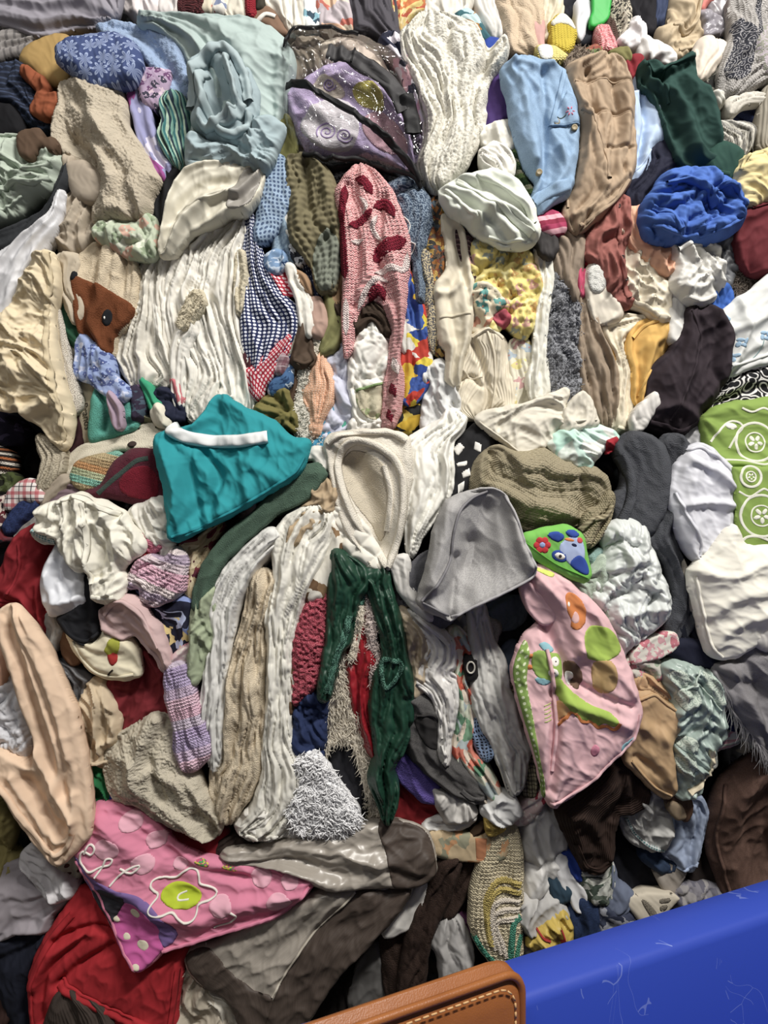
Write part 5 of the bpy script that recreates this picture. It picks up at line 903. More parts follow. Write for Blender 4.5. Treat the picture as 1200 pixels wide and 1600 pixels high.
G('curtain', 'curtain', 'sheer white curtain hanging below the brim of the bucket hat', '733,950 753,940 767,990 772,1005 787,1030 793,1070 807,1110 817,1150 828,1172 822,1202 817,1232 800,1243 783,1200 768,1160 750,1130 738,1090 736,1050 733,1000', P('plain', '#c6c5bf', tr=.1, rough=.7), b=54, H=16, st='v', a=75, A=11, n=3)
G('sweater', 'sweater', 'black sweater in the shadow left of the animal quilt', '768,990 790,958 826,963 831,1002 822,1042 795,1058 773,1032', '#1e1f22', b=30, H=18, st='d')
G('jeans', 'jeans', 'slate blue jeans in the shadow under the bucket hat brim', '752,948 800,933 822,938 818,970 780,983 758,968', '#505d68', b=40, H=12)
G('jeans', 'jeans', 'dusty blue denim scrap left of the green dotted border', '783,1015 806,1003 810,1046 795,1062 786,1040', '#4f6074', b=42, H=10)
G('shirt', 'shirt', 'tan and black plaid shirt left of the green dotted border', '786,1060 800,1053 817,1120 832,1182 829,1248 813,1184', P('plaid', '#a59c78', '#3a362c', '#2a261f', s=45), b=40, H=12)
G('sweater', 'sweater', 'grey marl sweater bit beside the sheer curtain top', '757,965 780,974 773,1004 760,1000', P('heather', '#8d8984', '#7c7872', s=40), b=42)
G('tee', 'shirt', 'pale grey tee bunched below the dark sweatpants', '678,1232 700,1236 737,1252 741,1274 700,1284 688,1264', '#c4c0ba', b=62, H=14, st='r')
G('tee', 'shirt', 'white tee hem below the pale grey tee', '660,1292 688,1275 715,1268 742,1276 722,1293 690,1297', '#d6d4d0', b=68, H=10, st='r', a=10)
G('shirt', 'shirt', 'white shirt knotted at the foot of the floral satin dress', '752,1260 775,1239 801,1244 813,1266 796,1285 765,1283', '#d4d4d2', b=68, H=18, st='r', a=30, A=10)
G('towel', 'towel', 'purple terry towel below the dark sweatpants', '615,1180 630,1176 661,1200 688,1236 683,1254 660,1251 629,1223 618,1203', P('plain', '#6453a8', b='t'), b=58, H=16, st='d', a=50, A=7)
G('sheet', 'sheet', 'dark crimson sheet under the purple terry towel', '616,1208 640,1223 660,1246 687,1253 695,1284 660,1298 630,1295 604,1292', '#86161d', b=50, H=16, st='d', A=10, n=3)
G('sweater', 'sweater', 'black sweater bit between white shirt and white tee', '733,1266 756,1262 764,1290 740,1292', '#17171a', b=48)
G('scarf', 'scarf', 'pink rimmed floral scarf at the tip of the animal quilt', '802,1272 820,1252 850,1238 842,1264 822,1288 800,1285', P('flor', '#d4b8b4', '#a83444', '#e0d6cc', s=34), b=60, H=10, a=150)
# ---------------------------------------------------------------- third bale, right
pinkq = P('plain', '#e2b2b6')
o = G('duvet_cover', 'quilt', 'pink duvet cover printed with an owl, hedgehog, squirrel and tree', '822,892 842,884 870,895 905,925 942,960 967,1010 987,1060 1000,1112 992,1147 962,1182 936,1207 900,1237 865,1260 853,1246 838,1190 820,1130 806,1080 800,1040 818,995 840,975 852,965 836,945 822,920', pinkq, b=100, H=28, st='d', a=65, A=9, n=3, r=22, f=[('850,980 870,1020 885,1060', -12, 9), ('862,1080 862,1150 858,1230', -14, 8), ('880,1090 930,1110 975,1130', 9, 9), ('840,910 880,960 900,1010', 8, 10), ('900,1010 950,1040 985,1080', 7, 8), ('890,1060 930,1080 980,1100', -8, 6)])
patch(o, 'green_border', '800,1042 818,998 824,1020 820,1060 828,1110 840,1180 850,1246 838,1192 820,1132 806,1082', P('dots', '#84a64c', '#d8e4b4', s=65, r=.24), lift=1.5, label='green dotted border')
lg, og, bw, tb = P('plain', '#9fbf48'), P('plain', '#d97c3e'), P('plain', '#6e5240'), P('plain', '#86bcc8')
w_ = P('plain', '#e8e4da'); k_ = P('plain', '#3c3230')
patch(o, 'printed_tree_crown', '904,985 918,974 944,978 962,996 966,1014 952,1024 930,1028 912,1024 904,1010', P('plain', '#98b544'), lift=.7, label='lime tree crown print')
patch(o, 'printed_tree_trunk', '922,1030 948,1028 956,1050 954,1070 936,1080 922,1070', P('plain', '#bf9a62'), lift=.7, label='tan trunk print')
q = patch(o, 'printed_squirrel', '876,928 882,922 892,926 902,936 908,952 906,970 894,978 884,976 884,964 878,950', og, lift=.7, label='orange squirrel print')
patch(q, 'printed_belly', '884,962 890,950 897,956 896,966 888,970', P('plain', '#d8a8a4'), lift=1.2, root=o); patch(q, 'printed_eye', ellipse(881, 940, 2.2, 4), w_, lift=2, root=o, sm=False, g=1)
q = patch(o, 'printed_owl', '828,1018 838,1012 856,1016 870,1020 874,1040 868,1060 852,1060 838,1056 828,1040', P('plain', '#8cb04a'), lift=.7, label='green owl print')
for x, y in ((862, 1029), (859, 1046)):
    e_ = patch(q, 'printed_eye', ellipse(x, y, 8.5, 8), w_, lift=1.2, root=o, sm=False); patch(o, 'printed_pupil', ellipse(x+1, y, 2.6), k_, lift=1.8, sm=False, g=1)
patch(o, 'printed_wing', '838,1004 848,1000 862,1012 850,1016', tb, lift=.7, label='blue wing print'); patch(o, 'printed_wing', '832,1056 850,1054 856,1062 842,1066', tb, lift=.7, label='blue wing print')
patch(o, 'printed_beak', '821,1020 829,1018 828,1024 822,1025', og, lift=.8, g=1.4); patch(o, 'printed_beak', '820,1036 828,1036 828,1042 821,1042', og, lift=.8, g=1.4)
q = patch(o, 'printed_hedgehog', '876,1030 886,1026 896,1034 904,1046 906,1062 898,1072 886,1066 876,1052', bw, lift=.7, label='brown hedgehog print')
patch(q, 'printed_face', '878,1044 888,1044 892,1056 884,1066 878,1056', w_, lift=1.2, root=o)
q = patch(o, 'printed_leaf', '864,1046 874,1060 890,1076 918,1096 945,1106 958,1120 952,1130 938,1124 930,1132 916,1122 900,1118 884,1104 870,1090 862,1070', lg, lift=.7, label='lime leaf print')
band(o, 'printed_outline', '866,1132 876,1116 888,1104 902,1120 918,1122 930,1132 942,1128 954,1134 960,1122', 7, og, lift=.8, label='orange scalloped outline')
patch(o, 'printed_leaf', '864,1096 872,1088 884,1104 872,1116 864,1126', P('plain', '#dca86a'), lift=.7, label='tan leaf print')
patch(o, 'printed_heart', '920,1164 926,1158 932,1164 930,1174 924,1178 919,1172', P('plain', '#d8829a'), lift=.7, label='pink heart print')
patch(o, 'printed_cloud', '966,1160 978,1150 986,1146 988,1152 976,1168 968,1174', tb, lift=.7, label='blue print')
patch(o, 'printed_leaf', '832,886 846,888 862,894 858,900 842,894', P('plain', '#cfdc5c'), lift=.8, label='lime leaf print')
for k in range(5): band(o, 'printed_line', [(846, 1098+6*k), (858, 1095+6*k)], 2, P('plain', '#a8b860'), lift=.7)
G('duvet_cover', 'quilt', 'pink duvet cover corner rolled beside the bucket hat brim', '818,908 836,918 856,944 866,966 850,975 832,960 818,930', pinkq, b=110, H=12, st='d', a=50, A=5)
o = G('cushion', 'cushion', 'green toy cushion corner with a blue bear and red flower', '815,842 838,830 880,823 906,834 914,860 917,905 880,898 850,882 828,866', P('plain', '#6dba48'), b=114, H=18, st='s', A=3, r=14)
bl = P('plain', '#2c4aa8')
patch(o, 'printed_bear_face', '874,846 890,838 906,844 910,864 904,884 890,884 878,872 870,858', P('plain', '#a3b4dc'), lift=.7, label='pale blue bear face print')
for e_ in ('852,834 868,830 878,838 870,846 858,842', '886,878 900,866 912,876 915,896 896,890', '880,830 896,828 902,836 890,840'): patch(o, 'printed_patch', e_, bl, lift=1.6, label='blue print')
patch(o, 'printed_nose', ellipse(893, 851, 5, 3, 20), P('plain', '#20264a'), lift=1.6, sm=False, g=1.2)
patch(o, 'printed_ear', ellipse(886, 843, 8, 3, 10), og, lift=1.6, sm=False, g=1.2); patch(o, 'printed_cheek', ellipse(902, 844, 5), P('plain', '#d84a50'), lift=1.6, sm=False, g=1.2)
q = patch(o, 'printed_ball', ellipse(871, 868, 13, 9, 20), bl, lift=.8, sm=False); patch(q, 'printed_centre', ellipse(871, 868, 9, 5.5, 20), w_, lift=2, sm=False, root=o); patch(o, 'printed_dot', ellipse(871, 868, 4), k_, lift=2.8, sm=False, g=1)
for k in range(6): patch(o, 'printed_petal', ellipse(844+8*math.cos(k*1.047), 851+8*math.sin(k*1.047), 5.5), P('plain', '#cc2f36'), lift=1.3, sm=False, g=1.5)
patch(o, 'printed_centre', ellipse(844, 851, 5), P('plain', '#8ea2d4'), lift=2.2, sm=False, g=1.2)
band(o, 'seam', '818,846 838,862 868,882 900,896 914,902', 2, P('plain', '#58a830'), lift=1.5)
G('comforter', 'comforter', 'silver satin comforter puffed right of the green toy cushion', '938,830 960,814 985,811 1006,825 1014,850 1028,890 1044,930 1042,957 1012,988 980,1013 968,1023 956,985 938,955 920,930 933,890 943,860', P('plain', '#cdd2cf', rough=.42, spec=.5), b=66, H=32, st='c', a=80, A=11, r=30, f=[('960,830 975,880 950,920', 9, 7), ('1000,840 1000,890 1030,930', 9, 9), ('950,930 1000,920 1030,940', -9, 6), ('960,960 1000,950 1035,945', 8, 7), ('930,900 975,890 1000,880', -9, 5)])
G('blanket', 'blanket', 'grey green fleece blanket left of the silver satin comforter', '884,903 920,888 942,868 948,902 938,930 953,962 948,986 915,942', fle('#a9b7a6'), b=72, H=14, a=40, A=8)
G('towel', 'towel', 'teal grey towel bit between green toy cushion and silver comforter', '916,868 946,858 952,896 930,902', P('plain', '#86a8a2', b='t'), b=60)
G('pillowcase', 'pillowcase', 'cream pillowcase end with pink roses below the silver comforter', '988,1032 1000,1010 1030,994 1051,990 1058,1006 1041,1022 1010,1032', P('flor', '#d6d2c4', '#c8707c', '#d49aa0', s=42, d=.6), b=78, H=12, st='d', a=160, A=5)
G('pillowcase', 'pillowcase', 'gathered floral pillowcase frill under the pink rose pillowcase', '976,1030 1000,1026 1030,1033 1033,1058 1000,1064 983,1054', P('flor', '#b4b0a4', '#b8747c', '#8c9a84', s=42, d=.6), b=66, H=10, st='c')
G('cap', 'cap', 'dark navy cap brim under the big cream pillow', '1038,1012 1060,1000 1100,1004 1143,1030 1132,1042 1085,1042 1050,1024', '#171a2e', b=68, H=16, st='s', A=3)
G('jacket', 'jacket', 'black navy jacket between charcoal throw and cream pillow', '1052,975 1080,948 1097,990 1108,1014 1070,1010', '#171a28', b=52, A=8)
gsh = P('heather', '#817e81', '#757275', s=60)
o = G('shawl', 'shawl', 'grey fringed shawl hanging at the right edge below the cream pillow', '1113,1042 1140,1028 1160,1008 1182,998 1230,980 1230,1200 1192,1178 1160,1132 1130,1092', gsh, b=78, H=22, st='d', a=55, A=10, n=3, f=[('1130,1040 1170,1110 1200,1150', 12, 9), ('1150,1020 1190,1080 1230,1110', -10, 9)])
fringe(o, '1115,1046 1132,1096 1162,1136 1194,1180', 34, 80, P('plain', '#9c999a'), step=1.6, jit=.3)
G('towel', 'towel', 'white folded towel corner at the right edge under the cream pillow', '1178,990 1205,978 1230,984 1230,1010 1190,1014', '#c2beb8', b=96, H=8, st='s')
G('jacket', 'jacket', 'dark royal blue jacket behind the grey shawl fringe', '1096,1040 1115,1046 1138,1100 1150,1142 1132,1154 1108,1120', '#171d52', b=54, H=12)
sg = P('plain', '#9aada4', rough=.38, spec=.5, b='n')
o = G('nightgown', 'nightgown', 'sage green satin nightgown with lace cups under the cream pillow', '1028,1040 1050,1028 1091,1036 1113,1060 1123,1110 1131,1147 1113,1162 1103,1202 1092,1237 1060,1246 1043,1220 1046,1170 1043,1120 1038,1090', sg, b=66, H=24, st='r', a=70, A=11, f=[('1040,1110 1080,1090 1120,1130', 8, 6), ('1050,1150 1090,1130 1125,1145', -9, 6)])
lc = P('rings', '#b7c2b4', '#8a9c90', s=60, r=.3)
for q in ('1034,1044 1052,1040 1066,1056 1058,1066 1040,1064', '1044,1072 1070,1068 1080,1086 1068,1106 1050,1096', '1084,1044 1102,1052 1114,1080 1110,1096 1098,1078', '1046,1150 1070,1144 1082,1160 1060,1166', '1048,1176 1072,1170 1076,1196 1056,1202'): patch(o, 'lace_cup', q, lc, lift=2, label='pale lace applique')
band(o, 'strap', '1056,1070 1078,1062 1098,1084 1110,1100', 3, P('plain', '#b4c4b8'), lift=4); band(o, 'strap', '1068,1066 1074,1050 1082,1040', 3, P('plain', '#b4c4b8'), lift=4)
band(o, 'cream_edge', '1098,1162 1103,1190 1092,1216 1070,1232', 8, P('plain', '#d2c4a4'), lift=5, label='cream corded edge')
G('blouse', 'blouse', 'pale floral lace scrap above the brown blanket', '1104,1156 1145,1142 1154,1158 1118,1172 1117,1196 1105,1202', P('flor', '#a9a79c', '#a87078', '#7c8478', s=45), b=68, H=8, st='d')
G('trousers', 'trousers', 'tan cotton trousers scrunched above the tan slip', '983,1060 1005,1053 1027,1064 1043,1092 1010,1088 986,1088', P('plain', '#bb946a'), b=70, H=14, st='v', A=9, n=4)
G('slip', 'dress', 'tan satin slip hanging smooth right of the pink duvet cover', '988,1085 1015,1076 1036,1094 1064,1110 1063,1131 1047,1161 1051,1190 1055,1232 1043,1246 1020,1234 1000,1213 976,1187 988,1147', P('plain', '#ba966a', rough=.6), b=80, H=20, st='d', a=75, A=7, n=2, f=[('1000,1130 1040,1160 1035,1220', 6, 10), ('990,1180 1020,1200 1045,1235', -6, 6)])

# ---------------------------------------------------------------- right of the fourth bale, behind the blue bin
rib = P('plain', '#35241d', b='r')
G('sweater', 'sweater', 'dark brown ribbed sweater hanging below the pink duvet cover', '868,1258 900,1235 940,1203 975,1183 1002,1210 1008,1252 985,1268 966,1273 960,1302 957,1348 936,1369 913,1363 893,1322 878,1292', rib, b=76, H=22, st='d', a=110, A=10, n=3, f=[('880,1262 920,1280 950,1340', 7, 9), ('960,1200 965,1240 955,1275', -8, 6)])
o = G('shirt', 'shirt', 'pale grey shirt with blue stitched trim right of the brown ribbed sweater', '983,1257 1005,1223 1037,1228 1043,1265 1048,1302 1037,1332 1010,1326 983,1312 970,1277', '#b9b8b4', b=64, H=14, st='r', a=60, A=9)
band(o, 'stitched_trim', '976,1274 990,1300 1012,1318 1036,1326', 7, P('dots', '#b4b8b8', '#4c7c7c', s=150, r=.35), lift=2.5, label='blue green stitched trim')
G('shirt', 'shirt', 'pale blue shirt hanging below the sage satin nightgown', '1038,1235 1065,1238 1087,1240 1101,1270 1097,1312 1087,1342 1073,1362 1055,1344 1036,1332 1046,1290', '#97a6c2', b=56, H=18, st='v', a=95, A=11, n=3)
G('belt', 'belt', 'dark brown leather belt loop over the pale blue shirt', '1038,1241 1060,1230 1080,1255 1074,1284 1062,1268 1045,1257', P('plain', '#54392a', rough=.6), b=80, H=7, st='s', A=2)
G('bag', 'bag', 'tan torn label on the dark brown belt loop', '1048,1256 1060,1258 1070,1274 1062,1280 1050,1270', '#9a8468', b=90, H=4, st='s', A=2)
G('blanket', 'blanket', 'chocolate brown blanket at the right edge above the blue bin', '1118,1212 1150,1182 1180,1160 1230,1145 1230,1480 1160,1480 1128,1390 1103,1302', P('heather', '#60453a', '#573e34', s=40), b=60, H=30, st='d', a=110, A=12, n=3, r=30, f=[('1150,1200 1140,1280 1160,1380', 9, 12), ('1200,1170 1180,1260 1200,1340', -8, 9)])
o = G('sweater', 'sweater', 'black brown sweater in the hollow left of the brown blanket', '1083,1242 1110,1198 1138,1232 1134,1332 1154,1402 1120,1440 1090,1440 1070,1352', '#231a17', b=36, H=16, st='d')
band(o, 'cord', '1098,1310 1112,1332 1126,1370 1134,1400 1138,1420', 4, '#a39c8c', lift=6, label='pale cord')
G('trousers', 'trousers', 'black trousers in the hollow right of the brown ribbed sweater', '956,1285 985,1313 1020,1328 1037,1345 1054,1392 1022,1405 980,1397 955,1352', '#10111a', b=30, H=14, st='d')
G('jeans', 'jeans', 'dark denim bit below the pale grey stitched shirt', '998,1326 1040,1328 1054,1352 1030,1360', '#2b3c58', b=44)
G('towel', 'towel', 'grey towel corner below the pale blue shirt', '1026,1356 1070,1348 1068,1366 1046,1395', '#938a80', b=46, H=6, st='s')
o = G('cloth_label', 'label', 'cream cloth label with dark printed border above the blue bin', '968,1404 1000,1397 1052,1396 1062,1405 1036,1434 1004,1446', P('plain', '#c4b9a4'), b=56, H=5, st='s', A=3, sh=1)
for q in ('1000,1404 1012,1408 1028,1430 1018,1434', '1030,1404 1048,1402 1044,1408 1030,1410', '1030,1414 1042,1412 1038,1420 1030,1421'): patch(o, 'printed_border', q, P('heather', '#38342e', '#8c8272', s=60), lift=1, label='dark printing')
G('blouse', 'blouse', 'grey mottled blouse behind the blue bin rim', '1056,1390 1092,1380 1134,1392 1140,1430 1100,1450 1062,1430', P('blob', '#75727a', '#5c5a66', '#8a8686', s=40), b=40, st='c')
G('pillow', 'pillow', 'white stuffed pillow knotted beside the crochet afghan', '810,1290 830,1260 850,1253 873,1270 888,1300 883,1326 888,1352 872,1373 840,1399 814,1394 806,1350', P('plain', '#d2d0cc', rough=.6), b=58, H=28, st='d', a=80, A=11, n=3, f=[('830,1275 845,1320 855,1370', -10, 6), ('815,1340 845,1345 880,1330', -8, 5)])
G('pillow', 'pillow', 'greyish white pillow below the white stuffed pillow', '808,1394 840,1394 872,1400 884,1432 850,1455 813,1446 803,1420', P('plain', '#b2b0ad', rough=.6), b=50, H=20, st='r', A=10)
G('sheet', 'sheet', 'grey shaded sheet at the foot of the crochet afghan', '800,1440 850,1448 880,1470 880,1500 830,1530 790,1530 790,1470', '#a5a29e', b=40, H=14, st='r')
G('sweater', 'sweater', 'cobalt blue sweater sliver left of the brown ribbed sweater', '878,1328 897,1333 905,1372 886,1352', '#2440a0', b=54)
G('shirt', 'shirt', 'white shirt cuffs hanging left of the green printed blouse', '876,1338 900,1378 915,1398 908,1425 890,1400 874,1375', '#cfcfd0', b=60, H=6, st='d')
G('jeans', 'jeans', 'teal denim square beside the white shirt cuffs', '860,1368 880,1374 890,1402 868,1408', '#2a4254', b=56, H=8, st='s')
G('jeans', 'jeans', 'dark indigo jeans pressed behind the blue bin rim', '896,1398 930,1398 940,1442 925,1480 900,1480 886,1430', P('heather', '#22345a', '#1b2a4a', s=40), b=44, H=14)
G('blouse', 'blouse', 'white blouse with dark green leaf print above the dark indigo jeans', '903,1358 940,1362 956,1347 958,1382 947,1408 925,1410 913,1388', P('blob', '#b4b6ac', '#bcbcb4', '#39463c', '#b0b2aa', '#5c685c', s=34), b=58, H=12, st='v', A=9)
G('shirt', 'shirt', 'blue grey shirt right of the leaf print blouse', '953,1348 966,1378 987,1395 978,1420 955,1424 943,1405', '#667088', b=50)
G('blouse', 'blouse', 'navy and grey printed blouse behind the blue bin rim', '932,1410 975,1418 990,1436 965,1465 938,1460', P('blob', '#343a50', '#8c8e98', '#23283c', s=40), b=42)
o = G('plastic_bag', 'plastic bag', 'yellow plastic bag with red drawcords behind the blue bin', '823,1466 850,1444 876,1422 891,1448 888,1490 850,1500 833,1480', P('plain', '#cdae48', rough=.45, b='n', tr=.1), b=60, H=14, st='r', A=11)
band(o, 'drawcord', '836,1446 846,1456 856,1460', 3, '#a82a2a', lift=5, label='red drawcord'); band(o, 'drawcord', '872,1440 876,1452 874,1464', 3, '#a82a2a', lift=5, label='red drawcord')
cr = '#c9bb98'
o = G('afghan', 'blanket', 'cream yellow and green crochet afghan hanging left of the white stuffed pillow', '768,1288 785,1278 801,1284 814,1320 814,1400 813,1482 790,1514 768,1503 743,1466 733,1440 736,1390 748,1340', P('plain', cr, b='k'), b=66, H=26, st='d', a=90, A=6, n=2, kn=(6.5, 3.4), r=22)
ye2, wh2, te2 = P('plain', '#b8a254', b='k'), P('plain', '#d2c6b4', b='k'), P('plain', '#3f8a70', b='k')
def chevron(dx, dy, w, m, nm):
    band(o, nm, [(811-dx*.1, 1402+dy-dx*.3), (785, 1396+dy), (768+dx*.12, 1404+dy), (757+dx, 1430+dy), (763+dx, 1470+dy*.4)], w, m, lift=2.5)
chevron(0, -28, 11, ye2, 'yellow_row'); chevron(2, -14, 10, ye2, 'yellow_row'); chevron(8, 2, 9, wh2, 'white_row'); chevron(16, 16, 9, wh2, 'white_row'); chevron(24, 30, 9, wh2, 'white_row')
band(o, 'green_row', '811,1424 800,1432 796,1456 793,1486 786,1500', 11, te2, lift=3); band(o, 'green_row', '812,1450 806,1470 800,1496', 9, te2, lift=3); band(o, 'green_row', '738,1452 752,1474 770,1492 788,1502', 10, te2, lift=3)
G('yarn', 'yarn', 'yellow yarn bunched on top of the cream crochet afghan', '760,1284 772,1272 786,1280 784,1300 766,1304', P('plain', '#c9a84c', b='t'), b=90, H=10, st='c')
o = G('rag', 'rag', 'stiff paint stained canvas strip lying above the brown fleece', '664,1306 700,1302 750,1307 790,1301 788,1336 760,1345 700,1340 670,1328', P('blob', '#b39a74', '#bda57e', '#8c8a70', '#bda57e', '#c08a5c', s=22), b=86, H=8, st='s', A=4)
patch(o, 'orange_stain', '742,1308 760,1308 758,1342 744,1342', P('plain', '#b8744c'), lift=.8, sm=False, label='orange paint stain')
G('scarf', 'scarf', 'brown scarf tuft above the paint stained canvas strip', '735,1300 752,1284 768,1290 770,1304 745,1308', '#43301f', b=70)
br = P('heather', '#3a2820', '#32221b', s=40, b='t')
G('blanket', 'blanket', 'dark brown fleece strip hanging right of the brown satin curtain', '688,1340 720,1338 703,1400 683,1440 668,1482 655,1570 622,1570 632,1480 648,1420 668,1380', br, b=62, H=20, st='v', A=10, n=2.5)
G('blanket', 'blanket', 'second dark brown fleece strip under the canvas strip', '718,1338 756,1338 733,1390 703,1432 688,1422 703,1380', br, b=52, H=16, st='v', A=9, n=2)
G('blanket', 'blanket', 'dark brown fleece end below the white curtain lining', '598,1450 642,1438 652,1500 642,1560 606,1560', br, b=42, H=14)
G('dress', 'dress', 'dark wine red dress deep behind the brown fleece strips', '706,1400 738,1374 744,1420 724,1440 700,1432', '#2b1016', b=30)
G('scarf', 'scarf', 'plum scarf scrap beside the sheer white cloth', '712,1430 728,1424 738,1456 728,1470', '#5a2a52', b=34)
G('curtain', 'curtain', 'sheer white cloth hanging above the tan leather case', '688,1440 705,1428 722,1440 738,1490 735,1518 712,1530 693,1540 683,1492 672,1470', P('plain', '#b4b1ae', tr=.12), b=50, H=14, st='v', a=75, A=9, n=3)
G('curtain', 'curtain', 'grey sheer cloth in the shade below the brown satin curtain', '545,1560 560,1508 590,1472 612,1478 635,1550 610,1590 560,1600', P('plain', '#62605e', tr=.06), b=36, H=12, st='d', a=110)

# ---------------------------------------------------------------- fourth bale, left: satin curtain, pink quilt, red jacket
sa = P('grain', '#aaa195', '#9a9185', s=40, rough=.33, spec=.5, b='n'); bs2 = P('grain', '#574a42', '#41362f', s=40, rough=.55, ang=25, b='n')
o = G('curtain', 'curtain', 'silver brown satin curtain folded over with brown borders', '345,1337 400,1325 450,1311 520,1300 572,1289 630,1288 668,1305 681,1356 667,1374 640,1380 612,1381 570,1382 510,1387 480,1374 440,1353 400,1348', sa, b=98, H=20, st='d', a=170, A=12, n=3, f=[('360,1338 450,1345 520,1370', 7, 9), ('520,1320 580,1340 600,1360', 6, 10)])
patch(o, 'brown_border', '592,1284 630,1286 668,1303 682,1356 667,1375 640,1381 616,1381 604,1330', bs2, lift=2, label='brown grained border')
o = G('curtain', 'curtain', 'silver brown satin curtain hanging diagonally at the bottom of the pile', '290,1490 340,1470 380,1448 440,1420 500,1388 560,1386 606,1383 642,1378 622,1422 582,1462 542,1502 502,1562 472,1605 440,1650 400,1650 358,1562 310,1530', sa, b=74, H=20, st='d', a=130, A=11, n=3, f=[('560,1390 500,1450 440,1530', -8, 6), ('640,1380 560,1480 500,1570', 7, 10)])
patch(o, 'brown_border', '432,1545 470,1480 556,1388 604,1385 642,1379 622,1422 582,1462 542,1502 502,1562 472,1604 440,1648 404,1640 420,1580', bs2, lift=2.5, label='brown grained border')
patch(o, 'brown_border', '292,1490 330,1476 360,1510 400,1540 428,1548 418,1590 400,1640 358,1564 312,1530', bs2, lift=2.5, label='brown grained border')
band(o, 'seam', '428,1546 470,1480 520,1424 556,1388', 4, P('plain', '#bdb4a4', rough=.4), lift=3)
G('curtain', 'curtain', 'white lining of the satin curtain showing below its border', '598,1458 640,1400 663,1376 658,1422 632,1453', '#e0dcd4', b=68, H=14, st='d', a=125, A=5)
o = G('quilt', 'quilt', 'pink quilt with white flower outlines and purple corner patches', '148,1258 180,1256 215,1268 246,1290 272,1320 300,1335 340,1345 390,1350 430,1349 462,1357 492,1370 472,1402 422,1432 380,1443 330,1458 290,1471 260,1478 240,1498 222,1505 198,1482 178,1442 143,1387 118,1330 133,1280', P('plain', '#e27f9f'), b=94, H=26, st='d', a=20, A=10, n=3, r=18, f=[('160,1270 200,1310 260,1350', 7, 12), ('250,1310 300,1350 400,1370', -8, 8), ('150,1350 230,1400 320,1430', 8, 12), ('300,1400 380,1400 470,1380', 6, 9)])
lp = P('plain', '#eaa8bc'); pu = P('plain', '#7c62a4'); mg = P('plain', '#d458a4'); cm = P('plain', '#d8d0b4')
for x, y, r, in ((209, 1279, 18), (176, 1316, 20), (247, 1308, 16), (230, 1340, 18), (350, 1405, 18), (410, 1365, 17), (440, 1400, 20), (285, 1345, 12), (455, 1368, 14)): patch(o, 'printed_dot', ellipse(x, y, r, r*.85), lp, lift=.8, sm=False, label='pale pink dot')
patch(o, 'purple_patch', '120,1328 132,1330 150,1358 190,1376 232,1388 262,1416 284,1448 262,1462 250,1452 232,1420 200,1396 160,1394 144,1388', pu, lift=1.6, label='purple patch')
patch(o, 'grey_patch', '145,1388 165,1378 205,1388 194,1412 180,1440 172,1432', P('plain', '#3a3942'), lift=2, label='charcoal patch')
q = patch(o, 'magenta_patch', '178,1442 194,1412 206,1396 234,1404 258,1440 262,1468 246,1488 224,1505 200,1484', mg, lift=2, label='magenta patch with cream dots')
for x, y, a in ((219, 1414, 10), (205, 1452, 7.5), (230, 1464, 11), (188, 1428, 7), (222, 1494, 8)): patch(q, 'printed_dot', ellipse(x, y, a, a*.8, 30), cm, lift=2.8, sm=False, root=o, label='cream dot')
patch(o, 'purple_corner', '252,1450 262,1432 282,1450 264,1468', pu, lift=2.4, label='purple patch')
patch(o, 'lime_centre', ellipse(288, 1390, 31, 18, 5), P('plain', '#b6cc1e'), lift=1.4, sm=False, label='lime flower centre')
t = np.arange(60)/60*2*np.pi; R_ = 1+.22*np.cos(5*t)
band(o, 'printed_outline', np.stack([288+44*R_*np.cos(t), 1388+30*R_*np.sin(t)], 1), 3.4, w_, lift=2.6, closed=True, label='white flower outline')
for q in ('142,1322 150,1308 158,1314 152,1324 140,1318 136,1334 150,1348 168,1342 180,1340 184,1332 176,1330 170,1342 160,1356', '182,1370 200,1352 226,1340 214,1352 196,1346', '338,1440 362,1432 374,1418 366,1410', '296,1386 282,1392 284,1398 300,1396'): band(o, 'printed_scroll', q, 3.6, w_, lift=2.2, label='white printed scroll')
for x, y in ((318, 1344), (360, 1353)): patch(o, 'printed_flower', ellipse(x, y, 12, 5, 15), P('blob', '#3f9a54', '#d8c83c', '#c8507c', s=120), lift=1.2, sm=False, label='small green and yellow print')
rd = P('plain', '#b9222a')
o = G('jacket', 'jacket', 'red padded jacket hem folded at the bottom left of the pile', '50,1522 62,1486 78,1456 96,1430 128,1385 146,1392 180,1440 215,1492 246,1497 292,1474 288,1502 278,1560 264,1640 170,1640 90,1640 60,1640', rd, b=72, H=24, st='d', a=120, A=8, n=3, r=20, f=[('95,1460 150,1440 185,1450', -10, 6), ('60,1530 90,1480 150,1445', 8, 9), ('70,1590 80,1510 140,1455', -9, 5), ('96,1530 130,1500 180,1470', -12, 7), ('100,1525 150,1555 210,1585', -6, 3)])
band(o, 'padded_hem', '98,1528 130,1548 170,1570 215,1590 262,1608', 18, rd, lift=6)
band(o, 'padded_hem', '282,1505 276,1550 268,1600', 8, rd, lift=5); band(o, 'padded_hem', '54,1600 54,1540 66,1500 90,1455 120,1420', 12, rd, lift=5)
G('jacket', 'jacket', 'dark brown corduroy jacket at the bottom edge under the red padded jacket', '70,1640 88,1556 108,1543 165,1578 178,1640', P('plain', '#463b35', b='r'), b=88, H=12, st='d')
G('curtain', 'curtain', 'mauve grey sheer curtain at the left edge below the peach sheet', '-30,1376 30,1348 60,1368 100,1380 113,1397 83,1432 72,1454 30,1454 -30,1470', P('plain', '#a29aa2', tr=.06), b=66, H=16, st='d', a=160, A=7)
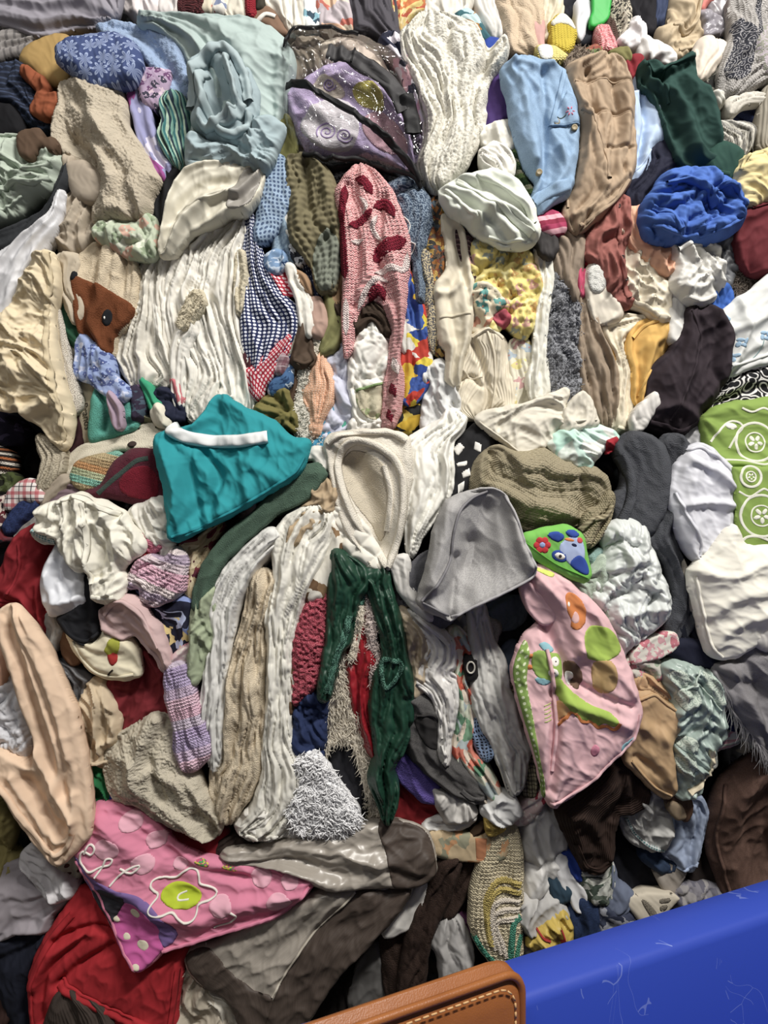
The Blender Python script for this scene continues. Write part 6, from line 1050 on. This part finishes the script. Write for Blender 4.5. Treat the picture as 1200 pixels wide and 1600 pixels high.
G('scarf', 'scarf', 'white gauze scarf hanging below the tip of the peach sheet', '36,1332 60,1318 82,1348 122,1382 113,1398 80,1404 54,1378 36,1350', P('plain', '#cfccd0'), b=80, H=12, st='r', a=50)
G('shirt', 'shirt', 'olive yellow shirt crumpled at the left edge below the peach sheet', '-30,1250 15,1268 22,1300 14,1330 28,1345 25,1358 -30,1380', '#988b50', b=66, H=16, st='r', A=10)
G('blouse', 'blouse', 'cream blouse with dark red dots beside the pink quilt corner', '86,1352 115,1333 128,1362 106,1376', P('dots', '#b4b09e', '#54302e', s=45, r=.2, warp=.03), b=74, H=10)
G('jeans', 'jeans', 'dark navy jeans at the bottom left corner', '-30,1466 40,1454 72,1448 68,1482 54,1530 58,1640 -30,1640', '#161a2a', b=54, H=20, st='d', A=10, n=3)
G('bag', 'bag', 'dark brown bag edge at the bottom left corner', '-30,1528 12,1536 14,1594 -30,1610', '#3a2420', b=68, H=8, st='s')
pe = P('plain', '#e8c6a6')
o = G('sheet', 'sheet', 'peach sheet hanging in a long pouch at the left edge', '6,955 18,946 32,944 62,985 92,1050 117,1110 125,1150 133,1200 139,1270 137,1306 117,1331 86,1355 60,1331 40,1301 15,1261 0,1231 -30,1200 -30,1170 20,1188 50,1200 56,1160 36,1100 20,1040 6,1000', pe, b=104, H=14, st='d', a=75, A=7, n=5, r=9, f=[('40,960 80,1060 110,1180', 8, 9), ('20,980 60,1110 100,1240', -7, 8), ('20,1215 60,1280 90,1315 115,1290 118,1240', 9, 7), ('56,1170 90,1240 115,1280', 8, 6), ('40,1220 70,1270 95,1300', -14, 14)])
patch(o, 'inner_lining', '14,1206 50,1206 70,1222 92,1262 110,1290 104,1318 84,1322 62,1304 36,1262 18,1232', P('plain', '#d9c8b2'), lift=-4, label='ivory inside of the sheet')
band(o, 'hem', '-20,1205 10,1236 30,1268 56,1306 84,1336 106,1322 116,1300', 9, pe, lift=5)
G('blouse', 'blouse', 'white lace blouse crumpled left of the peach sheet', '-30,1040 12,1042 26,1080 38,1110 48,1162 32,1192 8,1172 -30,1150', '#d4d4da', b=76, H=18, st='c', A=11)
G('sheet', 'sheet', 'deeper peach sheet fold at the left edge', '-30,975 8,988 13,1042 0,1075 -30,1080', '#dda788', b=84, H=12)
G('sheet', 'sheet', 'pale peach sheet hem below the white lace blouse', '-30,1165 20,1183 42,1200 54,1214 0,1230 -30,1220', '#e0bda0', b=90, H=10)
G('shirt', 'shirt', 'kelly green shirt wedged above the pink quilt', '130,1182 160,1188 174,1215 186,1242 162,1256 140,1276 133,1230', '#1f7340', b=60, H=14, st='r', A=9)
G('jacket', 'jacket', 'royal blue sliver of jacket under the cream sherpa blanket', '162,1240 180,1242 196,1256 176,1258', '#2038a0', b=64, H=6)
G('dress', 'dress', 'red velvet dress tucked behind the pink quilt', '246,1284 280,1299 320,1304 356,1296 346,1338 310,1350 280,1330', P('plain', '#8a1420', sheen=.2), b=78, H=16, st='d', a=30, A=9)
G('coat', 'coat', 'dark brown coat above the silver brown satin curtain', '340,1320 370,1303 404,1308 384,1338 350,1350', '#30241f', b=84, H=10)
G('tee', 'shirt', 'beige tee crumpled at the bottom edge left of the satin curtain', '272,1498 300,1508 332,1530 348,1560 364,1640 278,1640 268,1560', '#b0a592', b=52, H=18, st='r', A=11)
G('tee', 'shirt', 'off white tee at the bottom edge beside the beige tee', '328,1530 362,1550 370,1640 330,1640', '#c6c0b2', b=58, H=10, st='r')
G('jeans', 'jeans', 'light blue denim scrap at the bottom edge', '364,1558 398,1565 384,1600 366,1594', '#7280b0', b=60, H=8)
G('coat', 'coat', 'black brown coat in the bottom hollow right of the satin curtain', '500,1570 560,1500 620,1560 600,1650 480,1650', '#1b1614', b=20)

# ---------------------------------------------------------------- blue bin and leather case in front of the pile
def rounded_rect(w, d, r, k=8):
    out = []
    for cx, cy, a0 in ((w/2-r, d/2-r, 0), (-w/2+r, d/2-r, 90), (-w/2+r, -d/2+r, 180), (w/2-r, -d/2+r, 270)):
        for i in range(k+1):
            a = math.radians(a0+90*i/k); out.append((cx+r*math.cos(a), cy+r*math.sin(a)))
    return np.array(out)
def loft(name, rings, m, parent=None, org=None, cap=(False, False), closed=False):
    n = len(rings[0]); V = np.concatenate(rings); i = np.arange(n); j = (i+1) % n; F = []
    for k in range(len(rings)-1+(1 if closed else 0)):
        a, b = k*n, ((k+1) % len(rings))*n; F.append(np.stack([a+i, a+j, b+j, b+i], 1))
    if cap[0]: V = np.concatenate([V, rings[0].mean(0)[None]]); F.append(np.stack([j, i, np.full(n, len(V)-1)], 1))
    if cap[1]: V = np.concatenate([V, rings[-1].mean(0)[None]]); b = (len(rings)-1)*n; F.append(np.stack([b+i, b+j, np.full(n, len(V)-1)], 1))
    c = V.mean(0); uv = np.stack([V[:, 0]+V[:, 1], V[:, 2]], 1)
    o = link_mesh(name, V, F, m, uv, parent, org); 
    if parent is None: o['_o'] = list(o.location)
    return o
YAW = math.radians(26)
def place(P2, z, cx, cy, yaw=YAW):
    return np.stack([cx+P2[:, 0]*math.cos(yaw)-P2[:, 1]*math.sin(yaw), cy+P2[:, 0]*math.sin(yaw)+P2[:, 1]*math.cos(yaw), np.full(len(P2), z)], 1)
def bin_plastic():
    m = bpy.data.materials.new('blue_plastic'); m.use_nodes = True; N = NT(m); b = N.n['Principled BSDF']
    b.inputs['Roughness'].default_value = .5; b.inputs['Specular IOR Level'].default_value = .4
    tc = N.node('ShaderNodeTexCoord').outputs['Object']
    n1 = N.node('ShaderNodeTexNoise'); n1.inputs['Scale'].default_value = 5; N.l.new(tc, n1.inputs[0])
    w = N.node('ShaderNodeVectorMath', operation='MULTIPLY_ADD'); N.l.new(n1.outputs['Color'], w.inputs[0]); w.inputs[1].default_value = (.5, .5, .5); N.l.new(tc, w.inputs[2])
    sc = 0
    for k, (rot, s) in enumerate((((.3, .5, .2), 34), ((1.2, .1, 1.0), 27))):
        mp = N.node('ShaderNodeMapping'); mp.inputs['Rotation'].default_value = rot; mp.inputs['Scale'].default_value = (1, .12, .4); N.l.new(w.outputs[0], mp.inputs[0])
        v = N.node('ShaderNodeTexVoronoi', feature='DISTANCE_TO_EDGE'); v.inputs['Scale'].default_value = s/3; N.l.new(mp.outputs[0], v.inputs[0])
        sc = N.math('ADD', sc, N.math('LESS_THAN', v.outputs[0], .004))
    n2 = N.node('ShaderNodeTexNoise'); n2.inputs['Scale'].default_value = 7; N.l.new(tc, n2.inputs[0])
    f = N.math('MULTIPLY', N.math('MULTIPLY', sc, N.math('GREATER_THAN', n2.outputs[0], .56)), .3, True)
    N.l.new(N.mix(f, lin('#2a48c6'), lin('#98aceA')), b.inputs['Base Color'])
    return m
bm_ = bin_plastic()
BW, BD, HZ = 1.25, .74, .715
yaw_u = np.array([math.cos(YAW), math.sin(YAW)]); yaw_v = np.array([-math.sin(YAW), math.cos(YAW)])
far_pt = np.array([.213, -D+1.28])               # a point of the far rim
bc = far_pt+yaw_u*.10-yaw_v*(BD/2)
prof = [(-.055, .16, .05), (-.02, .19, .07), (-.004, HZ-.07, .1), (.0, HZ-.03, .1), (-.004, HZ-.008, .1), (-.014, HZ, .095), (-.05, HZ+.002, .08), (-.092, HZ-.001, .07), (-.1, HZ-.006, .06), (-.105, HZ-.018, .06), (-.115, HZ-.2, .06), (-.15, .24, .05), (-.18, .22, .04)]
rings = [place(rounded_rect(BW+2*a, BD+2*a, r), z, *bc) for a, z, r in prof]
o = loft('laundry_bin', rings, bm_, cap=(True, True)); o['label'] = 'large scuffed blue plastic bin with a wide rounded rim in front of the pile'; o['category'] = 'bin'
rm = P('plain', '#2a2a2c', rough=.6, b='n')
for sx in (-1, 1):
    for sy in (-1, 1):
        p = bc+yaw_u*sx*(BW/2-.16)+yaw_v*sy*(BD/2-.14); t = np.arange(20)/20*2*np.pi
        rr = [np.stack([p[0]+r*np.cos(t)*math.cos(YAW)+x*-math.sin(YAW), p[1]+r*np.cos(t)*math.sin(YAW)+x*math.cos(YAW), .06+r*np.sin(t)], 1) for r, x in ((.03, -.022), (.056, -.02), (.06, -.012), (.06, .012), (.056, .02), (.03, .022))]
        wl = loft('wheel', rr, rm, parent=o, cap=(True, True)); wl['label'] = 'black wheel'
        fk = loft('fork', [place(rounded_rect(w, .07, .01), z, *p) for w, z in ((.05, .115), (.08, .13), (.09, .165))], P('plain', '#8a8a88', rough=.35, b='n'), parent=o, cap=(True, True)); fk['label'] = 'steel caster fork'
def leather():
    m = bpy.data.materials.new('tan_leather'); m.use_nodes = True; N = NT(m); b = N.n['Principled BSDF']
    b.inputs['Roughness'].default_value = .42; b.inputs['Specular IOR Level'].default_value = .45
    tc = N.node('ShaderNodeTexCoord').outputs['Object']
    n = N.node('ShaderNodeTexNoise'); n.inputs['Scale'].default_value = 9; n.inputs['Detail'].default_value = 5; N.l.new(tc, n.inputs[0])
    N.l.new(N.mix(n.outputs[0], lin('#8c4616'), lin('#b86a2c')), b.inputs['Base Color'])
    v = N.node('ShaderNodeTexVoronoi'); v.inputs['Scale'].default_value = 420; N.l.new(tc, v.inputs[0])
    bp = N.node('ShaderNodeBump'); bp.inputs['Strength'].default_value = .18; bp.inputs['Distance'].default_value = .001
    N.l.new(v.outputs[0], bp.inputs['Height']); N.l.new(bp.outputs[0], b.inputs['Normal'])
    return m
lm = leather()
LW, LD, LZ = .62, .055, .812
LY = math.radians(28); lu = np.array([math.cos(LY), math.sin(LY)]); lv = np.array([-math.sin(LY), math.cos(LY)])
lfar = np.array([.178, -D+1.13])                 # far right corner of the case's top
lc_ = lfar-lu*(LW/2)-lv*(LD/2)
def in_rect(a, z, r): return place(rounded_rect(LW+2*a, LD+2*max(a, -.024), max(min(r, LD/2+max(a, -.024)-.001), .002)), z, *lc_, yaw=LY)
lp_ = [(-.02, .24, .03), (0, .26, .035), (.002, .5, .035), (0, LZ-.05, .035), (-.002, LZ-.034, .035), (-.008, LZ-.018, .033), (-.018, LZ-.006, .03), (-.032, LZ, .025), (-.05, LZ+.002, .006)]
o = loft('leather_case', [in_rect(a, z, r) for a, z, r in lp_], lm, cap=(True, True))
o['label'] = 'tan leather case with a stitched seam standing in the end of the blue bin'; o['category'] = 'case'
def seam_path(inset, z1, yoff):
    u0, u1, z0, r = -LW/2+inset, LW/2-inset, .3, .03; q = []
    for cu, cz, a0 in ((u1-r, z0+r, -90), (u1-r, z1-r, 0), (u0+r, z1-r, 90), (u0+r, z0+r, 180)):
        for k in range(7): a = math.radians(a0+15*k); q.append((cu+r*math.cos(a), cz+r*math.sin(a)))
    q = np.array(q); p = lc_+q[:, :1]*lu-(LD/2+yoff)*lv
    return np.concatenate([p, q[:, 1:]], 1)
L = seam_path(.008, LZ-.008, -.006); T = np.roll(L, -1, 0)-np.roll(L, 1, 0); T /= np.linalg.norm(T, axis=1)[:, None]; n3 = np.array([-lv[0], -lv[1], 0]); N2 = np.cross(T, n3)
loft('piping', [L+N2*.006*math.cos(a)+n3*.006*math.sin(a) for a in np.arange(8)/8*2*np.pi], lm, parent=o, closed=True)['label'] = 'rounded leather piping'
Ls = seam_path(.024, LZ-.02, .001); Ls = np.concatenate([Ls, Ls[:1]]); ln = np.concatenate([[0], np.cumsum(np.linalg.norm(np.diff(Ls, axis=0), axis=1))])
V, F = [], []
for k, s0 in enumerate(np.arange(0, ln[-1]-.01, .0125)):
    a = np.array([np.interp(s0, ln, Ls[:, i]) for i in range(3)]); b = np.array([np.interp(s0+.0085, ln, Ls[:, i]) for i in range(3)]); n_ = np.cross(b-a, n3); n_ = n_/(np.linalg.norm(n_)+1e-9)*.0013
    up = n3*.0016; V += [a-n_, a+n_, b+n_, b-n_, a-n_*.6+up, a+n_*.6+up, b+n_*.6+up, b-n_*.6+up]
    F += [[8*k+c for c in q] for q in ((4, 5, 6, 7), (0, 1, 5, 4), (1, 2, 6, 5), (2, 3, 7, 6), (3, 0, 4, 7))]
st_ = link_mesh('stitching', np.array(V), [np.array(F)], P('plain', '#d8a66a', b='n'), np.zeros((len(V), 2)), parent=o); st_['kind'] = 'stuff'
# ---------------------------------------------------------------- seams, hems, buttons and collars on the larger garments
def by(t):
    r = [o for o in S.objects if o.get('label', '').startswith(t)]; assert len(r) == 1, t; return r[0]
def col(o): return o.data.materials[0]
def hem(t, line, w=4, lift=2, name='hem', m=None, label=None): o = by(t); return band(o, name, line, w, m or col(o), lift, label)
def buttons(t, xy, r, c): 
    o = by(t)
    for x, y in xy: disc(o, 'button', x, y, r, P('plain', c, b='n', rough=.45))
hem('taupe quilted jacket hanging', '894,138 925,132 955,132 985,140', 3, 2, 'seam'); hem('taupe quilted jacket hanging', '905,188 945,182 986,190', 3, 2, 'seam'); hem('taupe quilted jacket hanging', '900,362 930,342 956,320 976,290', 7, 3); hem('taupe quilted jacket hanging', '892,262 886,300 884,330', 5, 3, 'pocket_edge')
hem('taupe quilted jacket hanging', '906,180 926,210 942,250 944,290', 9, 4, 'sleeve_fold')
hem('dark forest green sweatshirt', '1004,112 1022,118 1036,112 1060,104 1078,98', 8, 4, 'collar'); hem('dark forest green sweatshirt', '1034,116 1032,140 1040,170', 5, 3, 'seam'); hem('dark green sweatshirt sleeve', '1106,262 1112,274 1134,278', 8, 3, 'cuff')
buttons('rose brown shirt crumpled', [(960, 330), (965, 410), (972, 442)], 3.4, '#3a2824'); hem('rose brown shirt crumpled', '958,318 962,360 966,420 978,470', 9, 3, 'placket')
hem('cream shirt with collar', '968,368 985,388 1004,408 1020,416', 9, 4, 'collar'); hem('cream shirt with collar', '975,470 1000,480 1024,498', 8, 3, 'cuff'); buttons('cream shirt with collar', [(1008, 440), (1014, 470)], 2.6, '#cfc6b0')
hem('crisp white shirt', '1048,400 1075,390 1104,388', 9, 4, 'collar'); hem('crisp white shirt', '1060,470 1086,476 1110,466', 7, 3, 'cuff'); buttons('crisp white shirt', [(1082, 418), (1090, 440)], 2.6, '#c8c6c0')
hem('royal blue bed sheet', '1012,360 1040,375 1080,377 1112,372 1144,354', 6, 3); hem('royal blue bed sheet', '1096,318 1116,306 1138,316 1146,338', 9, 6, 'rolled_fold'); hem('royal blue bed sheet', '1030,300 1060,296 1090,312 1104,336', 9, 6, 'rolled_fold'); hem('royal blue bed sheet', '1010,335 1034,345 1050,372', 9, 5, 'rolled_fold')
hem('plum black sweatshirt', '1070,492 1082,540 1064,600 1040,660', 4, 2, 'seam'); hem('plum black sweatshirt', '1010,662 1034,668 1060,676 1080,664', 9, 4, 'ribbed_hem')
hem('cream corduroy trousers', '758,520 770,560 772,610 766,648', 4, 2, 'seam'); hem('cream corduroy trousers', '722,580 736,592 752,590', 4, 2, 'pocket_edge'); hem('cream corduroy trousers', '736,530 760,518 784,532', 9, 4, 'waistband')
hem('white shirt with teal lace', '92,790 126,776 160,790 190,804', 8, 4, 'collar'); hem('white shirt with teal lace', '152,930 172,932 188,930', 7, 3, 'cuff'); hem('white shirt with teal lace', '140,786 146,830 148,880 152,910', 8, 4, 'placket'); buttons('white shirt with teal lace', [(145, 820), (147, 850), (149, 880)], 2.6, '#d8d4c6')
hem('pale sage green shirt crumpled', '4,226 30,220 58,226 84,244', 8, 5, 'rolled_fold'); hem('pale sage green shirt crumpled', '0,270 30,262 58,282 92,270', 9, 6, 'rolled_fold'); hem('pale sage green shirt crumpled', '10,310 40,300 66,300 90,290', 8, 5, 'rolled_fold'); hem('pale sage green shirt crumpled', '0,340 20,332 46,316', 5, 3)
hem('mint white blouse', '694,304 716,322 742,352', 6, 4, 'collar'); hem('mint white blouse', '762,374 790,382 820,382', 5, 3); hem('mint white blouse', '712,292 750,312 792,346 826,376', 9, 6, 'rolled_fold'); hem('mint white blouse', '742,282 778,296 812,326 834,352', 9, 6, 'rolled_fold')
hem('pink duvet cover printed', '856,1250 880,1246 920,1220 956,1182 986,1148 994,1112', 5, 3, 'piped_edge'); hem('pink duvet cover printed', '850,1010 856,1040 862,1076 866,1130 860,1200', 7, 4, 'gathered_fold')
hem('pink quilt with white', '128,1334 160,1392 196,1466 222,1500', 6, 3, 'bound_edge'); hem('pink quilt with white', '260,1474 320,1458 380,1440 440,1420 486,1376', 6, 3, 'bound_edge')
hem('big cream pillow', '1082,900 1094,960 1106,1008 1122,1024', 5, 3, 'seam'); hem('pale yellow pillow', '1146,276 1158,254 1186,244', 5, 3, 'seam')
hem('pale lavender fitted', '1050,770 1064,806 1086,850 1086,868', 5, 3, 'elastic_hem'); hem('pale lavender fitted', '1070,705 1090,700 1118,716 1142,738', 6, 4, 'elastic_hem')
hem('white sheet with blue', '1134,576 1172,564 1200,554', 5, 2.5)
hem('tan satin slip', '1046,1240 1022,1228 1004,1210 984,1186', 4, 2.5); hem('tan satin slip', '992,1090 1016,1082 1038,1098 1060,1112', 5, 3, 'bound_edge')
hem('dark brown ribbed', '898,1316 916,1354 934,1362 952,1346', 9, 4, 'ribbed_hem')
hem('crimson red shirt', '34,850 40,880 24,925', 5, 3, 'seam'); hem('crimson red shirt', '2,938 30,940 50,962', 5, 2.5)
hem('blush pink cardigan', '166,960 178,945 198,938 220,952 236,978 250,1010', 8, 4, 'ribbed_band'); hem('black shirt under', '104,970 120,992 140,1000 158,986', 6, 3)
hem('cream pillowcase with a green', '118,1000 132,1030 154,1050 180,1056 212,1052', 5, 2.5)
hem('shiny white satin', '650,1062 672,1080 686,1110 690,1150', 5, 3, 'placket'); hem('shiny white satin', '648,960 676,984 700,1004', 7, 3, 'collar'); hem('shiny white satin', '690,1160 696,1180 692,1190', 6, 2, 'cuff')
hem('dark grey jersey', '756,1246 738,1246 720,1232', 8, 4, 'ankle_cuff')
hem('charcoal trousers with satin', '100,1040 112,1070 120,1104', 4, 2, 'seam'); hem('mustard yellow shirt', '986,530 1004,512 1030,502', 7, 3, 'collar'); hem('mustard yellow shirt', '996,620 1002,600 1012,580', 5, 2)
hem('khaki collared', '1048,46 1066,60 1082,40 1090,10', 8, 4, 'collar'); hem('khaki collared', '1052,92 1068,92 1080,78', 5, 3, 'cuff')
hem('dark brown trousers bundled', '462,566 478,570 490,562', 6, 3, 'waistband'); hem('ivory satin sheet', '262,394 276,350 300,330 352,312 366,300', 4, 2)
hem('long white satin curtain', '374,1300 400,1306 436,1300', 6, 3); hem('sheer white curtain', '788,1200 802,1236 816,1226', 4, 2)
hem('red velvet dress', '284,1332 310,1344 342,1334', 4, 2); hem('chocolate brown blanket', '1122,1216 1112,1300 1136,1390', 6, 3); hem('pale blue shirt hanging', '1048,1348 1070,1356 1084,1340', 5, 2.5)
hem('pale grey shirt with blue', '1008,1230 1034,1234 1040,1262', 7, 3, 'collar'); hem('cream cotton shirt hanging', '962,668 976,672 988,664', 6, 3, 'cuff'); hem('pale blue sheet folded', '980,280 1000,262 1012,240', 4, 2)
hem('cream organza curtain', '748,660 790,692 816,714', 3, 2); hem('burgundy sweatshirt', '1166,330 1192,322 1200,318', 8, 4, 'ribbed_hem'); hem('beige knit tee', '124,1146 150,1184 178,1184', 5, 3)
# repeats of one kind share a group
from collections import Counter
cats = Counter(o['category'] for o in S.objects if 'category' in o)
for o in list(S.objects):
    c = o.get('category')
    if c and cats[c] >= 3 and 'group' not in o and o.get('kind') != 'stuff':
        pl = c if c.endswith('s') else c[:-1]+'ies' if c.endswith('y') else c+('es' if c[-2:] in ('sh', 'ch', 'ss') else 's')
        o['group'] = pl+' pressed into the textile bales'
    if '_o' in o: del o['_o']
